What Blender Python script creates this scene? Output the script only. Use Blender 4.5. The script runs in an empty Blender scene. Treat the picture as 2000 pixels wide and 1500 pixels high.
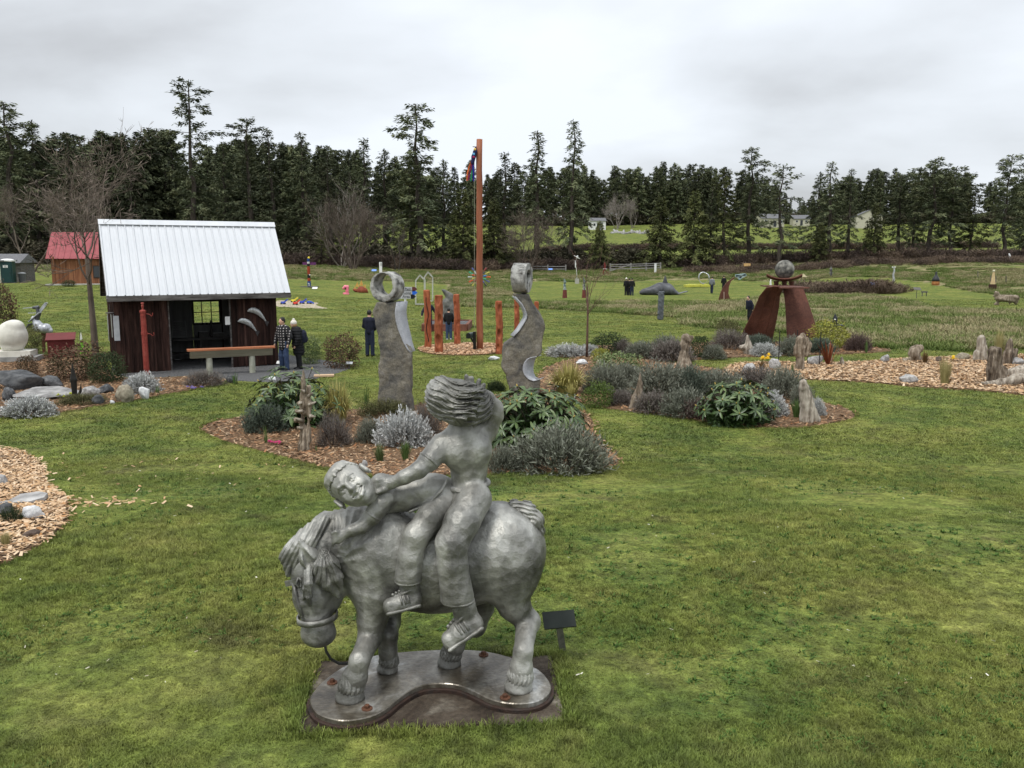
import bpy, math, random
import numpy as np
from math import sin, cos, pi, radians as R, sqrt, atan2
from mathutils import Vector, Matrix, Euler

# ------------------------------------------------------------------ camera, sky, sun, exposure
SC = bpy.context.scene
COL = SC.collection
CAM_H, PITCH, FPX = 3.8, R(8.54), 1664.0
cam_d = bpy.data.cameras.new('camera'); cam = bpy.data.objects.new('camera', cam_d); COL.objects.link(cam)
cam.location = (0, 0, CAM_H); cam.rotation_euler = (pi/2-PITCH, 0, 0)
cam_d.sensor_width = 36.0; cam_d.lens = FPX/2000*36; cam_d.clip_start = 0.05; cam_d.clip_end = 6000
SC.camera = cam
SC.view_settings.view_transform = 'Standard'; SC.view_settings.look = 'None'
SC.view_settings.exposure = 0.58; SC.view_settings.gamma = 1.0
SC.render.engine = 'CYCLES'
try:
    SC.cycles.use_adaptive_sampling = True; SC.cycles.adaptive_threshold = 0.02
    SC.cycles.max_bounces = 5; SC.cycles.diffuse_bounces = 2; SC.cycles.glossy_bounces = 2
    SC.cycles.transparent_max_bounces = 4; SC.cycles.transmission_bounces = 3
    SC.cycles.use_denoising = True
except Exception: pass
SUN_EL, SUN_AZ = R(62), R(-38)      # high, soft, behind-left of the camera
w = bpy.data.worlds.new('World'); SC.world = w; w.use_nodes = True
nt = w.node_tree; nt.nodes.clear()
def N(t, k, **kw):
    n = t.nodes.new(k)
    for a, b in kw.items(): setattr(n, a, b)
    return n
def world_sky():
    L = nt.links.new
    out = N(nt, 'ShaderNodeOutputWorld'); mix = N(nt, 'ShaderNodeMixShader')
    b1 = N(nt, 'ShaderNodeBackground'); b1.inputs[1].default_value = 0.1
    sky = N(nt, 'ShaderNodeTexSky', sky_type='NISHITA', sun_disc=False)
    sky.sun_elevation = SUN_EL; sky.sun_rotation = pi+SUN_AZ
    L(sky.outputs[0], b1.inputs[0])
    tc = N(nt, 'ShaderNodeTexCoord'); sep = N(nt, 'ShaderNodeSeparateXYZ'); L(tc.outputs['Generated'], sep.inputs[0])
    # cloud layer seen on a flat deck above: direction / (height + offset)
    ad = N(nt, 'ShaderNodeMath', operation='ADD'); L(sep.outputs[2], ad.inputs[0]); ad.inputs[1].default_value = 0.30
    mx = N(nt, 'ShaderNodeMath', operation='MAXIMUM'); L(ad.outputs[0], mx.inputs[0]); mx.inputs[1].default_value = 0.05
    dx = N(nt, 'ShaderNodeMath', operation='DIVIDE'); L(sep.outputs[0], dx.inputs[0]); L(mx.outputs[0], dx.inputs[1])
    dy = N(nt, 'ShaderNodeMath', operation='DIVIDE'); L(sep.outputs[1], dy.inputs[0]); L(mx.outputs[0], dy.inputs[1])
    cb = N(nt, 'ShaderNodeCombineXYZ'); L(dx.outputs[0], cb.inputs[0]); L(dy.outputs[0], cb.inputs[1])
    mp = N(nt, 'ShaderNodeMapping'); L(cb.outputs[0], mp.inputs[0]); mp.inputs['Location'].default_value = (5.3, 2.7, 0); mp.inputs['Scale'].default_value = (0.8, 1, 1)
    n1 = N(nt, 'ShaderNodeTexNoise'); L(mp.outputs[0], n1.inputs['Vector']); n1.inputs['Scale'].default_value = 1.05; n1.inputs['Detail'].default_value = 8; n1.inputs['Roughness'].default_value = 0.5; n1.inputs['Distortion'].default_value = 0.15
    cr = N(nt, 'ShaderNodeValToRGB'); L(n1.outputs[0], cr.inputs[0])
    e = cr.color_ramp.elements; e[0].position = 0.34; e[0].color = (0.44, 0.455, 0.475, 1); e[1].position = 0.62; e[1].color = (0.71, 0.75, 0.80, 1)
    m = e.new(0.47); m.color = (0.585, 0.615, 0.65, 1)
    # overcast brightening overhead
    pw = N(nt, 'ShaderNodeMath', operation='MAXIMUM'); L(sep.outputs[2], pw.inputs[0]); pw.inputs[1].default_value = 0.0
    sq = N(nt, 'ShaderNodeMath', operation='MULTIPLY'); L(pw.outputs[0], sq.inputs[0]); L(pw.outputs[0], sq.inputs[1])
    p2 = N(nt, 'ShaderNodeMath', operation='MULTIPLY_ADD'); L(sq.outputs[0], p2.inputs[0]); p2.inputs[1].default_value = 1.2; p2.inputs[2].default_value = 0.88
    b2 = N(nt, 'ShaderNodeBackground'); L(cr.outputs[0], b2.inputs[0]); L(p2.outputs[0], b2.inputs[1])
    mix.inputs[0].default_value = 0.95
    L(b1.outputs[0], mix.inputs[1]); L(b2.outputs[0], mix.inputs[2]); L(mix.outputs[0], out.inputs[0])
world_sky()
try: w.cycles.sampling_method = 'MANUAL'; w.cycles.sample_map_resolution = 256
except Exception: pass
sl = bpy.data.lights.new('sun', 'SUN'); sl.energy = 1.5; sl.angle = R(12); sl.color = (1, 0.97, 0.92)
so = bpy.data.objects.new('sun', sl); COL.objects.link(so)
so.rotation_euler = Vector((-sin(SUN_AZ)*cos(SUN_EL), cos(SUN_AZ)*cos(SUN_EL), -sin(SUN_EL))).to_track_quat('-Z', 'Y').to_euler()

# ------------------------------------------------------------------ terrain function, pixel helpers
PY = np.array([-50, 85, 105, 125, 150, 158, 166, 200, 240, 300, 360, 430, 700, 2500.])
PZ = np.array([0, 0, .25, .9, 2.2, 2.45, 2.6, 5.2, 8.6, 14.2, 18.2, 18.8, 18, 17.])
def sstep(a, b, x):
    t = np.clip((np.asarray(x, float)-a)/(b-a), 0, 1); return t*t*(3-2*t)
def gz(x, y):
    x = np.asarray(x, float); y = np.asarray(y, float)
    z = np.interp(y, PY, PZ)
    z = z + 0.8*(1-sstep(7.2, 17, y))
    z = z + 1.35*sstep(9, 34, -x)*sstep(45, 78, y)*(1-0.75*sstep(100, 160, y))
    z = z + 1.6*sstep(20, 75, x)*sstep(55, 120, y)*(1-0.7*sstep(150, 210, y))
    z = z + 0.05*np.sin(x*.31+1.3)*np.sin(y*.23)*sstep(9, 20, y) + 0.22*np.sin(x*.07+y*.03)*sstep(60, 110, y)
    return z
def ray(px, py):
    a = (px-1000)/FPX; b = -(py-750)/FPX
    return np.array([a, cos(PITCH)+b*sin(PITCH), -sin(PITCH)+b*cos(PITCH)])
def at(px, py, Y=None):
    d = ray(px, py)
    if Y is not None:
        t = Y/d[1]; return np.array([d[0]*t, Y, CAM_H+d[2]*t])
    ys = np.concatenate([np.arange(2, 60, .1), np.arange(60, 900, .5)]); t = ys/d[1]
    f = CAM_H+d[2]*t-gz(d[0]*t, ys)
    i = np.where(f < 0)[0]
    if len(i) == 0: t0 = 900/d[1]; return np.array([d[0]*t0, 900, gz(d[0]*t0, 900)])
    i = max(i[0], 1); a, b = ys[i-1], ys[i]
    for _ in range(30):
        m = (a+b)/2; tm = m/d[1]
        if CAM_H+d[2]*tm-gz(d[0]*tm, m) < 0: b = m
        else: a = m
    t = b/d[1]; x = d[0]*t
    return np.array([x, b, float(gz(x, b))])
def pxm(p):        # pixels (of the 2000 px photograph) per metre at a point
    return FPX/(p[1]*cos(PITCH)-(p[2]-CAM_H)*sin(PITCH))

# ------------------------------------------------------------------ materials
MATS = {}
def srgb(r, g, b):
    f = lambda c: (c/255/12.92) if c/255 <= .04045 else ((c/255+.055)/1.055)**2.4
    return (f(r), f(g), f(b))
def mat(name, cols, scale=6, rough=.8, bump=0.0, bscale=None, metal=0, stretch=(1, 1, 1), detail=4, dist=0, rnd=0, coord='Object', lo=.32, hi=.68, spec=.3, fine=0, trans=0, world=False):
    """Principled material: colour ramp over noise, bump from a second noise; rnd varies brightness per object."""
    if name in MATS: return MATS[name]
    m = bpy.data.materials.new(name); m.use_nodes = True; t = m.node_tree; L = t.links.new
    b = t.nodes['Principled BSDF']; b.inputs['Roughness'].default_value = rough; b.inputs['Metallic'].default_value = metal
    b.inputs['Specular IOR Level'].default_value = spec
    if isinstance(cols[0], (int, float)): cols = [cols]
    if world:
        g = N(t, 'ShaderNodeNewGeometry'); src = g.outputs['Position']
    else:
        tc = N(t, 'ShaderNodeTexCoord'); src = tc.outputs[coord]
    mp = N(t, 'ShaderNodeMapping'); mp.inputs['Scale'].default_value = stretch; L(src, mp.inputs[0])
    csock = None
    if len(cols) == 1:
        b.inputs['Base Color'].default_value = (*cols[0], 1)
        if rnd:
            rg = N(t, 'ShaderNodeRGB'); rg.outputs[0].default_value = (*cols[0], 1); csock = rg.outputs[0]
    else:
        n = N(t, 'ShaderNodeTexNoise'); n.inputs['Scale'].default_value = scale; n.inputs['Detail'].default_value = detail; n.inputs['Distortion'].default_value = dist; n.inputs['Roughness'].default_value = .6
        L(mp.outputs[0], n.inputs['Vector'])
        cr = N(t, 'ShaderNodeValToRGB'); L(n.outputs[0], cr.inputs[0]); e = cr.color_ramp.elements
        e[0].position = lo; e[0].color = (*cols[0], 1); e[1].position = hi; e[1].color = (*cols[-1], 1)
        for i, c in enumerate(cols[1:-1]):
            k = e.new(lo+(hi-lo)*(i+1)/(len(cols)-1)); k.color = (*c, 1)
        csock = cr.outputs[0]
    if csock is not None and rnd:
        oi = N(t, 'ShaderNodeObjectInfo'); mr = N(t, 'ShaderNodeMapRange'); L(oi.outputs['Random'], mr.inputs[0])
        mr.inputs[3].default_value = 1-rnd; mr.inputs[4].default_value = 1+rnd
        hs = N(t, 'ShaderNodeHueSaturation'); L(mr.outputs[0], hs.inputs['Value']); L(csock, hs.inputs['Color']); csock = hs.outputs[0]
    if fine and csock is not None:
        nf = N(t, 'ShaderNodeTexNoise'); nf.inputs['Scale'].default_value = fine; nf.inputs['Detail'].default_value = 3; L(mp.outputs[0], nf.inputs['Vector'])
        mr = N(t, 'ShaderNodeMapRange'); L(nf.outputs[0], mr.inputs[0]); mr.inputs[1].default_value = .3; mr.inputs[2].default_value = .7; mr.inputs[3].default_value = .7; mr.inputs[4].default_value = 1.25
        hs = N(t, 'ShaderNodeHueSaturation'); L(mr.outputs[0], hs.inputs['Value']); L(csock, hs.inputs['Color']); csock = hs.outputs[0]
    if csock is not None: L(csock, b.inputs['Base Color'])
    if bump:
        n2 = N(t, 'ShaderNodeTexNoise'); n2.inputs['Scale'].default_value = bscale or scale*4; n2.inputs['Detail'].default_value = 5; L(mp.outputs[0], n2.inputs['Vector'])
        bp = N(t, 'ShaderNodeBump'); bp.inputs['Strength'].default_value = bump; bp.inputs['Distance'].default_value = .03; L(n2.outputs[0], bp.inputs['Height']); L(bp.outputs[0], b.inputs['Normal'])
    if trans:
        tr = N(t, 'ShaderNodeBsdfTranslucent'); ms = N(t, 'ShaderNodeMixShader'); ms.inputs[0].default_value = trans
        if csock is not None: L(csock, tr.inputs[0])
        else: tr.inputs[0].default_value = (*cols[0], 1)
        o = t.nodes['Material Output']; L(b.outputs[0], ms.inputs[1]); L(tr.outputs[0], ms.inputs[2]); L(ms.outputs[0], o.inputs[0])
    MATS[name] = m; return m

# ------------------------------------------------------------------ objects
def mk_mesh(name, V, F, m=None, smooth=False):
    me = bpy.data.meshes.new(name)
    if isinstance(F, np.ndarray):
        V = np.asarray(V, np.float32); nf, k = F.shape
        me.vertices.add(len(V)); me.vertices.foreach_set('co', V.ravel())
        me.loops.add(nf*k); me.loops.foreach_set('vertex_index', F.astype(np.int32).ravel())
        me.polygons.add(nf); me.polygons.foreach_set('loop_start', np.arange(nf, dtype=np.int32)*k)
        try: me.polygons.foreach_set('loop_total', np.full(nf, k, np.int32))
        except Exception: pass
        me.update(calc_edges=True)
    else:
        me.from_pydata([tuple(map(float, v)) for v in V], [], [tuple(map(int, f)) for f in F]); me.update()
    if smooth: me.polygons.foreach_set('use_smooth', np.ones(len(me.polygons), bool))
    for mm in (m if isinstance(m, (list, tuple)) else [m]):
        if mm: me.materials.append(mm)
    return me
def tag(o, label=None, cat=None, group=None, kind=None):
    if label: o['label'] = label
    if cat: o['category'] = cat
    if group: o['group'] = group
    if kind or cat: o['kind'] = kind or 'thing'
    return o
def add(name, me, parent=None, loc=(0, 0, 0), rot=(0, 0, 0), sc=(1, 1, 1)):
    o = bpy.data.objects.new(name, me); COL.objects.link(o); o.location = loc; o.rotation_euler = rot; o.scale = sc
    if parent: o.parent = parent
    return o
def thing(name, label, cat, loc=(0, 0, 0), rz=0, group=None):
    o = bpy.data.objects.new(name, None); COL.objects.link(o); o.empty_display_size = .1
    o.location = loc; o.rotation_euler = (0, 0, rz)
    return tag(o, label, cat, group)
def copy_tree(o, parent=None):
    c = o.copy(); COL.objects.link(c); c.parent = parent
    for ch in o.children: copy_tree(ch, c)
    return c

class MB:
    """collects shapes into one mesh"""
    def __init__(s): s.V = []; s.F = []; s.n = 0
    def put(s, V, F):
        V = [tuple(v) for v in V]; s.V += V; s.F += [tuple(i+s.n for i in f) for f in F]; s.n += len(V); return s
    def box(s, c, sz, rz=0, M=None, taper=1):
        x, y, z = [k/2 for k in sz]; P = []
        for k in (-1, 1):
            f = taper if k > 0 else 1
            P += [(-x*f, -y*f, k*z), (x*f, -y*f, k*z), (x*f, y*f, k*z), (-x*f, y*f, k*z)]
        if M is None: M = Matrix.Rotation(rz, 3, 'Z')
        P = [Vector(c)+M@Vector(p) for p in P]
        return s.put(P, [(3, 2, 1, 0), (4, 5, 6, 7), (0, 1, 5, 4), (1, 2, 6, 5), (2, 3, 7, 6), (3, 0, 4, 7)])
    def bar(s, a, b, wd, th, up=(0, 0, 1)):
        a = Vector(a); b = Vector(b); d = (b-a); l = d.length; d.normalize(); u = Vector(up)
        if abs(d.dot(u)) > .98: u = Vector((0, 1, 0))
        r = d.cross(u).normalized(); u = r.cross(d)
        M = Matrix((d, r, u)).transposed()
        return s.box((a+b)/2, (l, wd, th), M=M)
    def tube(s, pts, rad, n=8, caps=True, flat=1.0):
        pts = [Vector(p) for p in pts]; k = len(pts)
        if isinstance(rad, (int, float)): rad = [rad]*k
        V = []; up = None
        for i in range(k):
            d = (pts[min(i+1, k-1)]-pts[max(i-1, 0)]).normalized()
            if up is None: up = Vector((0, 0, 1)) if abs(d.z) < .9 else Vector((1, 0, 0))
            r = d.cross(up)
            if r.length < 1e-4: r = d.orthogonal()
            r.normalize(); up = r.cross(d).normalized()
            for j in range(n):
                a = 2*pi*j/n; V.append(pts[i]+r*cos(a)*rad[i]+up*sin(a)*rad[i]*flat)
        F = [(i*n+j, i*n+(j+1) % n, (i+1)*n+(j+1) % n, (i+1)*n+j) for i in range(k-1) for j in range(n)]
        if caps: F += [tuple(range(n-1, -1, -1)), tuple(range((k-1)*n, k*n))]
        return s.put(V, F)
    def lathe(s, c, prof, n=16, sx=1, sy=1):
        V = []
        for r, z in prof: V += [(c[0]+r*sx*cos(2*pi*j/n), c[1]+r*sy*sin(2*pi*j/n), c[2]+z) for j in range(n)]
        k = len(prof); F = [(i*n+j, i*n+(j+1) % n, (i+1)*n+(j+1) % n, (i+1)*n+j) for i in range(k-1) for j in range(n)]
        F += [tuple(range(n-1, -1, -1)), tuple(range((k-1)*n, k*n))]
        return s.put(V, F)
    def prism(s, poly, h, M=None, c=(0, 0, 0)):
        """poly in xy, extruded along z by h, then transformed"""
        n = len(poly); P = [Vector((x, y, 0)) for x, y in poly]+[Vector((x, y, h)) for x, y in poly]
        if M is not None: P = [M@p for p in P]
        P = [p+Vector(c) for p in P]
        return s.put(P, [tuple(range(n-1, -1, -1)), tuple(range(n, 2*n))]+[(i, (i+1) % n, n+(i+1) % n, n+i) for i in range(n)])
    def ball(s, c, r, n=10, sx=1, sy=1, sz=1):
        return s.lathe(c, [(max(r*sin(pi*i/n), 1e-4), -r*cos(pi*i/n)*sz) for i in range(n+1)], n+2, sx, sy)
    def mesh(s, name, m, smooth=False): return mk_mesh(name, s.V, s.F, m, smooth)
    def build(s, name, m, parent=None, smooth=False, loc=(0, 0, 0), rot=(0, 0, 0)):
        return add(name, s.mesh(name, m, smooth), parent, loc, rot)
XZ = Matrix(((1, 0, 0), (0, 0, 1), (0, 1, 0)))      # prism drawn in x,z and extruded along y

# ------------------------------------------------------------------ implicit sculpting: smooth unions of tapered limbs and ellipsoids, meshed by surface nets
class Clay:
    def __init__(s, voxel): s.v = voxel; s.p = []
    def limb(s, pts, rad, k=.03, sub=False, flat=None):
        """chain of round cones"""
        pts = [np.array(p, float) for p in pts]
        if isinstance(rad, (int, float)): rad = [rad]*len(pts)
        for i in range(len(pts)-1):
            a, b, ra, rb = pts[i], pts[i+1], rad[i], rad[i+1]
            rm = max(ra, rb); s.p.append(('c', np.minimum(a, b)-rm, np.maximum(a, b)+rm, k if i == 0 else max(k*.4, min(rm*.35, .03)), sub, (a, b, ra, rb)))
        return s
    def ell(s, c, r, k=.03, rot=None, sub=False):
        c = np.array(c, float); r = np.array([r]*3 if isinstance(r, (int, float)) else r, float); rm = r.max()
        M = np.eye(3) if rot is None else np.array(rot, float)      # rows = local axes
        s.p.append(('e', c-rm, c+rm, k, sub, (c, r, M))); return s
    def box(s, c, h, k=.01, rot=None, sub=False, rnd=.01):
        c = np.array(c, float); h = np.array(h, float); rm = np.linalg.norm(h)
        M = np.eye(3) if rot is None else np.array(rot, float)
        s.p.append(('b', c-rm, c+rm, k, sub, (c, h, M, rnd))); return s
    def cyl(s, c, ax, R_, h, k=.01, sub=False):
        c = np.array(c, float); ax = np.array(ax, float); ax /= np.linalg.norm(ax); rm = sqrt(R_*R_+h*h)
        s.p.append(('y', c-rm, c+rm, k, sub, (c, ax, R_, h))); return s
    def poly(s, P, y0, y1, k=.01, sub=False, rnd=.0, shear=0):
        """polygon in x,z extruded between y0 and y1"""
        P = np.array(P, float); s.p.append(('p', np.array([P[:, 0].min(), y0, P[:, 1].min()]), np.array([P[:, 0].max(), y1, P[:, 1].max()]), k, sub, (P, y0, y1, rnd, shear))); return s
    def mesh(s, disp=None):
        v = s.v; adds = [p for p in s.p if not p[4]]
        lo = np.min([p[1] for p in adds], axis=0)-4*v; hi = np.max([p[2] for p in adds], axis=0)+4*v
        n = np.ceil((hi-lo)/v).astype(int)+1
        A = np.full(n, .5, np.float32)
        for kind, bl, bh, k, sub, q in s.p:
            mg = k+3*v
            i0 = np.clip(np.floor((bl-mg-lo)/v).astype(int), 0, n); i1 = np.clip(np.ceil((bh+mg-lo)/v).astype(int)+1, 0, n)
            if np.any(i1 <= i0): continue
            X = (lo[0]+v*np.arange(i0[0], i1[0], dtype=np.float32))[:, None, None]; Y = (lo[1]+v*np.arange(i0[1], i1[1], dtype=np.float32))[None, :, None]; Z = (lo[2]+v*np.arange(i0[2], i1[2], dtype=np.float32))[None, None, :]
            if kind == 'c':
                a, b, ra, rb = q; ba = b-a; bb = max(float(ba@ba), 1e-9)
                x, y, z = X-a[0], Y-a[1], Z-a[2]
                h = np.clip((x*ba[0]+y*ba[1]+z*ba[2])/bb, 0, 1)
                d = np.sqrt((x-h*ba[0])**2+(y-h*ba[1])**2+(z-h*ba[2])**2)-(ra+(rb-ra)*h)
            elif kind == 'e':
                c, r, M = q; x, y, z = X-c[0], Y-c[1], Z-c[2]
                l = [M[i, 0]*x+M[i, 1]*y+M[i, 2]*z for i in range(3)]
                k0 = np.sqrt((l[0]/r[0])**2+(l[1]/r[1])**2+(l[2]/r[2])**2); k1 = np.sqrt((l[0]/r[0]**2)**2+(l[1]/r[1]**2)**2+(l[2]/r[2]**2)**2)+1e-6
                d = k0*(k0-1)/k1
                d = np.where(k0 < .05, -r.min(), d)
            elif kind == 'y':
                c, ax, R_, hh = q; x, y, z = X-c[0], Y-c[1], Z-c[2]; t = x*ax[0]+y*ax[1]+z*ax[2]
                rr = np.sqrt(np.maximum(x*x+y*y+z*z-t*t, 0))-R_; d = np.maximum(rr, np.abs(t)-hh)
            elif kind == 'p':
                Pq, y0, y1, rn, sh = q; x = X-sh*(Y-y0)+0*Z; z = Z+0*x; dm = np.full(x.shape, 1e9); sg = np.ones(x.shape); nq = len(Pq)
                for i in range(nq):
                    a, b = Pq[i], Pq[i-1]; ex, ez = b[0]-a[0], b[1]-a[1]; wx, wz = x-a[0], z-a[1]
                    h = np.clip((wx*ex+wz*ez)/max(ex*ex+ez*ez, 1e-12), 0, 1); dm = np.minimum(dm, (wx-ex*h)**2+(wz-ez*h)**2)
                    c1, c2, c3 = z >= a[1], z < b[1], ex*wz > ez*wx; fl = (c1 & c2 & c3) | (~c1 & ~c2 & ~c3); sg = np.where(fl, -sg, sg)
                d2 = sg*np.sqrt(dm)+rn; dy = np.abs(Y-(y0+y1)/2)-(y1-y0)/2+rn
                d = np.minimum(np.maximum(d2, dy), 0)+np.sqrt(np.maximum(d2, 0)**2+np.maximum(dy, 0)**2)-rn
            else:
                c, hh, M, rn = q; x, y, z = X-c[0], Y-c[1], Z-c[2]
                l = [np.abs(M[i, 0]*x+M[i, 1]*y+M[i, 2]*z)-(hh[i]-rn) for i in range(3)]
                d = np.sqrt(np.maximum(l[0], 0)**2+np.maximum(l[1], 0)**2+np.maximum(l[2], 0)**2)+np.minimum(np.maximum(l[0], np.maximum(l[1], l[2])), 0)-rn
            sl = tuple(slice(i0[i], i1[i]) for i in range(3)); a0 = A[sl]
            if sub: d = -d; h = np.clip(.5-.5*(d-a0)/k, 0, 1); A[sl] = np.where(a0 > .4, a0, d*(1-h)+a0*h+k*h*(1-h))
            else: h = np.clip(.5+.5*(d-a0)/k, 0, 1); A[sl] = d*(1-h)+a0*h-k*h*(1-h)
        if disp is not None:
            X = (lo[0]+v*np.arange(n[0], dtype=np.float32))[:, None, None]; Y = (lo[1]+v*np.arange(n[1], dtype=np.float32))[None, :, None]; Z = (lo[2]+v*np.arange(n[2], dtype=np.float32))[None, None, :]
            A = A+disp(X, Y, Z)
        return nets(A, lo, v)
    def build(s, name, m, parent=None, origin=(0, 0, 0), disp=None, smooth=True, post=None):
        V, F = s.mesh(disp)
        if post: V = post(V)
        return add(name, mk_mesh(name, V-np.array(origin), F, m, smooth), parent, (0, 0, 0) if parent else origin)
def nets(A, lo, v):
    """naive surface nets"""
    S = A < 0; nx, ny, nz = A.shape
    acc = np.zeros((nx-1, ny-1, nz-1), np.uint8)
    for i in (0, 1):
        for j in (0, 1):
            for k in (0, 1): acc += S[i:nx-1+i, j:ny-1+j, k:nz-1+k]
    cell = (acc > 0) & (acc < 8); idx = np.argwhere(cell); ID = np.full(cell.shape, -1, np.int32); ID[cell] = np.arange(len(idx))
    pos = np.zeros((len(idx), 3), np.float32); cnt = np.zeros(len(idx), np.float32)
    cor = {(i, j, k): A[idx[:, 0]+i, idx[:, 1]+j, idx[:, 2]+k] for i in (0, 1) for j in (0, 1) for k in (0, 1)}
    for c0 in cor:
        for ax in range(3):
            if c0[ax] == 0:
                c1 = list(c0); c1[ax] = 1; c1 = tuple(c1); a, b = cor[c0], cor[c1]; m = (a < 0) != (b < 0)
                t = np.where(m, a/np.where(np.abs(a-b) < 1e-9, 1e-9, a-b), 0)
                p = np.tile(np.array(c0, np.float32), (len(idx), 1)); p[:, ax] = t; pos[m] += p[m]; cnt[m] += 1
    V = lo+v*(idx+pos/np.maximum(cnt, 1)[:, None])
    Q = []
    for ax in range(3):
        s0 = [slice(None)]*3; s1 = [slice(None)]*3; s0[ax] = slice(0, -1); s1[ax] = slice(1, None)
        a, b = S[tuple(s0)], S[tuple(s1)]; o1, o2 = (ax+1) % 3, (ax+2) % 3
        for flip in (0, 1):
            e = np.argwhere((a & ~b) if not flip else (~a & b))
            e = e[(e[:, o1] > 0) & (e[:, o2] > 0) & (e[:, o1] < A.shape[o1]-1) & (e[:, o2] < A.shape[o2]-1)]
            q = []
            for d1, d2 in ((1, 1), (0, 1), (0, 0), (1, 0)):
                f = e.copy(); f[:, o1] -= d1; f[:, o2] -= d2; q.append(ID[f[:, 0], f[:, 1], f[:, 2]])
            q = np.stack(q, 1)
            if flip: q = q[:, ::-1]
            Q.append(q)
    Q = np.concatenate(Q)
    return V, Q[(Q >= 0).all(1)]
# value noise for displacement of vertices
_pr = np.random.RandomState(7); _tab = _pr.rand(4096).astype(np.float32)
def vnoise(P, s=1.0, seed=0):
    P = np.asarray(P, float)*s+seed*17.31; i = np.floor(P).astype(int); f = P-i; f = f*f*(3-2*f); r = 0
    for a in (0, 1):
        for b in (0, 1):
            for c in (0, 1):
                h = ((i[..., 0]+a)*73856093 ^ (i[..., 1]+b)*19349663 ^ (i[..., 2]+c)*83492791) & 4095
                r = r+_tab[h]*(f[..., 0] if a else 1-f[..., 0])*(f[..., 1] if b else 1-f[..., 1])*(f[..., 2] if c else 1-f[..., 2])
    return r*2-1
def fb(X, Y, Z, s, amp, seed=0):
    P = np.stack(np.broadcast_arrays(X, Y, Z), -1)
    return (amp*(vnoise(P, s, seed)+.5*vnoise(P, 2.1*s, seed+1)+.3*vnoise(P, 4.6*s, seed+2))).astype(np.float32)
# ------------------------------------------------------------------ ground, beds, path, road
def inpoly(x, y, P):
    x = np.asarray(x); y = np.asarray(y); r = np.zeros(x.shape, bool); n = len(P)
    for i in range(n):
        x1, y1 = P[i][:2]; x2, y2 = P[i-1][:2]
        c = ((y1 > y) != (y2 > y)); r ^= c & (x < (x2-x1)*(y-y1)/np.where(y2 == y1, 1e-9, y2-y1)+x1)
    return r
def outline(px, k=4): return smooth_loop([at(*p) for p in px], k)
def area2(P): return sum(P[i-1][0]*P[i][1]-P[i][0]*P[i-1][1] for i in range(len(P)))
def smooth_loop(P, k):
    n = len(P); out = []
    for i in range(n):
        p0, p1, p2, p3 = P[i-1], P[i], P[(i+1) % n], P[(i+2) % n]
        for j in range(k):
            t = j/k; out.append(.5*((2*p1)+(-p0+p2)*t+(2*p0-5*p1+4*p2-p3)*t*t+(-p0+3*p1-3*p2+p3)*t**3))
    return out
BEDS = {
 'A': outline([(390, 838), (412, 852), (440, 864), (520, 886), (600, 906), (690, 926), (800, 934), (960, 926), (1100, 925), (1180, 917), (1213, 905), (1200, 885), (1165, 850), (1150, 810), (1060, 780), (1000, 772), (900, 778), (800, 795), (720, 802), (600, 800), (470, 817), (420, 824)]),
 'B': outline([(1036, 750), (1028, 764), (1100, 780), (1190, 800), (1300, 813), (1400, 829), (1500, 837), (1600, 833), (1672, 816), (1650, 798), (1600, 785), (1520, 745), (1400, 722), (1250, 703), (1150, 697), (1080, 712), (1050, 735)]),
 'C': outline([(1065, 690), (1090, 698), (1200, 703), (1300, 706), (1400, 701), (1500, 697), (1700, 690), (1742, 685), (1690, 677), (1500, 668), (1300, 672), (1100, 680)]),
 'D': outline([(1415, 722), (1440, 735), (1560, 742), (1700, 748), (1780, 756), (1900, 763), (2080, 770), (2090, 698), (1900, 697), (1800, 700), (1740, 703), (1640, 709), (1500, 708), (1440, 712)]),
 'E': outline([(-90, 882), (0, 878), (50, 888), (85, 915), (95, 950), (130, 975), (135, 1015), (110, 1045), (60, 1080), (0, 1105), (-110, 1130)]),
 'F': outline([(-60, 812), (0, 816), (100, 809), (200, 793), (300, 776), (400, 757), (440, 745), (380, 737), (300, 740), (230, 737), (180, 705), (60, 695), (-60, 700)]),
}
pc = at(910, 682); BEDS['G'] = [np.array([pc[0]+cos(a)*1.95*(1+.05*sin(3*a)), pc[1]+sin(a)*2.3, 0]) for a in np.linspace(0, 2*pi, 40, endpoint=False)]
PATH = outline([(225, 738), (330, 744), (450, 744), (540, 748), (610, 742), (682, 722), (668, 711), (640, 705), (600, 700), (540, 690), (440, 680), (300, 690), (225, 705)], 3)
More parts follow.
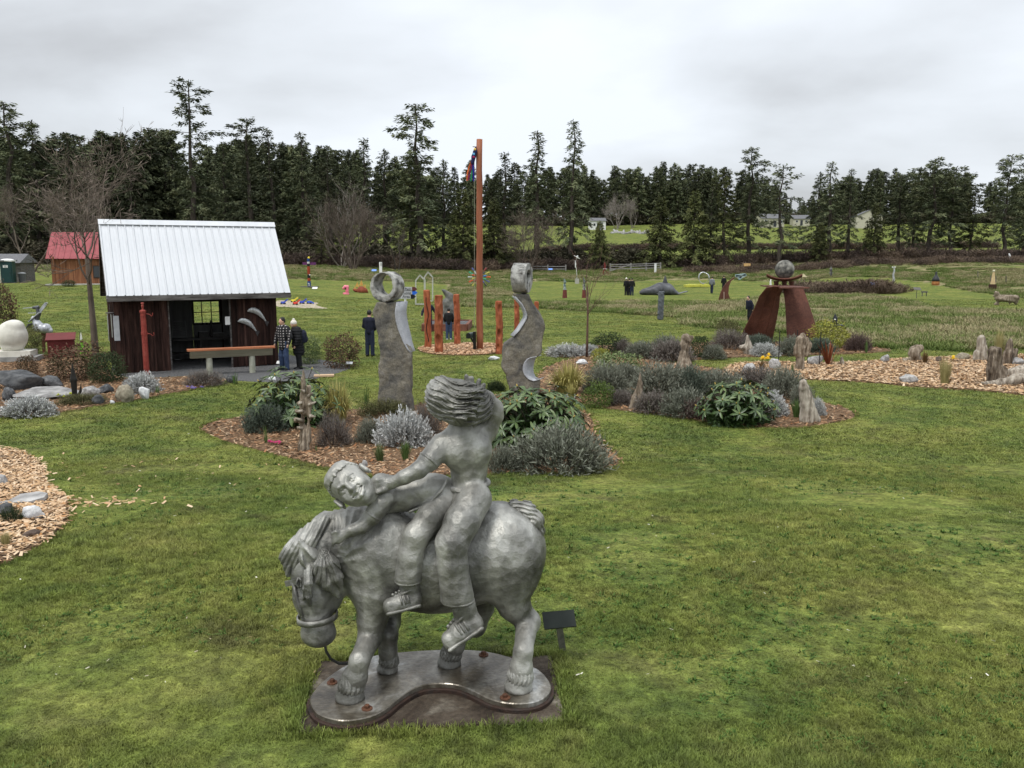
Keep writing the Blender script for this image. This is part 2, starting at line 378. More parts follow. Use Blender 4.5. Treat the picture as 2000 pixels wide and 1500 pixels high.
def lawn_nodes(t):
    """world-space lawn colour shared by soil sheet and blades; returns a colour socket"""
    L = t.links.new; g = N(t, 'ShaderNodeNewGeometry')
    def noise(sc, det=4, dist=0):
        n = N(t, 'ShaderNodeTexNoise'); n.inputs['Scale'].default_value = sc; n.inputs['Detail'].default_value = det; n.inputs['Distortion'].default_value = dist; L(g.outputs['Position'], n.inputs['Vector']); return n.outputs[0]
    def ramp(s, pts):
        r = N(t, 'ShaderNodeValToRGB'); L(s, r.inputs[0]); e = r.color_ramp.elements
        e[0].position, e[1].position = pts[0][0], pts[-1][0]; e[0].color = (*pts[0][1], 1); e[1].color = (*pts[-1][1], 1)
        for p, c in pts[1:-1]: k = e.new(p); k.color = (*c, 1)
        return r.outputs[0]
    big = ramp(noise(.42, 5, .6), [(.30, (.080, .118, .022)), (.44, (.135, .172, .031)), (.56, (.205, .220, .042)), (.70, (.275, .258, .066))])
    mid = ramp(noise(2.1, 5, .4), [(.30, (.046, .078, .018)), (.5, (.124, .158, .032)), (.70, (.205, .210, .058))])
    mx = N(t, 'ShaderNodeMix', data_type='RGBA'); mx.inputs[0].default_value = .55; L(big, mx.inputs[6]); L(mid, mx.inputs[7])
    # bare and thatchy patches
    br = N(t, 'ShaderNodeMapRange'); L(noise(.9, 6, 1.0), br.inputs[0]); br.inputs[1].default_value = .57; br.inputs[2].default_value = .74; br.inputs[4].default_value = .6
    m2 = N(t, 'ShaderNodeMix', data_type='RGBA'); L(br.outputs[0], m2.inputs[0]); L(mx.outputs[2], m2.inputs[6]); m2.inputs[7].default_value = (.085, .072, .034, 1)
    cl = N(t, 'ShaderNodeMapRange'); L(noise(7.5, 5, .6), cl.inputs[0]); cl.inputs[1].default_value = .32; cl.inputs[2].default_value = .66; cl.inputs[3].default_value = .62; cl.inputs[4].default_value = 1.34
    hc = N(t, 'ShaderNodeHueSaturation'); hc.inputs['Saturation'].default_value = 0.97; L(cl.outputs[0], hc.inputs['Value']); L(m2.outputs[2], hc.inputs['Color'])
    return hc.outputs[0], noise
def ground_material():
    m = bpy.data.materials.new('lawn_soil'); m.use_nodes = True; t = m.node_tree; L = t.links.new; b = t.nodes['Principled BSDF']; b.inputs['Roughness'].default_value = .95; b.inputs['Specular IOR Level'].default_value = .1
    c, noise = lawn_nodes(t)
    fn = N(t, 'ShaderNodeMapRange'); L(noise(26, 4), fn.inputs[0]); fn.inputs[1].default_value = .3; fn.inputs[2].default_value = .7; fn.inputs[3].default_value = .45; fn.inputs[4].default_value = 1.25
    hs = N(t, 'ShaderNodeHueSaturation'); L(fn.outputs[0], hs.inputs['Value']); L(c, hs.inputs['Color'])
    at_ = N(t, 'ShaderNodeAttribute', attribute_name='meadow')
    mr = N(t, 'ShaderNodeValToRGB'); L(noise(.55, 7, .8), mr.inputs[0]); e = mr.color_ramp.elements
    e[0].position = .32; e[0].color = (.085, .125, .030, 1); e[1].position = .66; e[1].color = (.27, .215, .13, 1); k = e.new(.5); k.color = (.18, .165, .075, 1)
    sm = N(t, 'ShaderNodeMath', operation='MULTIPLY_ADD'); L(noise(.7, 4), sm.inputs[0]); sm.inputs[1].default_value = .7; L(at_.outputs['Fac'], sm.inputs[2])
    th = N(t, 'ShaderNodeMapRange'); L(sm.outputs[0], th.inputs[0]); th.inputs[1].default_value = .70; th.inputs[2].default_value = .95
    mx = N(t, 'ShaderNodeMix', data_type='RGBA'); L(th.outputs[0], mx.inputs[0]); L(hs.outputs[0], mx.inputs[6]); L(mr.outputs[0], mx.inputs[7])
    L(mx.outputs[2], b.inputs['Base Color'])
    bp = N(t, 'ShaderNodeBump'); bp.inputs['Strength'].default_value = .9; bp.inputs['Distance'].default_value = .05; L(noise(18, 6), bp.inputs['Height']); L(bp.outputs[0], b.inputs['Normal'])
    return m
MEADOW = [outline(p, 2) for p in (
 [(560, 526), (1000, 524), (1300, 522), (1290, 532), (1260, 548), (1180, 552), (1060, 549), (1010, 556), (1006, 588), (1050, 600), (900, 599), (880, 575), (870, 556), (760, 548), (560, 545)],
 [(1040, 595), (1130, 590), (1250, 592), (1440, 589), (1500, 577), (1620, 562), (1700, 577), (1800, 594), (1900, 606), (2060, 614), (2060, 680), (1700, 680), (1650, 668), (1590, 655), (1450, 645), (1340, 637), (1330, 622), (1200, 612), (1040, 602)],
 [(1290, 536), (1420, 546), (1500, 551), (1560, 550), (1640, 542), (1740, 543), (1850, 560), (1960, 578), (2040, 582), (2040, 530), (1850, 524), (1500, 519), (1300, 522)])]
def build_ground():
    ys = np.concatenate([[-60, -25, -8, -2, 1], np.arange(2, 30, .4), np.arange(30, 150, .7), np.geomspace(150, 1500, 90)])
    u = np.linspace(-1, 1, 181); V = []; nx = len(u)
    X = u[None, :]*(9+.95*np.abs(ys))[:, None]; Y = np.repeat(ys[:, None], nx, 1); Z = gz(X, Y)
    Z = Z+.02*(vnoise(np.stack([X, Y, X*0], -1), .8)*sstep(8, 12, Y))
    V = np.stack([X, Y, Z], -1).reshape(-1, 3)
    i = np.arange((len(ys)-1)*nx).reshape(len(ys)-1, nx)[:, :-1].ravel(); F = np.stack([i, i+1, i+1+nx, i+nx], 1)
    me = mk_mesh('ground', V, F, ground_material(), True)
    a = me.attributes.new('meadow', 'FLOAT', 'POINT'); md = np.zeros(len(V), np.float32)
    for P in MEADOW: md[inpoly(V[:, 0], V[:, 1], P)] = 1
    md[(V[:, 1] > 118) & (V[:, 1] < 156)] = np.maximum(md[(V[:, 1] > 118) & (V[:, 1] < 156)], .8)
    a.data.foreach_set('value', md)
    o = add('ground', me); tag(o, kind='structure')
build_ground()
MULCH = mat('mulch', [(.045, .026, .013), (.125, .072, .036), (.24, .15, .08)], scale=22, rough=.9, bump=.8, bscale=60, world=True, detail=6)
def sheet(name, P, m, h=.04, grade=((1, -.03), (.985, 1), (.6, 1.1), (.2, 1.1))):
    c = np.mean([p[:2] for p in P], axis=0); n = len(P); V = []; F = []
    for f, hf in grade:
        for p in P:
            q = c+(np.array(p[:2])-c)*f; V.append((q[0], q[1], float(gz(*q))+(h*hf if hf > 0 else hf)))
    V.append((c[0], c[1], float(gz(*c))+h*1.1)); ccw = area2(P) > 0
    for r in range(len(grade)-1):
        for i in range(n):
            f = (r*n+i, r*n+(i+1) % n, (r+1)*n+(i+1) % n, (r+1)*n+i); F.append(f if ccw else f[::-1])
    r = (len(grade)-1)*n
    for i in range(n): f = (r+i, r+(i+1) % n, r+n); F.append(f if ccw else f[::-1])
    o = add(name, mk_mesh(name, V, F, m)); tag(o, kind='structure'); return o
for k, P in BEDS.items(): sheet('mulch_bed', P, MULCH)
GRAVEL = mat('gravel', [(.04, .04, .042), (.10, .10, .10), (.20, .195, .19)], scale=28, rough=.9, bump=1, bscale=90, world=True, detail=3)
sheet('gravel_path', PATH, GRAVEL, .025)

def rand_in(P, n, rng):
    P2 = np.array([p[:2] for p in P]); lo, hi = P2.min(0), P2.max(0); out = []; c = 0
    while c < n:
        q = lo+(hi-lo)*rng.rand(n*2, 2); q = q[inpoly(q[:, 0], q[:, 1], P2)]; out.append(q); c += len(q)
    return np.concatenate(out)[:n]
def chips(name, xy, zoff, m, sz, rng, label, cat='wood chips'):
    xy = xy+rng.randn(len(xy), 2)*.05; n = len(xy); a = rng.rand(n)*2*pi; l = sz*(.4+1.1*rng.rand(n)); wd = l*(.16+.3*rng.rand(n)); tz = (rng.rand(n)-.5)*.8
    d = np.stack([np.cos(a), np.sin(a), tz], 1); s = np.stack([-np.sin(a), np.cos(a), (rng.rand(n)-.5)*.9], 1)
    P = np.stack([xy[:, 0], xy[:, 1], gz(xy[:, 0], xy[:, 1])+zoff+.014*rng.rand(n)], 1)
    V = np.stack([P-d*l[:, None]/2-s*wd[:, None]/2, P+d*l[:, None]/2-s*wd[:, None]*.35, P+d*l[:, None]/2+s*wd[:, None]*.4, P-d*l[:, None]/2+s*wd[:, None]/2], 1).reshape(-1, 3)
    F = np.arange(4*n).reshape(n, 4); me = mk_mesh(name, V, F, m)
    ra = me.attributes.new('tone', 'FLOAT', 'POINT'); ra.data.foreach_set('value', np.repeat(rng.rand(n), 4).astype(np.float32))
    return tag(add(name, me), label, cat, kind='stuff')
def tone_mat(name, pts, rough=.85, spec=.2):
    if name in MATS: return MATS[name]
    m = bpy.data.materials.new(name); m.use_nodes = True; t = m.node_tree; b = t.nodes['Principled BSDF']; b.inputs['Roughness'].default_value = rough; b.inputs['Specular IOR Level'].default_value = spec
    a = N(t, 'ShaderNodeAttribute', attribute_name='tone'); r = N(t, 'ShaderNodeValToRGB'); t.links.new(a.outputs['Fac'], r.inputs[0]); e = r.color_ramp.elements
    e[0].position = 0; e[1].position = 1; e[0].color = (*pts[0], 1); e[1].color = (*pts[-1], 1)
    for i, c in enumerate(pts[1:-1]): k = e.new((i+1)/(len(pts)-1)); k.color = (*c, 1)
    t.links.new(r.outputs[0], b.inputs['Base Color']); MATS[name] = m; return m
CH_DARK = tone_mat('chip_dark', [(.07, .04, .022), (.18, .098, .05), (.27, .15, .075), (.33, .20, .11), (.42, .31, .20), (.26, .10, .035)])
CH_PALE = tone_mat('chip_pale', [(.15, .08, .04), (.38, .235, .12), (.48, .315, .175), (.54, .38, .235), (.62, .48, .33), (.36, .175, .065)])
CH_ORNG = tone_mat('chip_orange', [(.24, .12, .06), (.42, .24, .13), (.50, .30, .17), (.56, .37, .23), (.60, .45, .32)])
rg = np.random.RandomState(1)
for k, nn, m, sz, lab in (('A', 15000, CH_DARK, .075, 'brown wood chips mulching the planted bed right behind the pony statue'), ('B', 9000, CH_DARK, .09, 'brown wood chips mulching the long lavender bed at centre right'), ('C', 5000, CH_DARK, .10, 'brown wood chips along the low heather bed below the rusty arch'),
                          ('D', 22000, CH_PALE, .10, 'pale wood chips covering the driftwood bed at the right edge'), ('E', 9000, CH_PALE, .075, 'pale wood chips filling the round bed at the left edge'), ('F', 9000, CH_DARK, .08, 'brown wood chips in the rock bed left of the shed'), ('G', 6000, CH_ORNG, .11, 'fresh orange wood chips ringing the tall wooden pole')):
    chips('wood_chips', rand_in(BEDS[k], nn, rg), .05, m, sz, rg, lab)
# chips spilled on the lawn
c0 = at(175, 985); q = np.stack([c0[0]+rg.randn(110)*.4+.2*rg.rand(110), c0[1]+rg.randn(110)*.2], 1); q = np.concatenate([q, np.stack([at(200, 940)[0]+rg.randn(110)*1.6, at(200, 940)[1]+rg.randn(110)*1.8], 1)])
chips('wood_chips', q, .035, CH_PALE, .06, rg, 'loose pale wood chips spilled over the lawn beside the left bed')
n_ = 380; y_ = 5.5*(24/5.5)**rg.rand(n_); x_ = (rg.rand(n_)*2-1)*.62*y_; ok_ = np.ones(n_, bool)
for P in BEDS.values(): ok_ &= ~inpoly(x_, y_, P)
chips('fallen_debris', np.stack([x_, y_], 1)[ok_], .04, tone_mat('debris', [(.10, .07, .03), (.22, .17, .08), (.45, .42, .32), (.60, .58, .50)]), .024, rg, 'tiny pale flecks of litter and daisies in the lawn', 'litter')

def scatter(name, P, rot, scl, pick, protos, label, cat=None, kind='stuff'):
    """one stuff object: prototypes instanced on points (attributes drive rotation, size and choice)"""
    pc_ = bpy.data.collections.new(name+'_kinds')
    for i, me in enumerate(protos): pc_.objects.link(bpy.data.objects.new('%s_%02d' % (name, i), me))
    me = bpy.data.meshes.new(name); me.vertices.add(len(P)); me.vertices.foreach_set('co', np.asarray(P, np.float32).ravel())
    for nm, ty, dat in (('rot', 'FLOAT_VECTOR', rot), ('scl', 'FLOAT_VECTOR', scl)):
        a = me.attributes.new(nm, ty, 'POINT'); a.data.foreach_set('vector', np.asarray(dat, np.float32).ravel())
    a = me.attributes.new('pick', 'INT', 'POINT'); a.data.foreach_set('value', np.asarray(pick, np.int32))
    o = add(name, me); tag(o, label, cat, kind=kind)
    g = bpy.data.node_groups.new(name, 'GeometryNodeTree')
    g.interface.new_socket('Geometry', in_out='INPUT', socket_type='NodeSocketGeometry'); g.interface.new_socket('Geometry', in_out='OUTPUT', socket_type='NodeSocketGeometry')
    gi = N(g, 'NodeGroupInput'); go = N(g, 'NodeGroupOutput'); ip = N(g, 'GeometryNodeInstanceOnPoints'); ci = N(g, 'GeometryNodeCollectionInfo')
    ci.inputs['Collection'].default_value = pc_; ci.inputs['Separate Children'].default_value = True; ci.inputs['Reset Children'].default_value = True
    def na(n, ty):
        x = N(g, 'GeometryNodeInputNamedAttribute', data_type=ty); x.inputs[0].default_value = n; return x.outputs[0]
    L = g.links.new; L(gi.outputs[0], ip.inputs['Points']); L(ci.outputs[0], ip.inputs['Instance']); ip.inputs['Pick Instance'].default_value = True
    L(na('pick', 'INT'), ip.inputs['Instance Index']); L(na('scl', 'FLOAT_VECTOR'), ip.inputs['Scale'])
    e2r = N(g, 'FunctionNodeEulerToRotation'); L(na('rot', 'FLOAT_VECTOR'), e2r.inputs[0]); L(e2r.outputs[0], ip.inputs['Rotation'])
    L(ip.outputs[0], go.inputs[0])
    md = o.modifiers.new('scatter', 'NODES'); md.node_group = g
    return o
def leafmesh(P, D, L_, W, up=None, fold=.15, rng=np.random):
    """diamond leaves as quads: P base points, D directions"""
    n = len(P); P = np.asarray(P, float); D = np.asarray(D, float); D = D/np.maximum(np.linalg.norm(D, axis=1, keepdims=True), 1e-6)
    L_ = np.broadcast_to(np.asarray(L_, float), (n,))[:, None]; W = np.broadcast_to(np.asarray(W, float), (n,))[:, None]
    r = rng.randn(n, 3) if up is None else np.asarray(up, float)+.25*rng.randn(n, 3)
    s = np.cross(D, r); s /= np.maximum(np.linalg.norm(s, axis=1, keepdims=True), 1e-6); nn = np.cross(s, D)
    m = P+D*L_*.45; V = np.stack([P, m+s*W/2+nn*W*fold, P+D*L_, m-s*W/2+nn*W*fold], 1).reshape(-1, 3)
    return V, np.arange(4*n).reshape(n, 4)
def join(*parts):
    V = []; F = []; k = 0
    for v, f in parts: V.append(v); F.append(np.asarray(f)+k); k += len(v)
    return np.concatenate(V), np.concatenate(F)
def quadtube(pts, rad, n=5):
    b = MB(); b.tube(pts, rad, n, False); return np.array(b.V, float), np.array(b.F)
# ---- grass
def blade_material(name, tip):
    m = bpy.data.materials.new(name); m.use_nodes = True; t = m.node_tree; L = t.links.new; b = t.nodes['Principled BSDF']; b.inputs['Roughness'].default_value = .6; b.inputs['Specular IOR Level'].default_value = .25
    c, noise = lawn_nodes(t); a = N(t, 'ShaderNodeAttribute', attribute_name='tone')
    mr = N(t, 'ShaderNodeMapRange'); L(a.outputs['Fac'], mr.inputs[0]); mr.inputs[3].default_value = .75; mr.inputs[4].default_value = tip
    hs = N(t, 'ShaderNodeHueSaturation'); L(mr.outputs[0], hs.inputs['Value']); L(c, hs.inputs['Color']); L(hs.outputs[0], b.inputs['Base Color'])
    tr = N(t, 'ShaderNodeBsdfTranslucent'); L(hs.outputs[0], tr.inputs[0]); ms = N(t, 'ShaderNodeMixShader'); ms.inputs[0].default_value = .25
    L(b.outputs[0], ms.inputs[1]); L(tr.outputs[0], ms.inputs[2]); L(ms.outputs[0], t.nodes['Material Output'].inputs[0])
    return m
BLADE = blade_material('grass_blade', 1.7)
def tuft(n, rad, hgt, wd, seed, m, lean=.9):
    r = np.random.RandomState(seed); a = r.rand(n)*2*pi; q = np.sqrt(r.rand(n))*rad; P = np.stack([np.cos(a)*q, np.sin(a)*q, np.zeros(n)-.004], 1)
    b = r.rand(n)*2*pi; l = lean*r.rand(n); D = np.stack([np.cos(b)*l, np.sin(b)*l, np.ones(n)], 1); h = hgt*(.45+.75*r.rand(n))
    D /= np.linalg.norm(D, axis=1, keepdims=True); s = np.stack([-np.sin(b), np.cos(b), 0*b], 1)*wd/2
    m1 = P+D*h[:, None]*.55; tp = P+D*h[:, None]+np.stack([np.cos(b)*l, np.sin(b)*l, -.35*l], 1)*h[:, None]*.35
    V = np.stack([P-s, P+s, m1+s*.8, m1-s*.8, tp], 1).reshape(-1, 3); i = np.arange(n)*5
    F = np.concatenate([np.stack([i, i+1, i+2, i+3], 1), np.stack([i+3, i+2, i+4, i+4], 1)])
    me = mk_mesh('tuft', V, F[:n], m)
    V4 = V; fs = [tuple(f) for f in F[:n]]+[tuple(f[:3]) for f in F[n:]]
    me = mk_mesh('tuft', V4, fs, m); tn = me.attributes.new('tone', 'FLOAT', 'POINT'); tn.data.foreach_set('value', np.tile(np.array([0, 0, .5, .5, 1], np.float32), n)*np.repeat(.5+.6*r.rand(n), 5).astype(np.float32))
    return me
def lawn_points(n, y0, y1, rng, power=1.0):
    u = rng.rand(n); y = y0*(y1/y0)**u if power == 0 else y0+(y1-y0)*u**power
    x = (rng.rand(n)*2-1)*(.66*y+1.0)
    ok = np.ones(n, bool)
    for k, P in BEDS.items(): ok &= ~inpoly(x, y, P)
    ok &= ~inpoly(x, y, PATH)
    return x[ok], y[ok]
SLAB = [plane_pt(x, y, .81) if 'plane_pt' in globals() else None for x, y in ()]
def build_grass():
    rng = np.random.RandomState(9)
    sl = []
    for x, y in ((622, 1291), (1078, 1279), (1104, 1408), (578, 1430)):
        d = ray(x, y); t = (.815-CAM_H)/d[2]; sl.append(d*t)
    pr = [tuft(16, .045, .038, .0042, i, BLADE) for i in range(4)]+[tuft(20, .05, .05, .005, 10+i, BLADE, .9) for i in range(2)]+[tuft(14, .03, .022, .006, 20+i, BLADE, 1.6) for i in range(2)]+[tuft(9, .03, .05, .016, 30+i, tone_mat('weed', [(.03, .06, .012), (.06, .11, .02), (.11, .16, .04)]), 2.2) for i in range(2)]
    x, y = lawn_points(105000, 3.2, 17, rng, 0); ok = ~inpoly(x, y, sl); x, y = x[ok], y[ok]
    z = gz(x, y)+.0*x; n = len(x); lush = vnoise(np.stack([x, y, x*0], 1), .9, 3)+.5*vnoise(np.stack([x, y, x*0], 1), 3.1, 5)
    pick = np.where(lush > .62, 4+rng.randint(0, 2, n), np.where(lush < -.35, 6+rng.randint(0, 2, n), rng.randint(0, 4, n)))
    wd = (rng.rand(n) < .05) & (vnoise(np.stack([x, y, x*0], 1), .6, 12) > -.1); pick = np.where(wd, 8+rng.randint(0, 2, n), pick)
    f = (.8+.5*rng.rand(n))*(1+.035*(y-5)); scl = np.stack([f, f, f*(.7+.3*np.clip(lush+.3, 0, 1))], 1)
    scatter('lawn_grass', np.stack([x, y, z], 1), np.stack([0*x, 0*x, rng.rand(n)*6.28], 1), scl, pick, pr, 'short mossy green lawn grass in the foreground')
    # longer grass along the slab and the bed edges
    pts = []
    for i in range(4):
        a, b = sl[i], sl[(i+1) % 4]
        for j in range(150):
            t = rng.rand(); c = np.mean(sl, axis=0); p = a+(b-a)*t; out = (p-c)/np.linalg.norm(p-c); pts.append(p+out*(abs(rng.randn())*.05+.01))
    for k in 'ABEF':
        P = BEDS[k]; c = np.mean([p[:2] for p in P], axis=0)
        for i in range(len(P)):
            a, b = np.array(P[i][:2]), np.array(P[(i+1) % len(P)][:2])
            for j in range(int(np.linalg.norm(b-a)*26)+1):
                p = a+(b-a)*rng.rand(); o = (p-c)/np.linalg.norm(p-c); p = p+o*abs(rng.randn())*.07; pts.append(np.array([p[0], p[1], 0]))
    pts = np.array(pts); x, y = pts[:, 0], pts[:, 1]; n = len(x); f = .7+.6*rng.rand(n)
    pr2 = [tuft(18, .05, .055, .006, 40+i, BLADE, .8) for i in range(3)]
    scatter('edge_grass', np.stack([x, y, gz(x, y)], 1), np.stack([0*x, 0*x, rng.rand(n)*6.28], 1), np.stack([f]*3, 1), rng.randint(0, 3, n), pr2, 'longer grass left uncut along the slab and bed edges')
    pr3 = [tuft(22, .22, .07, .016, 60+i, BLADE, 1.1) for i in range(4)]
    x, y = lawn_points(60000, 15, 75, rng, 0); n = len(x)
    md = np.zeros(n, bool)
    for P in MEADOW: md |= inpoly(x, y, P)
    x, y = x[~md], y[~md]; n = len(x); f = (.6+.6*rng.rand(n))*(1+.014*(y-15))
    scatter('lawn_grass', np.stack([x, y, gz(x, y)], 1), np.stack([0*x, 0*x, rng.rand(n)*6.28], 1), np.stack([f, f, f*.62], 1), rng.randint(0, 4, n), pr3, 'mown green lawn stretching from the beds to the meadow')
    # tall dry meadow grass
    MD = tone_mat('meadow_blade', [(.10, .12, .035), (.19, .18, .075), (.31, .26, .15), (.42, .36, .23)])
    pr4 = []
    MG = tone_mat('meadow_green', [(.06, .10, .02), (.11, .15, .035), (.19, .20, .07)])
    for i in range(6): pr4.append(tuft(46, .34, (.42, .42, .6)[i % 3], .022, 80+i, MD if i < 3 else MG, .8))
    P4 = []
    for P, nn in zip(MEADOW, (9000, 17000, 9000)):
        q = rand_in(P, nn, np.random.RandomState(nn)); P4.append(q)
    q = np.stack([(rng.rand(9000)*2-1)*95, 120+36*rng.rand(9000)], 1); P4.append(q)
    q = np.concatenate(P4); x, y = q[:, 0], q[:, 1]; nz_ = vnoise(np.stack([x, y, x*0], 1), .22, 2)+.6*vnoise(np.stack([x, y, x*0], 1), .7, 4); ok = nz_ > -.75*rng.rand(len(x))-.05
    x, y, nz_ = x[ok], y[ok], nz_[ok]; n = len(x); f = (.55+.6*rng.rand(n))*(1+.25*np.clip(nz_, 0, 1))
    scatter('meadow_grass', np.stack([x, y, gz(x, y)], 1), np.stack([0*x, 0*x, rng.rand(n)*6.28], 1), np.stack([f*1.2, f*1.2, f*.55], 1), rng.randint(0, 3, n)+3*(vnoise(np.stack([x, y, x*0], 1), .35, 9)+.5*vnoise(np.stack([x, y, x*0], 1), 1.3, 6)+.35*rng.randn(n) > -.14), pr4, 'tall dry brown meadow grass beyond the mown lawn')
build_grass()
ASPH = mat('asphalt', [(.09, .09, .095), (.15, .15, .155)], scale=3, rough=.9, world=True)
def road():
    xs = np.linspace(-190, 190, 120); V = []; F = []
    for x in xs:
        yc = 160+4*sin(x*.012); V += [(x, yc-2.8, float(gz(x, yc-2.8))+.05), (x, yc+2.8, float(gz(x, yc+2.8))+.12)]
    F = [(2*i, 2*i+2, 2*i+3, 2*i+1) for i in range(len(xs)-1)]
    tag(add('road', mk_mesh('road', V, F, ASPH)), kind='structure')
road()
# ------------------------------------------------------------------ trees, hedges, far houses
NEEDLE = mat('needles', [(.038, .048, .026), (.078, .092, .046), (.135, .140, .072)], scale=.7, rough=.75, rnd=.42, lo=.34, hi=.66, detail=6, spec=.15)
NEEDLE2 = mat('needles_olive', [(.034, .040, .016), (.070, .080, .028), (.115, .116, .044)], scale=.7, rough=.75, rnd=.3, lo=.34, hi=.66, detail=6, spec=.15)
BARK = mat('bark', [(.035, .028, .022), (.09, .075, .060)], scale=3, rough=.95, bump=.6, stretch=(3, 3, .5))
TWIG = mat('bare_twigs', [(.060, .046, .034), (.125, .098, .076), (.19, .155, .125)], scale=.6, rough=.9, rnd=.2)
def conifer(seed, H, R_, clear=.12, prof=None, nb=80, dens=1.0, leaf=.5, lw=.17, droop=.35, top=.5, dead=6, patchy=0):
    r = np.random.RandomState(seed); TV, TF = [], []
    wob = r.randn(8, 2)*H*.006; n = 8
    tp = [(wob[i, 0]*(i > 0), wob[i, 1]*(i > 0), H*i/(n-1)) for i in range(n)]; tr = [H*.0165*(1-.93*(i/(n-1))**.9)+.02 for i in range(n)]
    trunk = [quadtube(tp, tr, 7)]
    P = []; D = []; Ls = []; Ws = []
    def axis(z): i = min(int(z/H*(n-1)), n-2); f = z/H*(n-1)-i; return np.array(tp[i])*(1-f)+np.array(tp[i+1])*f
    for b in range(nb+dead):
        t = clear+(1-clear)*((b+r.rand())/nb)**.9 if b < nb else clear*.4+.4*r.rand()
        t = min(t, .985); az = b*2.399+r.randn()*.35
        rad = R_*(prof(t) if prof else (1-t)**.75)*(.55+.65*r.rand())
        if patchy and r.rand() < patchy: rad *= .35
        rad = max(rad, .35); base = axis(t*H); up = .55*top*(t-.35)+.10*r.randn(); dr = droop*(1-.5*t)
        m = 6; pts = [base+np.array([cos(az)*rad*s, sin(az)*rad*s, rad*(up*s-dr*s*s+.10*max(0, s-.7))]) for s in np.linspace(0, 1, m)]
        trunk.append(quadtube(pts, [max(.012*rad+.02, .02)*(1-.85*s) for s in np.linspace(0, 1, m)], 3))
        if b >= nb: continue
        k = max(5, int(rad*11*dens)); ss = .18+.82*r.rand(k)**.8; ii = np.clip((ss*(m-1)).astype(int), 0, m-2); ff = ss*(m-1)-ii; A = np.array(pts)
        q = A[ii]*(1-ff)[:, None]+A[ii+1]*ff[:, None]; dv = A[ii+1]-A[ii]; dv /= np.linalg.norm(dv, axis=1, keepdims=True)
        sd = np.stack([-dv[:, 1], dv[:, 0], 0*dv[:, 0]], 1)
        for rep_ in range(3):
            sg = np.where(r.rand(k) < .5, -1, 1)[:, None]*(.3+.9*r.rand(k, 1))
            d = dv*(.5+.5*r.rand(k, 1))+sd*sg+np.array([0, 0, 1])*(r.randn(k, 1)*.45-.38)
            P.append(q+r.randn(k, 3)*np.array([.14, .14, .2])); D.append(d); Ls.append(leaf*(.6+.8*r.rand(k))); Ws.append(lw*(.6+.8*r.rand(k)))
    k = 24; z = H*(1-.10*r.rand(k)); P.append(np.stack([0*z+tp[-1][0], 0*z+tp[-1][1], z], 1)); D.append(np.stack([r.randn(k)*.6, r.randn(k)*.6, .5+r.rand(k)], 1)); Ls.append(leaf*np.ones(k)*.8); Ws.append(lw*np.ones(k)*.7)
    P = np.concatenate(P); D = np.concatenate(D); up = np.tile([0, 0, 1.], (len(P), 1))
    crown = leafmesh(P, D, np.concatenate(Ls), np.concatenate(Ws), up+r.randn(len(P), 3)*.9, .1, r)
    return join(*trunk), crown
def pf(*pts):
    xs = [p[0] for p in pts]; ys = [p[1] for p in pts]; return lambda t: float(np.interp(t, xs, ys))
KINDS = [
 dict(seed=1, H=24, R_=4.6, nb=95, dens=1.2, clear=.05),                                                                       # 0 dense fir
 dict(seed=2, H=26, R_=4.2, nb=80, dens=1.15, clear=.16, prof=pf((0, .6), (.3, 1), (.55, .75), (.7, .5), (.82, .62), (.92, .5), (1, .15)), patchy=.3, top=1.1),   # 1 old fir, clumped top
 dict(seed=3, H=26, R_=3.2, nb=78, dens=1.0, clear=.22, prof=pf((0, .5), (.25, 1), (.6, .72), (1, .12)), droop=.5, patchy=.15),     # 2 slender spaced
 dict(seed=4, H=28, R_=4.4, nb=74, dens=1.2, clear=.10, prof=pf((0, .8), (.35, .95), (.5, .55), (.62, .4), (.72, .85), (.78, .4), (.9, .62), (1, .25)), patchy=.28, top=1.3),  # 3 gap-toothed
 dict(seed=5, H=25, R_=6.0, nb=105, dens=1.1, clear=.03, prof=pf((0, .9), (.2, 1), (.45, .7), (.58, .38), (.75, .46), (.9, .40), (1, .12)), patchy=.2),     # 4 broad skirts
 dict(seed=6, H=18, R_=3.7, nb=44, dens=.8, clear=.18, prof=pf((0, .45), (.3, .85), (.5, .9), (.75, .75), (.9, 1), (1, .3)), droop=.2, top=.9, dead=12, patchy=.35),  # 5 sparse lone
 dict(seed=7, H=15, R_=4.0, nb=105, dens=1.2, clear=.02, leaf=.5, prof=pf((0, .85), (.15, 1), (.5, .62), (1, .06)), droop=.42),    # 6 young bushy fir
 dict(seed=8, H=22, R_=4.8, nb=70, dens=1.15, clear=.20, prof=pf((0, .4), (.35, .8), (.6, 1), (.8, .9), (1, .25)), top=.8, patchy=.25, droop=.2),     # 7 pine-like
 dict(seed=9, H=24, R_=3.3, nb=75, dens=1.1, clear=.12, patchy=.1),
 dict(seed=10, H=22, R_=3.9, nb=70, dens=1.0, clear=.25, prof=pf((0, .3), (.3, .7), (.55, 1), (.85, .6), (1, .12)), patchy=.3),
]
TM = []
for i, k in enumerate(KINDS):
    (tv, tf), (cv, cf) = conifer(**k)
    TM.append((mk_mesh('trunk', tv, tf, BARK, True), mk_mesh('crown', cv, cf, NEEDLE2 if i in (6, 4) else NEEDLE), k['H']))
def ztop(px, ty, Y): return at(px, ty, Y)
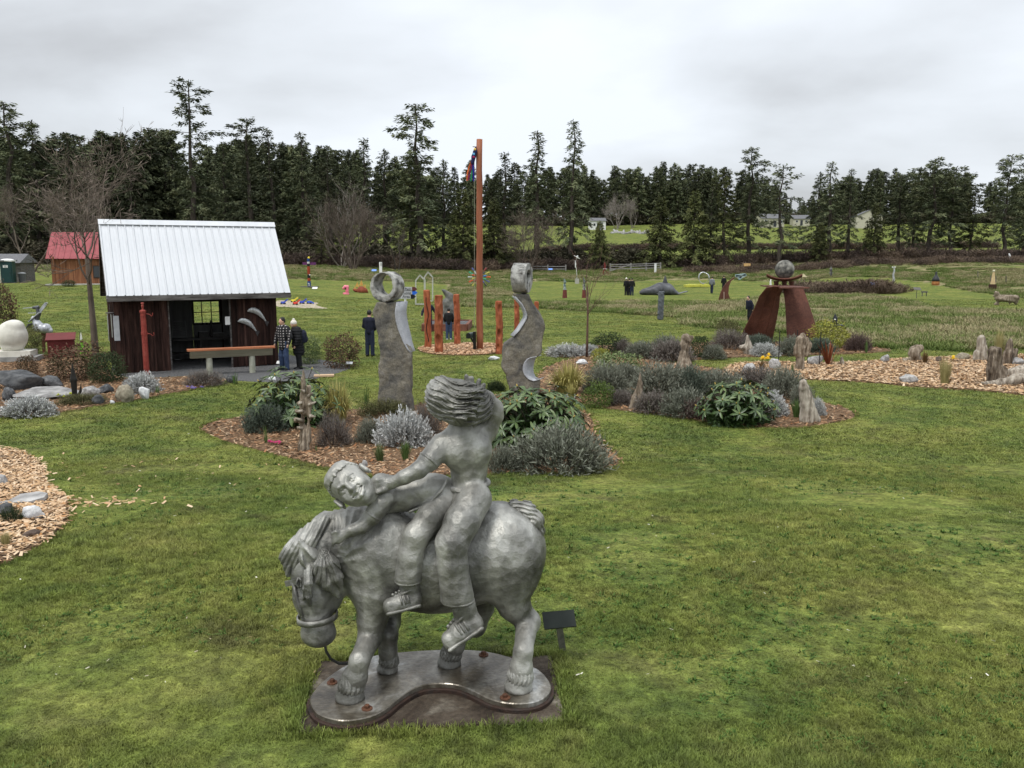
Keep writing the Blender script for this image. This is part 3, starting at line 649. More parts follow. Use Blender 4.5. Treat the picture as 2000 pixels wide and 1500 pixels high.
def plant_tree(px, Y, ty, kind, label, wf=1.35, rz=None, base_sink=.3):
    d = at(px, ty, Y); x = d[0]; g = float(gz(x, Y)); h = d[2]-g+base_sink
    s = h/TM[kind][2]; wf *= .85+.35*((px*.618) % 1); o = thing('conifer_tree', label, 'tree', (x, Y, g-base_sink), (px*.7 if rz is None else rz), 'conifers along the road')
    o.scale = (s*wf, s*wf, s)
    add('trunk', TM[kind][0], o); add('crown', TM[kind][1], o)
TREES = [
 (8, 150, 200, 1, 'tall thin-topped fir at the far left edge of the picture'), (62, 156, 236, 0, 'fir next to the leftmost tall thin-topped fir'),
 (366, 148, 158, 3, 'tallest gap-toothed fir rising above the shed roof'), (480, 150, 232, 3, 'clumpy-topped fir above the right half of the shed roof'),
 (588, 158, 258, 0, 'dense fir with twin tops right of the shed ridge'), (525, 164, 250, 8, 'narrow fir squeezed between two dense firs above the shed'),
 (812, 146, 203, 1, 'big broad fir left of the tall pole, ragged clumped top'), (800, 149, 330, 4, 'wide dark fir skirt below the ragged-topped fir left of the pole'),
 (905, 142, 372, 6, 'bushy olive young fir just left of the tall pole'), (965, 143, 390, 6, 'bushy olive young fir just right of the tall pole'),
 (985, 154, 298, 8, 'plain pointed fir in the row right of the tall pole'), (1050, 147, 256, 2, 'open-branched tall fir left of the slender spire fir'),
 (1120, 146, 235, 2, 'slender spire fir with evenly spaced whorls, right of centre'), (1172, 142, 432, 6, 'small bushy fir at the foot of the slender spire fir'),
 (1292, 143, 386, 6, 'young pointed fir standing alone before the green field'), (1358, 143, 374, 6, 'young fir second in the bushy clump above the whale'),
 (1418, 145, 330, 4, 'broad fir in the middle of the bushy clump above the whale'), (1470, 147, 288, 1, 'flat-topped fir overtopping the bushy clump above the whale'),
 (1392, 145, 362, 8, 'narrow fir hidden in the bushy clump above the whale'), (1530, 140, 322, 5, 'sparse lone fir with flat branches above the stone ball'),
 (1604, 149, 336, 0, 'dark fir right of the sparse lone fir'), (1626, 143, 316, 2, 'tall bare-stemmed fir right of the sparse lone fir'),
 (1664, 143, 330, 2, 'thin bare-stemmed fir before the cream gabled barn'), (1604, 140, 436, 6, 'small dense fir at the foot of the tall bare-stemmed fir'),
 (1712, 142, 398, 6, 'small wide fir just right of the cream gabled barn'), (1762, 148, 342, 9, 'open fir in the clump right of the barn'),
 (1792, 146, 350, 8, 'narrow fir in the clump right of the barn'), (1830, 144, 310, 7, 'largest fir of the clump at right, ragged crown'),
 (1868, 146, 326, 7, 'second large ragged fir of the clump at right'), (1905, 146, 372, 4, 'low broad fir ending the clump at right'),
 (1976, 143, 303, 7, 'big dark fir at the right edge of the picture'), (2012, 148, 322, 0, 'fir cut off by the right edge of the picture'),
 (640, 150, 300, 9, 'fir behind the pale leafless thicket'), (708, 156, 270, 8, 'pointed fir right behind the pale leafless thicket'), (752, 158, 292, 0, 'dense fir between the thicket and the ragged-topped fir'), (868, 156, 312, 0, 'dense fir behind the streamers on the pole'),
 (626, 138, 440, 4, 'low broad olive fir beside the pale leafless thicket'), (436, 156, 280, 0, 'dense fir behind the white roof, left of the clumpy-topped fir'), (250, 156, 300, 9, 'fir behind the bare tree at left'), (130, 152, 262, 0, 'dense fir behind the red-roofed cabin'),
]
for t in TREES: plant_tree(*t)
def wood(name, n, X0, X1, Y0, Y1, tops, label, seed):
    r = np.random.RandomState(seed); x = X0+(X1-X0)*r.rand(n); y = Y0+(Y1-Y0)*r.rand(n); P = np.stack([x, y, gz(x, y)-.3], 1)
    pxs = 1000+x/ (y*cos(PITCH))*FPX; ty = np.interp(pxs, [t[0] for t in tops], [t[1] for t in tops])
    ht = (500-ty)/FPX*y*1.0+CAM_H-gz(x, y); f = np.clip(ht, 10, 36)/23*(.58+.44*r.rand(n)**.8); wv = 1.0+.4*r.rand(n)
    protos = []
    for i in (0, 1, 2, 7, 8, 9):
        (tv, tf), (cv, cf) = conifer(**{**KINDS[i], 'nb': 74, 'dens': .95, 'leaf': .7, 'lw': .28, 'H': 23, 'seed': 50+i})
        me = mk_mesh('forest_tree', *join((tv, tf), (cv, cf)), NEEDLE); me.materials.append(BARK)
        mi = np.zeros(len(me.polygons), np.int32); mi[:len(tf)] = 1; me.polygons.foreach_set('material_index', mi); protos.append(me)
    scatter(name, P, np.stack([0*x, 0*x, r.rand(n)*6.28], 1), np.stack([f*wv, f*wv, f], 1), r.randint(0, len(protos), n), protos, label)
SKY = [(-300, 240), (0, 258), (100, 268), (300, 262), (450, 275), (560, 285), (700, 300), (900, 318), (1000, 325), (1200, 330), (1300, 322), (1450, 335), (1540, 375), (1575, 392), (1610, 360), (1700, 335), (1800, 330), (1900, 345), (2000, 360), (2300, 360)]
wood('forest', 240, -190, -38, 166, 230, SKY, 'dark conifer forest massed behind the shed at left', 3)
wood('forest', 460, -110, 300, 303, 345, SKY, 'dark distant conifer forest along the top of the green hill', 4)

# ---- leafless trees and thickets
def bare(seed, H, stems=1, spread=.5, levels=4, r0=.09, kids=4, twigs=6, tw=.5, thin=.52):
    r = np.random.RandomState(seed); parts = []; TP = []; TD = []
    def grow(p, d, l, rad, lv):
        k = 4; pts = [p]; d = d/np.linalg.norm(d)
        for i in range(k):
            d = d+r.randn(3)*(.13 if lv < levels or stems > 1 else .008)+np.array([0, 0, .06]); d /= np.linalg.norm(d); pts.append(pts[-1]+d*l/k)
        parts.append(quadtube(pts, [max(rad*(1-.45*i/k), .004) for i in range(k+1)], 5 if lv == levels else 3))
        if lv == 0 or rad < .004:
            for i in range(twigs): TP.append(pts[r.randint(1, k+1)]); TD.append(d+r.randn(3)*.7)
            return
        for c in range(kids):
            i = r.randint(2, k+1) if lv < levels or stems > 1 else k-r.randint(0, 2); nd = d+r.randn(3)*spread+np.array([0, 0, .12]); grow(pts[i], nd, l*(.5+.28*r.rand()), rad*(thin if lv == levels else .52), lv-1)
    for s in range(stems):
        a = 2*pi*s/max(stems, 1)+r.rand(); off = np.array([cos(a), sin(a), 0])*(.0 if stems == 1 else .35)
        grow(off, np.array([cos(a)*.42*(stems > 1), sin(a)*.42*(stems > 1), 1]), H*(.42*(.8+.4*r.rand()) if stems > 1 else .5), r0, levels)
    TP = np.array(TP); TD = np.array(TD); tw_ = leafmesh(TP, TD, tw*(.6+.8*r.rand(len(TP))), .022+.012*r.rand(len(TP)), None, 0, r)
    return join(*parts), tw_
def bare_tree(name, label, px, py, Y, H, seed, m=TWIG, loc=None, **kw):
    p = at(px, py) if Y is None else at(px, py, Y)
    if Y is not None: p[2] = float(gz(p[0], p[1]))
    (bv, bf), (tv, tf) = bare(seed, H, **kw); o = thing(name, label, 'tree', tuple(p-np.array([0, 0, .1])))
    add('trunk', mk_mesh('trunk', bv, bf, m, True), o); add('crown', mk_mesh('crown', tv, tf, m), o); return o
PALETW = mat('pale_twigs', [(.12, .10, .085), (.22, .19, .165), (.34, .31, .28)], scale=.5, rough=.9)
bare_tree('leafless_tree', 'large bare brown thicket tree with many stems, left of the ragged fir', 690, 520, 130, 11.5, 21, m=TWIG, stems=9, levels=3, spread=.36, r0=.14, kids=4, twigs=5, tw=1.5)
bare_tree('leafless_tree', 'pale grey dead-topped bare tree standing in the brown thicket', 668, 520, 134, 14, 22, m=PALETW, stems=4, levels=3, spread=.24, r0=.13, kids=3, twigs=2, tw=1.6)
bare_tree('leafless_tree', 'bare tree with a thick grey-brown trunk beside the shed corner', 187, 698, None, 7.6, 31, m=TWIG, stems=1, levels=4, spread=.7, r0=.14, kids=5, twigs=2, tw=.35, thin=.3)
bare_tree('leafless_tree', 'bare brown bushy tree between the pole and the slender spire fir', 1030, 518, 136, 10.5, 24, m=TWIG, stems=7, levels=3, spread=.4, r0=.1, kids=4, twigs=5, tw=1.3)
bare_tree('leafless_tree', 'leaning dark bare tree beside the big thicket', 775, 520, 134, 9, 25, m=BARK, stems=2, levels=3, spread=.6, r0=.14, kids=4, twigs=4, tw=.9)
bare_tree('leafless_tree', 'bare tree in front of the forest above the red cabin roof', 60, 520, 120, 12, 26, m=TWIG, stems=2, levels=4, spread=.6, r0=.15, kids=4, twigs=4, tw=1.2)
bare_tree('leafless_tree', 'pale bare birch-like tree before the forest right of the spire fir', 1205, 440, 285, 11, 27, m=PALETW, stems=5, levels=3, spread=.3, r0=.16, kids=4, twigs=5, tw=1.8)
bare_tree('leafless_tree', 'small pale bare tree at the hill forest edge', 1236, 440, 288, 9, 28, m=PALETW, stems=3, levels=3, spread=.3, r0=.14, kids=4, twigs=5, tw=1.6)
def thicket(seed, m, n=620, h=1.5, rad=1.2):
    r = np.random.RandomState(seed); a = r.rand(n)*6.28; q = np.sqrt(r.rand(n))*rad; P = np.stack([np.cos(a)*q, np.sin(a)*q, h*.75*r.rand(n)*(1-(q/rad)**2*.6)], 1)
    D = np.stack([np.cos(a)*.5, np.sin(a)*.5, .7+0*a], 1)+r.randn(n, 3)*.45
    V, F = leafmesh(P, D, h*(.16+.24*r.rand(n)), .03+.035*r.rand(n), None, .1, r); return mk_mesh('thicket', V, F, m)
BRAM = mat('bramble', [(.030, .022, .018), (.070, .050, .040), (.115, .085, .065)], scale=.35, rough=.9, world=True, detail=4)
BRAM2 = mat('red_bramble', [(.056, .038, .028), (.115, .080, .056), (.175, .135, .092)], scale=.35, rough=.9, world=True, detail=4)
tk = [thicket(i, BRAM) for i in range(3)]+[thicket(3+i, BRAM2) for i in range(3)]
def hedge(label, pts, seed, red=.5, hs=1.0):
    r = np.random.RandomState(seed); P = np.array([(x, y, float(gz(x, y))-.1) for x, y in pts]); n = len(P)
    f = hs*(.7+.6*r.rand(n)); scatter('bramble_hedge', P, np.stack([0*f, 0*f, r.rand(n)*6.28], 1), np.stack([f*1.3, f*1.3, f], 1), np.where(r.rand(n) < red, 3, 0)+r.randint(0, 3, n), tk, label)
r_ = np.random.RandomState(8)
hedge('dark leafless bramble hedge along the road below the conifers', [(x, 139+5*r_.rand()+3*sin(x*.05)) for x in np.linspace(-75, 95, 330) if not (15 < x < 24)], 1, .3, 1.3)
hedge('brown hedgerow dividing the two green fields on the hill', [(x, 196+3*r_.rand()) for x in np.linspace(8, 110, 170)], 2, .6, 1.2)
m0 = at(1640, 572); hedge('reddish brown thorny mound in the meadow right of the stone ball', [(m0[0]+r_.uniform(-5.5, 6), m0[1]+r_.uniform(-3, 3)) for i in range(60)], 3, 1, .95)
hedge('reddish scrub strip in front of the right-hand firs', [(x, 126+9*r_.rand()) for x in np.linspace(28, 92, 150)], 4, .85, .75)
# ---- far houses, gate and fence
CREAM = mat('cream_paint', [(.40, .38, .29), (.46, .44, .35)], scale=2, rough=.7); WHT = mat('white_paint', [(.62, .62, .60), (.74, .74, .72)], scale=3, rough=.6)
GREYR = mat('grey_shingle', [(.10, .10, .105), (.16, .16, .165)], scale=6, rough=.9); DARKG = mat('dark_glass', (.02, .023, .026), rough=.15, spec=.6)
def house(name, label, px, py, Y, w_, d_, h, rh, rz, wall, roof, wins=(), door=None):
    p = at(px, py, Y); p[2] = float(gz(p[0], p[1]))
    o = thing(name, label, 'building', tuple(p), rz)
    b = MB(); b.prism([(-d_/2, -.6), (d_/2, -.6), (d_/2, h), (0, h+rh), (-d_/2, h)], w_, Matrix(((0, 0, 1), (1, 0, 0), (0, 1, 0))), (-w_/2, 0, 0)); b.build('wall', wall, o)
    for s in (-1, 1):
        b = MB(); b.bar((0, s*(d_/4+.12), h+rh/2-.06+.1), (0.01, s*(d_/4+.12), h+rh/2-.06+.1), .1, .1) if False else None
        b = MB(); L_ = sqrt((d_/2)**2+rh**2); a = atan2(rh, d_/2); M = Matrix.Rotation(-s*a, 3, 'X'); b.box((0, s*(d_/4+.1), h+rh/2+.06-.02), (w_+.5, L_+.35, .10), M=M); b.build('roof', roof, o)
    for x, z, ww, hh in wins:
        b = MB(); b.box((x, -d_/2-.02, z), (ww, .06, hh)); f = b.build('window', WHT, o); b = MB(); b.box((x, -d_/2-.055, z), (ww*.8, .03, hh*.8)); b.build('pane', DARKG, f)
    if door:
        x, ww, hh = door; b = MB(); b.box((x, -d_/2-.03, hh/2), (ww, .06, hh)); b.build('door', DARKG, o)
    return o
house('barn', 'cream gabled barn on the hill between the right-hand firs', 1692, 424, 285, 11, 8, 3.4, 1.9, R(78), CREAM, GREYR, ((2.5, 1.8, 1, 1),))
house('farmhouse', 'low pale farmhouse on the hill behind the sparse lone fir', 1502, 436, 280, 7.5, 6, 2.6, 1.4, R(8), CREAM, GREYR, ((-2.4, 1.6, 1.1, 1), (2.6, 1.6, 1.2, 1)), (.6, .9, 1.9))
house('farmhouse', 'grey-roofed cottage just right of the low pale farmhouse', 1562, 436, 290, 5.5, 5, 2.2, 1.2, R(-6), CREAM, GREYR, ((-1.5, 1.4, .8, .8), (1.5, 1.4, .8, .8)), (0, .8, 1.8))
house('shed', 'small white shed on the hill right of the slender spire fir', 1166, 440, 282, 5, 4, 2.7, .9, R(5), WHT, GREYR, ((-1.2, 1.5, .8, 1), (1.2, 1.5, .8, 1)), (0, .8, 1.9))
# low rock row on the hill
ST_G = mat('field_stone', [(.16, .155, .15), (.30, .29, .28), (.46, .45, .43)], scale=3, rough=.9, bump=.4, rnd=.25)
def rock_mesh(seed, v=.12, jag=.25):
    r = np.random.RandomState(seed); b = MB(); b.ball((0, 0, 0), 1, 20); V = np.array(b.V); V = V*(1+jag*vnoise(V, 1.6, seed)+jag*.5*vnoise(V, 4.3, seed+3))[:, None]
    for i in range(11):
        nn = r.randn(3); nn /= np.linalg.norm(nn); dd = .66+.22*r.rand(); q = V@nn; V = V-np.maximum(q-dd, 0)[:, None]*nn*.95
    V = V*(1+.035*vnoise(V, 7, seed+8))[:, None]
    return mk_mesh('rock', V, b.F, ST_G, True)
ROCKS = [rock_mesh(i) for i in range(8)]
for i in range(14):
    p = at(1196+5.4*i, 441, 262+3*sin(i)); p[2] = float(gz(p[0], p[1])); o = add('field_stone', ROCKS[i % 8], None, tuple(p+np.array([0, 0, .1])), (i, i*2, i*3), (.8+.4*sin(i*2)**2, .6, .5)); tag(o, ('first', 'second', 'third', 'fourth', 'fifth', 'sixth', 'seventh', 'eighth', 'ninth', 'tenth', 'eleventh', 'twelfth', 'thirteenth', 'last')[i]+' pale stone from the left in the row atop the hill field', 'rock', 'row of stones on the hill')
WOODG = mat('grey_rail', [(.17, .16, .15), (.30, .29, .27)], scale=5, rough=.9, stretch=(1, 1, .3))
def rail_fence(label, pts, h=1.2, rails=(.45, .85, 1.15), brace=False, m=WOODG):
    P = [np.array(at(*p)) if len(p) == 2 else np.array(p) for p in pts]
    o = thing('rail_fence', label, 'fence', tuple(P[0]))
    for p in P: q = p-P[0]; b = MB(); b.box((q[0], q[1], q[2]+h/2), (.2, .2, h+.2)); b.build('post', m, o)
    for a, c in zip(P[:-1], P[1:]):
        for z in rails: b = MB(); b.bar(a-P[0]+np.array([0, -.12, z]), c-P[0]+np.array([0, -.12, z]), .05, .13); b.build('rail', m, o)
    if brace: a, c = P[0], P[1]; b = MB(); b.bar(a-P[0]+np.array([0, -.18, .15]), c-P[0]+np.array([0, -.18, 1.1]), .05, .12); b.build('brace', m, o)
def gp(px, Y, py=520): p = at(px, py, Y); p[2] = float(gz(p[0], Y)); return tuple(p)
rail_fence('grey wooden field gate and rail fence by the road right of the sapling', [gp(1192, 137), gp(1232, 137), gp(1262, 137.5), gp(1290, 138)], brace=True)
rail_fence('low grey rail fence by the road just right of the standing stone', [gp(1040, 138), gp(1070, 138), gp(1105, 138)], h=1.0, rails=(.4, .8))
PW = MB(); PW.box((0, 0, .7), (.3, .3, 1.4)); PW.box((0, 0, 1.45), (.36, .36, .1))
o = PW.build('gate_post', WHT, None, loc=gp(1280, 134)); tag(o, 'single white post left of the ring sculpture by the road', 'post')

UNDER = mat('undergrowth', [(.028, .028, .017), (.062, .058, .034), (.11, .095, .06)], scale=.3, rough=.9, world=True, detail=5)
def bushmesh(seed, n=900):
    r = np.random.RandomState(seed); v = r.randn(n, 3); v /= np.linalg.norm(v, axis=1, keepdims=True); q = r.rand(n, 1)**.4; P = v*q*np.array([1.5, 1.5, 1.3])+np.array([0, 0, 1.2]); P[:, 2] = np.abs(P[:, 2])
    return mk_mesh('bush', *leafmesh(P, v+r.randn(n, 3)*.8, .35+.3*r.rand(n), .16+.12*r.rand(n), None, .1, r), UNDER)
ub = [bushmesh(i) for i in range(4)]
r = np.random.RandomState(77); n = 260; x = np.concatenate([-120+82*r.rand(170), -38+60*r.rand(90)]); y = np.concatenate([146+60*r.rand(170)**1.5, 145+6*r.rand(90)]); f = .8+1.1*r.rand(n); f[170:] *= .7
scatter('undergrowth', np.stack([x, y, gz(x, y)], 1), np.stack([0*x, 0*x, r.rand(n)*6.28], 1), np.stack([f*1.3, f*1.3, f], 1), r.randint(0, 4, n), ub, 'dark olive undergrowth filling the wood edge at left')
r = np.random.RandomState(78); n = 330; x = -105+400*r.rand(n); y = 303+9*r.rand(n); f = .7+.8*r.rand(n)
scatter('undergrowth', np.stack([x, y, gz(x, y)], 1), np.stack([0*x, 0*x, r.rand(n)*6.28], 1), np.stack([f*1.6, f*1.6, f], 1), r.randint(0, 4, n), ub, 'dark undergrowth along the foot of the hill forest')
# ------------------------------------------------------------------ the cast pony with two children
def cast_mat():
    m = mat('cast_metal', [(.085, .082, .069), (.195, .19, .17), (.30, .295, .268), (.45, .445, .41)], scale=2.1, rough=.5, detail=5, dist=.7, lo=.34, hi=.68, spec=.5, metal=.42)
    t = m.node_tree; L = t.links.new; b = t.nodes['Principled BSDF']
    g = N(t, 'ShaderNodeTexCoord')
    # rain-streaked dark patina and worn pale metal
    sm = N(t, 'ShaderNodeMapping'); sm.inputs['Scale'].default_value = (1, 1, .38); L(g.outputs['Object'], sm.inputs[0])
    sn = N(t, 'ShaderNodeTexNoise'); sn.inputs['Scale'].default_value = 4; sn.inputs['Detail'].default_value = 5; sn.inputs['Roughness'].default_value = .55; sn.inputs['Distortion'].default_value = .5; L(sm.outputs[0], sn.inputs['Vector'])
    sr = N(t, 'ShaderNodeMapRange'); L(sn.outputs[0], sr.inputs[0]); sr.inputs[1].default_value = .34; sr.inputs[2].default_value = .64; sr.inputs[3].default_value = .45; sr.inputs[4].default_value = 1.28
    hv = N(t, 'ShaderNodeHueSaturation'); L(sr.outputs[0], hv.inputs['Value']); L(b.inputs['Base Color'].links[0].from_socket, hv.inputs['Color']); L(hv.outputs[0], b.inputs['Base Color'])
    vo = N(t, 'ShaderNodeTexVoronoi', feature='SMOOTH_F1'); vo.inputs['Scale'].default_value = 16; vo.inputs['Smoothness'].default_value = .08; L(g.outputs['Object'], vo.inputs['Vector'])
    n1 = N(t, 'ShaderNodeTexNoise'); n1.inputs['Scale'].default_value = 70; n1.inputs['Detail'].default_value = 4; L(g.outputs['Object'], n1.inputs['Vector'])
    v2 = N(t, 'ShaderNodeTexVoronoi'); v2.inputs['Scale'].default_value = 95; L(g.outputs['Object'], v2.inputs['Vector'])
    pit = N(t, 'ShaderNodeMapRange'); L(v2.outputs['Distance'], pit.inputs[0]); pit.inputs[1].default_value = 0.0; pit.inputs[2].default_value = .28
    n3 = N(t, 'ShaderNodeTexNoise'); n3.inputs['Scale'].default_value = 6; L(g.outputs['Object'], n3.inputs['Vector'])
    gate = N(t, 'ShaderNodeMapRange'); L(n3.outputs[0], gate.inputs[0]); gate.inputs[1].default_value = .48; gate.inputs[2].default_value = .62
    pm = N(t, 'ShaderNodeMath', operation='MULTIPLY'); L(pit.outputs[0], pm.inputs[0]); L(gate.outputs[0], pm.inputs[1])
    b1 = N(t, 'ShaderNodeBump'); b1.inputs['Strength'].default_value = .2; b1.inputs['Distance'].default_value = .05; L(vo.outputs['Distance'], b1.inputs['Height'])
    b2 = N(t, 'ShaderNodeBump'); b2.inputs['Strength'].default_value = .28; b2.inputs['Distance'].default_value = .014; L(n1.outputs[0], b2.inputs['Height']); L(b1.outputs[0], b2.inputs['Normal'])
    b3 = N(t, 'ShaderNodeBump'); b3.inputs['Strength'].default_value = .55; b3.inputs['Distance'].default_value = .006; L(pm.outputs[0], b3.inputs['Height']); L(b2.outputs[0], b3.inputs['Normal'])
    L(b3.outputs[0], b.inputs['Normal'])
    return m
CAST = cast_mat()
ST_Y = 5.70
U = 1/272.0
def S(px, py, d): return at(px, py, ST_Y+d)
def SS(l): return [S(*p) for p in l]
def plane_pt(px, py, z):
    d = ray(px, py); t = (z-CAM_H)/d[2]; return np.array([d[0]*t, d[1]*t, z])
GZ0 = 0.8

def horse_statue():
    o = S(840, 1330, 0); o[2] = GZ0
    T = thing('pony_statue', 'grey cast metal statue of a pony carrying a smiling boy and a girl', 'statue', tuple(o))
    # ---- pony: body, neck, head and legs as one continuous cast
    c = Clay(.0105)
    c.ell(S(748, 1092, .04), (92*U, .235, 100*U), .03)                    # chest
    c.limb(SS([(760, 1092, .05), (850, 1094, .08), (960, 1078, .11)]), [.30, .325, .325], .08)
    c.ell(S(974, 1076, .11), (92*U, .29, 97*U), .06)                     # rump
    c.ell(S(1000, 1100, -.02), (55*U, .16, 85*U), .06)                   # near thigh
    c.ell(S(735, 1118, -.09), (62*U, .13, 78*U), .06)                    # near shoulder
    c.ell(S(850, 1130, .06), (120*U, .26, 64*U), .06)                    # belly
    # neck: arched down to the left
    c.limb(SS([(745, 1062, .02), (690, 1062, -.02), (642, 1066, -.06), (606, 1098, -.10)]), [.28, .22, .168, .128], .07)
    c.limb(SS([(700, 1020, .0), (640, 1028, -.04), (597, 1060, -.07)]), [.12, .10, .09], .06)   # crest
    # head, hanging: forehead, cheeks, muzzle
    c.limb(SS([(606, 1112, -.12), (612, 1165, -.16), (620, 1215, -.20)]), [.135, .132, .098], .06)
    c.ell(S(636, 1156, -.10), (34*U, .11, 44*U), .05)                    # jowl
    c.ell(S(622, 1236, -.21), (33*U, .10, 27*U), .04)                    # muzzle
    c.ell(S(624, 1252, -.26), (14*U, .03, 8*U), .02)                     # lip
    c.limb(SS([(612, 1251, -.315), (618, 1254, -.32)]), .010, .012, sub=True)
    c.ell(S(594, 1180, -.285), (10*U, .02, 6*U), .012)                   # eye
    c.limb(SS([(584, 1172, -.27), (594, 1168, -.285), (604, 1172, -.285)]), .013, .015)
    # legs, each running down into its hoof
    HB = [plane_pt(684, 1364, GZ0+.077), plane_pt(757, 1310, GZ0+.077), plane_pt(1013, 1345, GZ0+.077), plane_pt(878, 1298, GZ0+.077)]
    def down(b, dx): return [b+np.array([dx, 0, .27]), b+np.array([dx*.6, 0, .15]), b+np.array([.005, 0, .06])]
    c.limb(SS([(735, 1160, -.10), (727, 1208, -.13), (722, 1246, -.16)])+down(HB[0], .07), [.155, .102, .080, .066, .074, .07], .05)
    c.limb(SS([(757, 1160, .20), (758, 1215, .21)])+down(HB[1], .01), [.13, .088, .068, .064, .06], .05)
    c.limb(SS([(985, 1130, .0), (1003, 1180, -.01), (1030, 1214, .0)])+down(HB[2], .03), [.18, .112, .080, .064, .074, .074], .05)
    c.ell(S(1040, 1216, .02), (14*U, .06, 20*U), .04)                    # hock point
    c.limb(SS([(930, 1140, .26), (938, 1185, .30), (928, 1222, .31)])+down(HB[3], .06), [.15, .10, .08, .07, .074, .066], .05)
    NC = S(655, 1030, -.12); N2 = S(660, 1095, -.15)
    def comb(X, Y, Z):
        m = np.clip(1.25-np.sqrt(((X-NC[0])/.26)**2+((Y-NC[1])/.40)**2+((Z-NC[2])/.22)**2), 0, .25)*4
        a = np.arctan2(X-N2[0], Z-N2[2])
        return (.011*m*(.5-np.abs(np.sin(a*13+2*np.sin(a*5+Z*9)))-.4*np.abs(np.sin(a*29+Z*14)))).astype(np.float32)*-1
    horse = c.build('pony_body', CAST, T, o, disp=comb)
    # ---- hooves with feathered fetlocks
    for base, r in zip(HB, (.100, .078, .100, .088)):
        k = Clay(.008)
        k.limb([base+(0, 0, r*.15), base+(.012, 0, r*.75)], [r, r*.80], .01)
        k.box(base-(0, 0, r*.9), (r*2, r*2, r*.9), .012, sub=True)
        k.build('hoof', CAST, T, o)
        f = Clay(.0058); rng = random.Random(int(base[0]*1000))
        f.limb([base+(.02, 0, r*1.7), base+(.012, 0, r*.95)], [r*.66, r*.86], .02)
        def fur(X, Y, Z, base=base, r=r):
            a = np.arctan2(Y-base[1], X-base[0]); return (-.009*(np.abs(np.sin(a*9+2*np.sin(Z*30)))+.5*np.abs(np.sin(a*21)))*np.clip((base[2]+r*2.1-Z)/(r*.8), 0, 1)+.004).astype(np.float32)
        f.box(base+(0, 0, -r*.55+rng.uniform(0, .01)), (r*2, r*2, r*1.1), .012, sub=True)
        f.build('fetlock_hair', CAST, T, o, disp=fur)
    # ---- ears
    for a, b, w in (((616, 1108, -.22), (585, 1056, -.26), .058), ((655, 1068, -.14), (660, 1034, -.15), .046)):
        k = Clay(.006); A, B = S(*a), S(*b); mid = A*.45+B*.55
        k.limb([A, A*.6+B*.4, B], [w*1.0, w*1.15, .010], .02)
        k.limb([A*.75+B*.25+np.array([.004, -w*1.05, .0]), A*.2+B*.8+np.array([0, -w*.6, 0])], [w*.62, .008], .012, sub=True)
        k.build('ear', CAST, T, o)
    # ---- mane: hanging locks on the left of the crest, heavy tuft by the cheek, thin lock down the face
    rng = random.Random(5)
    def groove(C, across, along, fr, amp, wob=.5):
        a = np.array(across, float); a /= np.linalg.norm(a); b = np.array(along, float); b /= np.linalg.norm(b)
        def f(X, Y, Z):
            x, y, z = X-C[0], Y-C[1], Z-C[2]; u = a[0]*x+a[1]*y+a[2]*z; v = b[0]*x+b[1]*y+b[2]*z
            g = np.abs(np.sin(u*fr+wob*np.sin(v*17+u*9)))+.5*np.abs(np.sin(u*fr*2.3+wob*2*np.sin(v*23)))
            return (amp*(.55-g*.75)*-1).astype(np.float32)*-1
        return f
    k = Clay(.0055)
    for i in range(11):
        t = i/10; x0 = 634-66*t+rng.uniform(-2, 2); y0 = 1016+50*t**1.4
        x1 = 604-44*t+rng.uniform(-4, 4); y1 = 1104+26*t+rng.uniform(-12, 12)
        k.limb(SS([(x0, y0, -.12), ((x0+x1)/2-9, (y0+y1)/2-8, -.20), (x1, y1, -.21)]), [.034, .040, .010], .006)
    k.build('mane', CAST, T, o, disp=groove(S(600, 1070, -.18), S(620, 1080, -.18)-S(590, 1066, -.18), S(595, 1100, -.2)-S(610, 1040, -.16), 105, .010))
    k = Clay(.005)
    for (a, b, c3, d3, r) in (((634, 1078), (628, 1104), (640, 1140), (660, 1164), .040), ((636, 1076), (648, 1100), (658, 1128), (664, 1156), .042), ((630, 1084), (622, 1108), (626, 1132), (642, 1152), .034)):
        k.limb(SS([(*a, -.235), (*b, -.27), (*c3, -.28), (*d3, -.25)]), [.022, r, r*.95, .012], .02)
    A0 = S(634, 1066, -.24)
    def fan(X, Y, Z):
        a = np.arctan2(X-A0[0], -(Z-A0[2])); q = np.sqrt((X-A0[0])**2+(Z-A0[2])**2)
        g = np.abs(np.sin(a*15+5*q+.5*np.sin(q*30)))+.5*np.abs(np.sin(a*33+9*q)); return (.012*(.55-g*.8)).astype(np.float32)
    k.build('forelock', CAST, T, o, disp=fan)
    k = Clay(.0045)
    k.limb(SS([(604, 1108, -.27), (602, 1140, -.315), (603, 1165, -.32), (606, 1184, -.31)]), [.020, .028, .022, .006], .006)
    k.limb(SS([(598, 1116, -.28), (596, 1150, -.315), (593, 1172, -.31)]), [.016, .018, .005], .006)
    k.build('forelock', CAST, T, o, disp=groove(S(600, 1140, -.3), (1, 0, .1), (0, 0, 1), 170, .006))
    # ---- tail
    k = Clay(.0055)
    k.limb(SS([(1006, 990, .11), (1028, 998, .10), (1043, 1016, .09), (1050, 1038, .09), (1053, 1060, .09)]), [.05, .062, .062, .045, .012], .02)
    TC = S(1020, 1040, .1)
    def tailf(X, Y, Z):
        q = np.sqrt((X-TC[0])**2+(Z-TC[2])**2); a = np.arctan2(X-TC[0], Z-TC[2])
        g = np.abs(np.sin(q*95+(Y-TC[1])*40+.9*np.sin(a*7)))+.5*np.abs(np.sin(q*190+(Y-TC[1])*90+a*9)); return (.014*(.5-g*.8)).astype(np.float32)
    k.build('tail', CAST, T, o, disp=tailf)
    # ---- halter and rein
    b = MB()
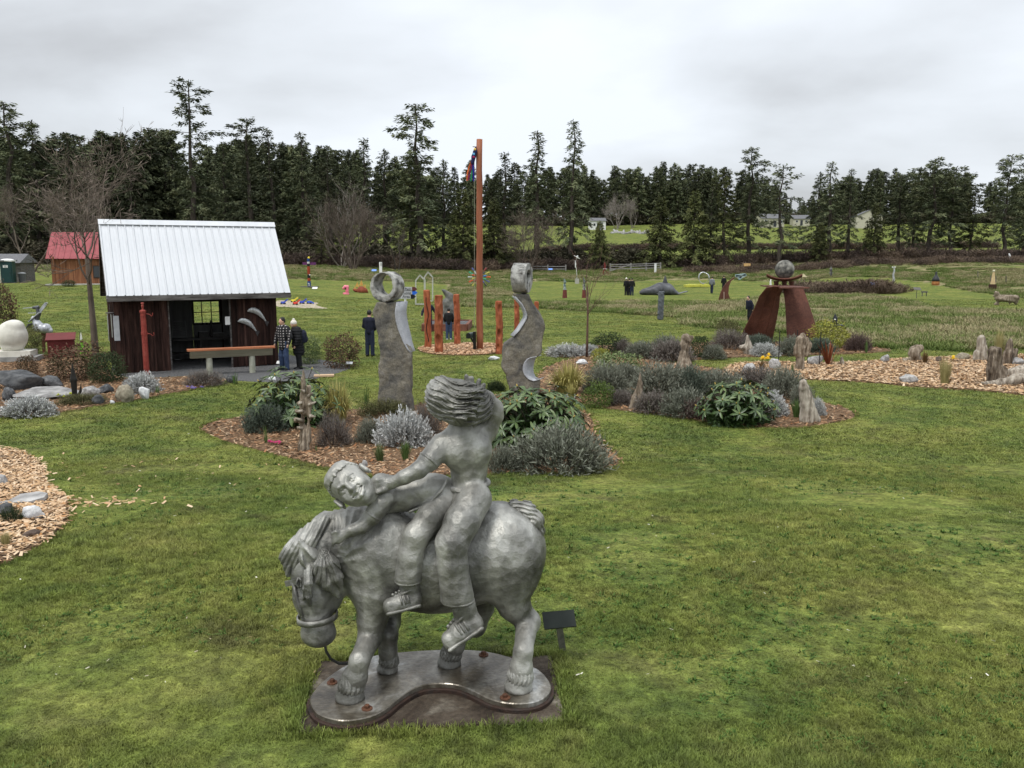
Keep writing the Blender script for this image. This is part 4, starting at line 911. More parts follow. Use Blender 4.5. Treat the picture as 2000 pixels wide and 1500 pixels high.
    def band(cx, cy, d, rx, ry, tilt, w, n=30, th=.010):
        C = S(cx, cy, d); P = []
        for i in range(n):
            a = 2*pi*i/n; P.append(C+np.array([cos(a)*rx, sin(a)*ry, cos(a)*tilt]))
        V = []
        for i in range(n):
            a = 2*pi*i/n; nrm = np.array([cos(a), sin(a), 0])
            V += [P[i]+np.array([0, 0, w]), P[i]+nrm*th+np.array([0, 0, w]), P[i]+nrm*th-np.array([0, 0, w]), P[i]-np.array([0, 0, w])]
        b.put([v-o for v in V], [(4*i+j, 4*((i+1) % n)+j, 4*((i+1) % n)+(j+1) % 4, 4*i+(j+1) % 4) for i in range(n) for j in range(4)])
    band(620, 1204, -.195, 35*U, .128, .012, .020)
    h = b.build('halter', CAST, T, True)
    s = MB(); s.tube([v-o for v in SS([(590, 1206, -.28), (583, 1180, -.29), (577, 1158, -.27), (573, 1138, -.24)])], .013, 8); s.build('cheek_strap', CAST, h, True)
    s = MB(); s.bar(S(558, 1140, -.20)-o, S(584, 1136, -.285)-o, .012, .038); s.build('brow_strap', CAST, h)
    s = MB(); s.tube([v-o for v in SS([(583, 1128, -.295), (588, 1133, -.30), (588, 1146, -.30), (582, 1148, -.295), (578, 1140, -.295), (583, 1128, -.295)])], .007, 6); s.build('buckle', CAST, h, True)
    s = MB(); s.tube([v-o for v in SS([(634, 1256, -.20), (637, 1272, -.20), (646, 1287, -.19), (662, 1296, -.17), (686, 1296, -.16)])], .0095, 8); s.build('rein', mat('dark_iron', (.05, .05, .048), rough=.5, metal=.6), T, True)

    # ---- boy: leans along the neck, head turned to the viewer
    c = Clay(.0085)
    c.limb(SS([(752, 975, -.06), (800, 966, -.02), (850, 962, .03), (885, 975, .06)]), [.100, .108, .106, .12], .04)   # trunk
    c.ell(S(838, 952, .03), (50*U, .15, 26*U), .04)
    c.limb(SS([(744, 945, .02), (760, 952, .02)]), [.075, .09], .05)                                                   # far shoulder
    c.limb(SS([(728, 968, -.10), (745, 972, -.10)]), [.06, .085], .04)                                                 # neck / near shoulder
    c.limb(SS([(752, 972, -.14), (728, 1008, -.20)]), [.074, .062], .03)                                               # sleeve
    c.limb(SS([(733, 998, -.19), (708, 1028, -.23), (688, 1036, -.25), (664, 1046, -.27)]), [.050, .046, .041, .032], .02)
    # hand on the mane
    for i in range(4): c.limb(SS([(668, 1040+4*i, -.27), (656, 1039+6*i, -.295), (650, 1042+7*i, -.29)]), [.017, .014, .012], .008)
    c.limb(SS([(672, 1050, -.28), (662, 1060, -.29)]), [.016, .012], .01)
    # leg and trouser
    c.limb(SS([(872, 978, -.02), (840, 1012, -.16), (812, 1048, -.245)]), [.104, .092, .088], .03)
    c.limb(SS([(812, 1046, -.245), (802, 1085, -.265), (797, 1128, -.275)]), [.088, .080, .090], .02)
    c.box(S(797, 1152, -.275), (.2, .2, 15*U), .008, sub=True)
    boy = c.build('boy_figure', CAST, T, o)
    k = Clay(.0075)                                       # creases of shirt, sleeve hem and trouser
    for l, r in (([(873, 938, -.06), (862, 958, -.115), (836, 985, -.14), (800, 1000, -.13)], .011),):
        k.limb(SS(l), r, .008)
    s = MB(); n = 24
    def ring(pa, pb, rad, th, mb):
        A, B = S(*pa), S(*pb); ax = (B-A)/np.linalg.norm(B-A); q = np.cross(ax, [0, 0, 1]); q /= np.linalg.norm(q); r2 = np.cross(ax, q)
        mb.tube([A+q*cos(2*pi*i/n)*rad+r2*sin(2*pi*i/n)*rad-o for i in range(n+1)], th, 6, False)
    ring((729, 1006, -.20), (724, 1013, -.205), .056, .010, s); s.build('sleeve_hem', CAST, boy, True)
    s = MB(); ring((797, 1134, -.275), (797, 1140, -.275), .080, .012, s); s.build('trouser_hem', CAST, boy, True)
    k.build('shirt_hem', CAST, boy, o)
    shoe(T_parent=boy, o=o, ankle=(800, 1140, -.27), heel=(818, 1166, -.27), toe=(750, 1184, -.335), r=.072)
    boy_head(boy, o)

    # ---- girl: sits behind, back to the viewer, one arm reaching to the boy, one hand in her hair
    c = Clay(.0085)
    c.limb(SS([(914, 952, .02), (916, 915, .02), (914, 880, .02), (908, 858, .02)]), [.116, .122, .138, .13], .03)
    c.limb(SS([(868, 868, -.02), (905, 850, .0), (946, 840, .06)]), [.082, .105, .082], .04)
    c.limb(SS([(906, 850, .0), (902, 815, -.0)]), [.08, .075], .04)
    c.ell(S(890, 885, -.06), (26*U, .09, 30*U), .05)                       # shoulder blades
    c.ell(S(935, 878, -.03), (24*U, .09, 32*U), .05)
    # hips and near leg
    c.ell(S(918, 972, .0), (38*U, .15, 32*U), .03)
    c.limb(SS([(926, 975, -.08), (902, 1020, -.22), (882, 1062, -.30)]), [.122, .116, .108], .04)
    c.limb(SS([(882, 1060, -.30), (884, 1105, -.31), (893, 1166, -.31)]), [.108, .098, .112], .02)
    c.box(S(894, 1192, -.31), (.25, .25, 18*U), .008, sub=True)
    # reaching arm
    c.limb(SS([(862, 872, -.06), (838, 900, -.14)]), [.084, .074], .03)
    c.limb(SS([(842, 895, -.13), (818, 918, -.19), (790, 932, -.20), (764, 944, -.18), (748, 948, -.17)]), [.062, .056, .048, .038, .046], .02)
    for i in range(4): c.limb(SS([(750, 938+7*i, -.18), (736, 938+7.5*i, -.20), (726, 943+7*i, -.195)]), [.024, .020, .015], .008)
    c.limb(SS([(752, 955, -.21), (738, 962, -.225)]), [.02, .014], .01)
    # raised arm
    c.limb(SS([(948, 842, .06), (964, 812, .06), (966, 796, .05)]), [.08, .066, .058], .03)
    c.limb(SS([(966, 798, .05), (952, 778, .02), (936, 765, .0)]), [.056, .048, .04], .02)
    for (x1, y1), (x2, y2) in (((914, 762), (911, 735)), ((922, 760), (921, 738)), ((931, 762), (936, 743)), ((938, 766), (945, 752))):
        c.limb(SS([(x1, y1+12, -.02), (x1, y1, .0), (x2, y2, .0)]), [.030, .021, .016], .01)
    girl = c.build('girl_figure', CAST, T, o)
    # waistband, pockets, sleeve hem
    w = Clay(.0075)
    for dy, rr in ((947, .130),):
        C = S(916, dy, .02)
        for i in range(28):
            a, b2 = 2*pi*i/28, 2*pi*(i+1)/28
            w.limb([C+np.array([cos(a)*rr, sin(a)*rr*1.02, .016*cos(a)]), C+np.array([cos(b2)*rr, sin(b2)*rr*1.02, .016*cos(b2)])], .021, .006)
    w.limb(SS([(888, 958, -.12), (912, 966, -.165), (938, 956, -.14)]), .007, .005)
    w.limb(SS([(940, 965, -.15), (950, 985, -.15)]), .007, .005)
    w.build('waistband', CAST, girl, o)
    s = MB(); ring((838, 899, -.14), (832, 906, -.152), .069, .011, s); s.build('sleeve_hem', CAST, girl, True)
    s = MB(); ring((894, 1172, -.31), (894, 1178, -.31), .102, .013, s); s.build('trouser_hem', CAST, girl, True)
    shoe(T_parent=girl, o=o, ankle=(905, 1182, -.31), heel=(934, 1208, -.30), toe=(866, 1254, -.36), r=.086)
    # hair: a wind-blown mass of swirling locks
    k = Clay(.0045); rng = random.Random(11); C = S(892, 784, -.02); rx, ry, rz = 54*U, .185, 42*U
    k.ell(C, (rx, ry, rz), .02)
    k.ell(S(862, 772, -.03), (30*U, .17, 36*U), .03)
    k.limb(SS([(900, 790, -.05), (928, 792, -.08), (946, 782, -.06)]), [.14, .12, .06], .03)
    k.limb(SS([(915, 800, -.08), (940, 803, -.10), (952, 796, -.09)]), [.09, .07, .03], .02)
    k.limb(SS([(905, 812, -.10), (925, 818, -.12), (942, 812, -.11)]), [.07, .05, .02], .02)
    for i in range(15):                                   # loose ends streaming to the right
        y0 = 764+3.6*i; a = rng.uniform(-.06, .04)
        k.limb(SS([(895+rng.uniform(-8, 8), y0+rng.uniform(-2, 3), -.19+a*.3), (925, y0-2+rng.uniform(-3, 3), -.18+a), (950+rng.uniform(-9, 5)-(14 if y0 > 800 else 0), y0-8+rng.uniform(-6, 5), -.12+a)]), [.012, .018, .006], .006)
    def locks(X, Y, Z):
        x = (X-C[0])/rx; y = (Y-C[1])/ry; z = (Z-C[2])/rz
        f = z*1.0-.28*x*x+.10*np.sin(2.6*x+1.2+2*y)+.07*np.sin(5.2*x-3*z+4*y)+.16*x
        g = np.abs(np.sin(f*11.5+.9*np.sin(3.1*x+2.3*y)))+.55*np.abs(np.sin(f*25+1.3*np.sin(4*x+1)+3*y))
        g = g+.35*np.abs(np.sin(f*61+2*np.sin(5*x)+4*y)); return (.0145*(1-g*.72)*np.clip(1.25-.1*y, .6, 1.2)).astype(np.float32)
    k.build('hair', CAST, girl, o, disp=locks)

    # ---- base: kidney plate, lower rusty plate, bolts
    zc = [(300, 905), (330, 850), (400, 780), (520, 705), (660, 660), (810, 640), (1000, 628), (1200, 628), (1330, 645), (1450, 680), (1580, 740), (1640, 810), (1642, 855), (1600, 900), (1520, 925), (1400, 925), (1300, 900), (1220, 860), (1130, 825), (1030, 815), (930, 825), (850, 860), (780, 910), (720, 960), (640, 1000), (520, 1022), (430, 1015), (340, 980)]
    P = [plane_pt(500+x/2.857, 1050+y/2.857, GZ0+.075) for x, y in zc]
    P = smooth_loop(P, 3)
    def slab(pts, z0, z1, name, m, bev=.006):
        n = len(pts); cen = np.mean(pts, axis=0); V = []
        for z, ins in ((z0, 0), (z1-bev, 0), (z1, bev)):
            for i in range(n):
                tg = pts[(i+1) % n]-pts[i-1]; nr = np.array([tg[1], -tg[0], 0]); nr /= np.linalg.norm(nr)+1e-9
                if area2(pts) < 0: nr = -nr
                q = pts[i]-nr*ins; V.append((q[0]-o[0], q[1]-o[1], z-o[2]))
        F = [tuple(range(2*n, 3*n)) if area2(pts) > 0 else tuple(range(3*n-1, 2*n-1, -1))]
        for r in range(2):
            for i in range(n):
                f = (r*n+i, r*n+(i+1) % n, (r+1)*n+(i+1) % n, (r+1)*n+i); F.append(f if area2(pts) > 0 else f[::-1])
        return add(name, mk_mesh(name, V, F, m), T)
    plate_m = mat('weathered_plate', [(.035, .027, .018), (.10, .085, .062), (.20, .185, .155), (.42, .42, .40)], scale=2.2, rough=.28, detail=8, dist=.9, lo=.32, hi=.68, metal=.4, bump=.10, bscale=40, fine=30, spec=.6)
    slab(P, GZ0+.045, GZ0+.078, 'base_plate', plate_m)
    cen = np.mean(P, axis=0)
    Q = []
    for i in range(len(P)):
        tg = P[(i+1) % len(P)]-P[i-1]; nr = np.array([tg[1], -tg[0], 0]); nr /= np.linalg.norm(nr)+1e-9
        if area2(P) < 0: nr = -nr
        Q.append(P[i]+nr*.022)
    rust = mat('rust_plate', [(.015, .011, .009), (.04, .022, .015), (.03, .024, .02)], scale=9, rough=.75, bump=.3, bscale=60)
    slab(Q, GZ0+.015, GZ0+.044, 'lower_plate', rust, .004)
    boltm = mat('bolt_rust', [(.05, .022, .012), (.13, .055, .028)], scale=40, rough=.7, bump=.2)
    for x, y in ((425, 810), (620, 955), (1390, 895), (1270, 655)):
        p = plane_pt(500+x/2.857, 1050+y/2.857, GZ0+.078)-o; s = MB(); s.lathe(p, [(.036, 0), (.036, .006), (.032, .008)], 20); s.lathe(p+np.array([0, 0, .008]), [(.018, 0), (.018, .018), (.014, .021)], 6); s.build('bolt', boltm, T)
    # concrete slab under the statue
    ct = [plane_pt(x, y, GZ0+.015) for x, y in ((622, 1291), (1078, 1279), (1104, 1408), (578, 1430))]
    so_ = np.mean(ct, axis=0); so_[2] = GZ0
    s = MB(); n = 10; top = []
    rng = random.Random(2); ring_ = []
    for i in range(4):
        a, b2 = ct[i], ct[(i+1) % 4]
        for j in range(n): q = a+(b2-a)*j/n; ring_.append(q+np.array([rng.uniform(-.006, .006), rng.uniform(-.006, .006), 0]))
    k2 = len(ring_); V = [q-so_+np.array([0, 0, -.12]) for q in ring_]+[q-so_+np.array([0, 0, -.008]) for q in ring_]+[(q-so_)*np.array([.992, .992, 1]) for q in ring_]
    F = [(i, k2+i, k2+(i+1) % k2, (i+1) % k2) for i in range(k2)]+[(k2+i, 2*k2+i, 2*k2+(i+1) % k2, k2+(i+1) % k2) for i in range(k2)]+[tuple(range(3*k2-1, 2*k2-1, -1))]
    s.put(V, F)
    conc = mat('stained_concrete', [(.016, .011, .007), (.038, .027, .018), (.072, .056, .040), (.16, .14, .11)], scale=3.0, rough=.9, detail=9, dist=.6, lo=.33, hi=.68, bump=.5, bscale=45, fine=40)
    tag(s.build('concrete_slab', conc, None, loc=tuple(so_)), 'stained square concrete slab set in grass beneath the pony statue', 'slab')
    return T
def area2(P): return sum(P[i-1][0]*P[i][1]-P[i][0]*P[i-1][1] for i in range(len(P)))
def smooth_loop(P, k):
    n = len(P); out = []
    for i in range(n):
        p0, p1, p2, p3 = P[i-1], P[i], P[(i+1) % n], P[(i+2) % n]
        for j in range(k):
            t = j/k; out.append(.5*((2*p1)+(-p0+p2)*t+(2*p0-5*p1+4*p2-p3)*t*t+(-p0+3*p1-3*p2+p3)*t**3))
    return out
def shoe(T_parent, o, ankle, heel, toe, r):
    A, H, Tt = S(*ankle), S(*heel), S(*toe); ax = Tt-H; L_ = np.linalg.norm(ax); ax /= L_
    side = np.array([0, 0, CAM_H])-H; side = side-(side@ax)*ax; side /= np.linalg.norm(side); up = np.cross(side, ax)
    if up@(A-H) < 0: up = -up
    k = Clay(.0062)
    k.limb([A, H+ax*L_*.22+up*r*.6], [r*.95, r*.95], .02)                # sock and ankle
    k.limb([H+ax*r*.6-up*r*.1, H+ax*L_*.55-up*r*.15, Tt-ax*r*.7-up*r*.35], [r*.86, r*.94, r*.80], .02)
    k.ell(H+ax*L_*.83-up*r*.05, (L_*.2, r*.86, r*.66), .012, rot=[ax, side, up])   # toe cap
    k.box(H+ax*L_*.5-up*r*1.72, (L_*.9, r*2, r), .006, rot=[ax, side, up], sub=True)
    sh = k.build('shoe', CAST, T_parent, o)
    k = Clay(.0062); k.box(H+ax*L_*.50-up*r*.78, (L_*.505, r*.86, r*.17), .006, rot=[ax, side, up], rnd=r*.2); k.build('sole', CAST, sh, o)
    m = MB(); C_ = H+ax*L_*.24+up*r*.75; m.tube([C_+ax*r*1.0*cos(a)+side*r*1.0*sin(a)-up*r*.18*cos(a)-o for a in np.linspace(0, 2*pi, 22)], r*.15, 6, False); m.build('collar', CAST, sh, True)
    for t in (.32, .42, .52): m = MB(); m.tube([H+ax*L_*t+up*r*h+side*r*w_-o for h, w_ in ((-.35, .93), (.2, .97), (.7, .70))], r*.13, 5); m.build('stripe', CAST, sh, True)
    for t in (.50, .60, .70): m = MB(); m.tube([H+ax*L_*(t+.03*0)+up*r*(.96-(t-.5)*.9)+side*r*q-o for q in (-.42, 0, .5)], r*.15, 5); m.build('lace', CAST, sh, True)
def boy_head(boy, o):
    C = S(686, 948, -.20)
    toC = np.array([0, 0, CAM_H])-C; toC /= np.linalg.norm(toC)
    # image axes as world vectors at the head
    ex = (S(696, 948, -.20)-S(686, 948, -.20)); ex /= np.linalg.norm(ex); ey = np.cross(toC, ex)
    u = -.80*ex+.55*ey; u /= np.linalg.norm(u)                     # crown direction
    n = toC-.02*ex-.10*ey; n = n-(n@u)*u; n /= np.linalg.norm(n)    # face normal
    r = np.cross(u, n)                                           # toward one ear
    Rm = [r, n, u]; h = .141
    q = lambda a, b, c: C+h*(a*r+b*n+c*u)
    k = Clay(.0036)
    k.ell(q(0, -.06, .12), (h*.86, h*.98, h*.95), .02, rot=Rm)          # skull
    k.ell(q(0, .14, -.42), (h*.74, h*.72, h*.72), .05, rot=Rm)          # jaw
    k.ell(q(0, .52, -.98), (h*.28, h*.24, h*.20), .05, rot=Rm)          # chin
    for s in (-1, 1):
        k.ell(q(s*.42, .66, -.36), (h*.28, h*.22, h*.24), .03, rot=Rm)  # cheek
        k.ell(q(s*.34, .90, .05), (h*.20, h*.12, h*.13), .02, rot=Rm, sub=True)     # socket
        k.ell(q(s*.34, .74, .03), (h*.165, h*.14, h*.12), .005, rot=Rm)  # eyeball
        k.ell(q(s*.32, .885, .03), (h*.06, h*.04, h*.06), .003, rot=Rm, sub=True)    # pupil
        k.limb([q(s*.14, .90, .20), q(s*.34, .89, .27), q(s*.54, .74, .18)], [.010, .013, .008], .014)   # brow
        k.limb([q(s*.18, .84, .10), q(s*.34, .87, .145), q(s*.50, .76, .07)], .007, .006)
        k.limb([q(s*.18, .84, -.03), q(s*.34, .85, -.075), q(s*.50, .76, -.01)], .006, .006)
        k.ell(q(s*.11, .96, -.27), (h*.08, h*.07, h*.07), .015, rot=Rm)  # nostril wing
        k.limb([q(s*.26, .90, -.36), q(s*.46, .74, -.56)], .003, .010, sub=True)    # laugh fold
    k.limb([q(0, .90, .10), q(0, 1.04, -.16), q(0, 1.10, -.28)], [.011, .016, .018], .02)   # nose
    # open smile
    M = [q(-.36, .74, -.50), q(-.20, .88, -.62), q(0, .93, -.66), q(.20, .88, -.62), q(.36, .74, -.50)]
    k.limb(M, [.007, .016, .020, .016, .007], .008, sub=True)
    k.limb([q(-.24, .80, -.555), q(0, .86, -.60), q(.24, .80, -.555)], [.006, .011, .006], .005)     # teeth
    k.limb([q(-.34, .78, -.60), q(-.18, .89, -.745), q(0, .93, -.78), q(.18, .89, -.745), q(.34, .78, -.60)], [.007, .013, .015, .013, .007], .012)
    k.limb([q(-.36, .78, -.45), q(0, .96, -.53), q(.36, .78, -.45)], [.003, .005, .003], .012)
    k.limb([q(0, .0, -.55), S(735, 968, -.12)], [.07, .075], .05)         # neck
    hd = k.build('head', CAST, boy, o)
    for s in (-1, 1):
        e = Clay(.0048); E0 = q(s*.93, -.02, -.08); a1 = (u*.9-n*.25); a1 /= np.linalg.norm(a1); a2 = np.cross(r, a1)
        pts = [E0+h*(.30*cos(t)*a1+.20*sin(t)*a2+s*.10*r) for t in np.linspace(-2.6, 2.2, 10)]
        e.ell(E0+s*.05*h*r, (h*.12, h*.20, h*.28), .01, rot=[r, a2, a1]); e.limb(pts, [.010]*9+[.014], .006)
        e.ell(E0+h*(.20*s*r), (h*.09, h*.09, h*.14), .008, rot=[r, a2, a1], sub=True)
        e.build('ear', CAST, hd, o)
    # combed hair cap with locks towards the forehead
    hk = Clay(.0052); rng = random.Random(4)
    hk.ell(q(0, -.20, .26), (h*.90, h*.92, h*.92), .02, rot=Rm)
    hk.ell(q(0, .55, -.25), (h*.80, h*.75, h*.90), .012, rot=Rm, sub=True)
    for i in range(46):
        a = -1.75+3.5*i/45; t0 = rng.uniform(.1, .35)
        def sp(a, e): return q(.94*cos(e)*sin(a), .98*cos(e)*cos(a)-.10, .20+.98*sin(e))
        e1 = (.62 if abs(a) < 1.1 else .62-.9*(abs(a)-1.1))+rng.uniform(-.07, .07)
        hk.limb([sp(a*.9, 1.45), sp(a, 1.1), sp(a, .85), sp(a+rng.uniform(-.08, .08), e1)], [.013, .020, .019, .006], .003)
    hk.build('hair', CAST, hd, o)
horse_statue()
# ------------------------------------------------------------------ people
SKIN = mat('skin', [(.50, .30, .21), (.58, .36, .26)], scale=8, rough=.55)
def cloth(name, c, v=.25, **kw): return mat(name, [tuple(k*(1-v) for k in c), tuple(min(k*(1+v), 1) for k in c)], scale=kw.pop('scale', 14), rough=.9, bump=.25, bscale=30, **kw)
NAVY = cloth('navy_cloth', (.012, .014, .028)); BLACKC = cloth('black_cloth', (.010, .010, .011)); JEANS = cloth('jeans', (.035, .055, .11)); DKJEAN = cloth('dark_jeans', (.016, .022, .045)); GREYC = cloth('grey_cloth', (.16, .17, .19)); CREAMC = cloth('cream_knit', (.66, .62, .55), scale=60); PINKC = cloth('pink_cloth', (.45, .06, .10)); HAIRD = mat('dark_hair', [(.006, .005, .005), (.02, .016, .013)], scale=30, rough=.5); HAIRB = mat('blond_hair', [(.35, .20, .09), (.5, .32, .16)], scale=30, rough=.5); SHOEM = mat('shoe_white', [(.4, .4, .38), (.6, .6, .58)], scale=20); SHOED = mat('shoe_dark', (.015, .015, .016), rough=.6)
def plaid():
    m = bpy.data.materials.new('plaid_shirt'); m.use_nodes = True; t = m.node_tree; L = t.links.new; b = t.nodes['Principled BSDF']; b.inputs['Roughness'].default_value = .9
    tc = N(t, 'ShaderNodeTexCoord'); o = None
    for d in ('X', 'Z'):
        wv = N(t, 'ShaderNodeTexWave', bands_direction=d); wv.inputs['Scale'].default_value = 3.6; wv.inputs['Distortion'].default_value = 1.2; L(tc.outputs['Object'], wv.inputs[0])
        if o is None: o = wv.outputs['Fac']
        else: mm = N(t, 'ShaderNodeMath', operation='ADD'); L(o, mm.inputs[0]); L(wv.outputs['Fac'], mm.inputs[1]); o = mm.outputs[0]
    r = N(t, 'ShaderNodeValToRGB'); L(o, r.inputs[0]); e = r.color_ramp.elements; r.color_ramp.interpolation = 'CONSTANT'; e[0].color = (.008, .008, .009, 1); e[1].position = .8; e[1].color = (.06, .05, .05, 1); k = e.new(.93); k.color = (.42, .40, .38, 1)
    mu = N(t, 'ShaderNodeMath', operation='MULTIPLY'); L(o, mu.inputs[0]); mu.inputs[1].default_value = .55; L(mu.outputs[0], r.inputs[0])
    L(r.outputs[0], b.inputs['Base Color']); return m
PLAID = plaid()
def person(label, loc, face=0, h=1.75, v=.03, top=NAVY, legs=DKJEAN, hair=HAIRD, shoe=SHOED, arms=None, feet=None, lean=0, hat=None, pack=None, long=0, inner=None, look=0, group=None, bulk=1.12, hood=None):
    """face: rotation about z, 0 looks to the camera (-y)"""
    T = thing('person', label, 'person', tuple(loc), face, group); s = h/1.75
    q = lambda x, y, z: np.array([x*s, (y-lean*max(0, z-.9))*s, z*s])
    A = arms or [((-.25, .03, 1.16), (-.26, -.05, .90)), ((.25, .03, 1.16), (.26, -.05, .90))]
    Fp = feet or [(-.10, 0), (.10, .02)]
    hx, hy = sin(look)*.03, -cos(look)*.03
    fv = np.array([sin(look), -cos(look), 0.0]); sv = np.array([cos(look), sin(look), 0.0])
    c = Clay(v)
    hc = q(hx*.5, hy*.5-.02, 1.635)
    c.ell(hc, (.078*s, .098*s, .118*s), .02*s); c.ell(hc+(fv*.028-np.array([0, 0, .055]))*s, (.060*s, .062*s, .065*s), .02*s)
    c.limb([hc+(fv*.088+np.array([0, 0, .012]))*s, hc+(fv*.112-np.array([0, 0, .02]))*s], [.010*s, .016*s], .012*s)
    for k in (-1, 1): c.ell(hc+(sv*k*.080-np.array([0, 0, .01]))*s, (.018*s, .018*s, .030*s), .01*s)
    c.limb([q(0, .01, 1.45), q(0, 0, 1.56)], [.062*s, .054*s], .03*s)
    c.limb([q(0, 0, 1.0), q(0, 0, 1.40)], [.11*s, .12*s], .05*s)
    for k, (e, hd) in zip((-1, 1), A):
        sh = q(k*.175, .01, 1.40); c.limb([sh, q(*e), q(*hd)], [.050*s, .040*s, .030*s], .03*s)
        E_, H_ = q(*e), q(*hd); d = (H_-E_)/np.linalg.norm(H_-E_); H2 = H_+d*.055*s
        c.ell(H2, (.026*s, .034*s, .05*s), .02*s)
        n1 = np.cross(d, [0, 1, 0]); n1 /= np.linalg.norm(n1)+1e-6; n2 = np.cross(d, n1)
        for i in range(4): c.limb([H2+d*.02*s+n2*(i-1.5)*.017*s, H2+d*(.085-.008*abs(i-1.3))*s+n2*(i-1.5)*.018*s-n1*.012*s], [.010*s, .008*s], .006*s)
        c.limb([H2-n2*.02*s, H2+d*.045*s-n2*.042*s], [.011*s, .008*s], .008*s)
    for k, f in zip((-1, 1), Fp): c.limb([q(k*.09, 0, .92), q(k*.095+(f[0]-k*.1)*.4, f[1]*.5-.02, .50), q(f[0], f[1], .09)], [.07*s, .05*s, .04*s], .04*s)
    c.build('body', SKIN, T)
    # trousers
    c = Clay(v)
    for k, f in zip((-1, 1), Fp): c.limb([q(k*.075, .0, .92), q(k*.095+(f[0]-k*.1)*.4, f[1]*.5-.02, .50), q(f[0], f[1], .085)], [.112*s, .086*s, .074*s], .04*s)
    c.limb([q(-.05, 0, .98), q(.05, 0, .98)], [.115*s, .115*s], .04*s); c.build('trousers', legs, T)
    for k, f in zip((-1, 1), Fp):
        c = Clay(v*.8); c.limb([q(f[0], f[1]+.05, .055), q(f[0]+k*.01, f[1]-.06, .05), q(f[0]+k*.02, f[1]-.15, .04)], [.048*s, .048*s, .040*s], .02*s); c.build('shoe', shoe, T)
    # top
    c = Clay(v)
    c.limb([q(0, 0, .96-long), q(0, .0, 1.15), q(0, .01, 1.36)], [(.135*s+.03*long)*bulk, .135*s*bulk, .15*s*bulk], .05*s)
    c.limb([q(-.15, .01, 1.40), q(.15, .01, 1.40)], [.078*s, .078*s], .05*s)
    for sx in (-1, 1): c.ell(q(sx*.08, 0, 1.2), (.09*s*bulk, .12*s*bulk, .24*s), .05*s)
    for k, (e, hd) in zip((-1, 1), A): c.limb([q(k*.17, .01, 1.40), q(*e), q(*(np.array(e)*.12+np.array(hd)*.88))], [.076*s*bulk, .064*s*bulk, .054*s*bulk], .04*s)
    dq = None
    if hood: 
        base = T.location.z
        dq = lambda X, Y, Z: (.010*(1-2*np.abs(np.sin(Z*34)))+0*X+0*Y).astype(np.float32)
    jk = c.build('jacket', top, T, disp=dq)
    if hood: c = Clay(v); c.limb([q(-.10, .09, 1.46), q(0, .13, 1.44), q(.10, .09, 1.46)], [.055*s, .07*s, .055*s], .03*s); c.build('hood', top, jk)
    if inner: c = Clay(v); c.ell(q(0, -.115, 1.17), (.075*s, .06*s, .26*s), .03*s); c.build('shirt', inner, T)
    # hair or hat
    if hat:
        c = Clay(v*.7); c.ell(hc+np.array([0, .01, .045])*s, (.098*s, .112*s, .105*s), .02*s); c.ell(hc+np.array([0, .012, .16])*s, .048*s, .012*s); c.box(hc+(fv*.10-np.array([0, 0, .075]))*s, (.1*s, .1*s, .06*s), .01, sub=True); c.build('knit_hat', hat, T)
    c = Clay(v*.7); c.ell(hc+(-fv*.022+np.array([0, 0, .03 if not hat else -.02]))*s, (.088*s, .10*s, (.112 if not hat else .11)*s), .02*s)
    c.ell(hc+(fv*.085-np.array([0, 0, .035]))*s, (.085*s, .085*s, .095*s), .012*s, sub=True); c.build('hair', hair, T)
    if pack:
        c = Clay(v); c.ell(q(0, .23, 1.20), (.15*s, .12*s, .23*s), .03*s); c.box(q(0, .22, 1.16), (.13*s, .09*s, .20*s), .04*s, rnd=.05*s); c.ell(q(0, .31, 1.08), (.10*s, .06*s, .10*s), .03*s); bp = c.build('backpack', pack, T)
        for k in (-1, 1): c = Clay(v*.7); c.limb([q(k*.10, .16, 1.42), q(k*.115, -.02, 1.485), q(k*.12, -.14, 1.36), q(k*.13, -.10, 1.10), q(k*.12, .12, 1.02)], .018*s, .01*s); c.build('strap', pack, bp)
    return T
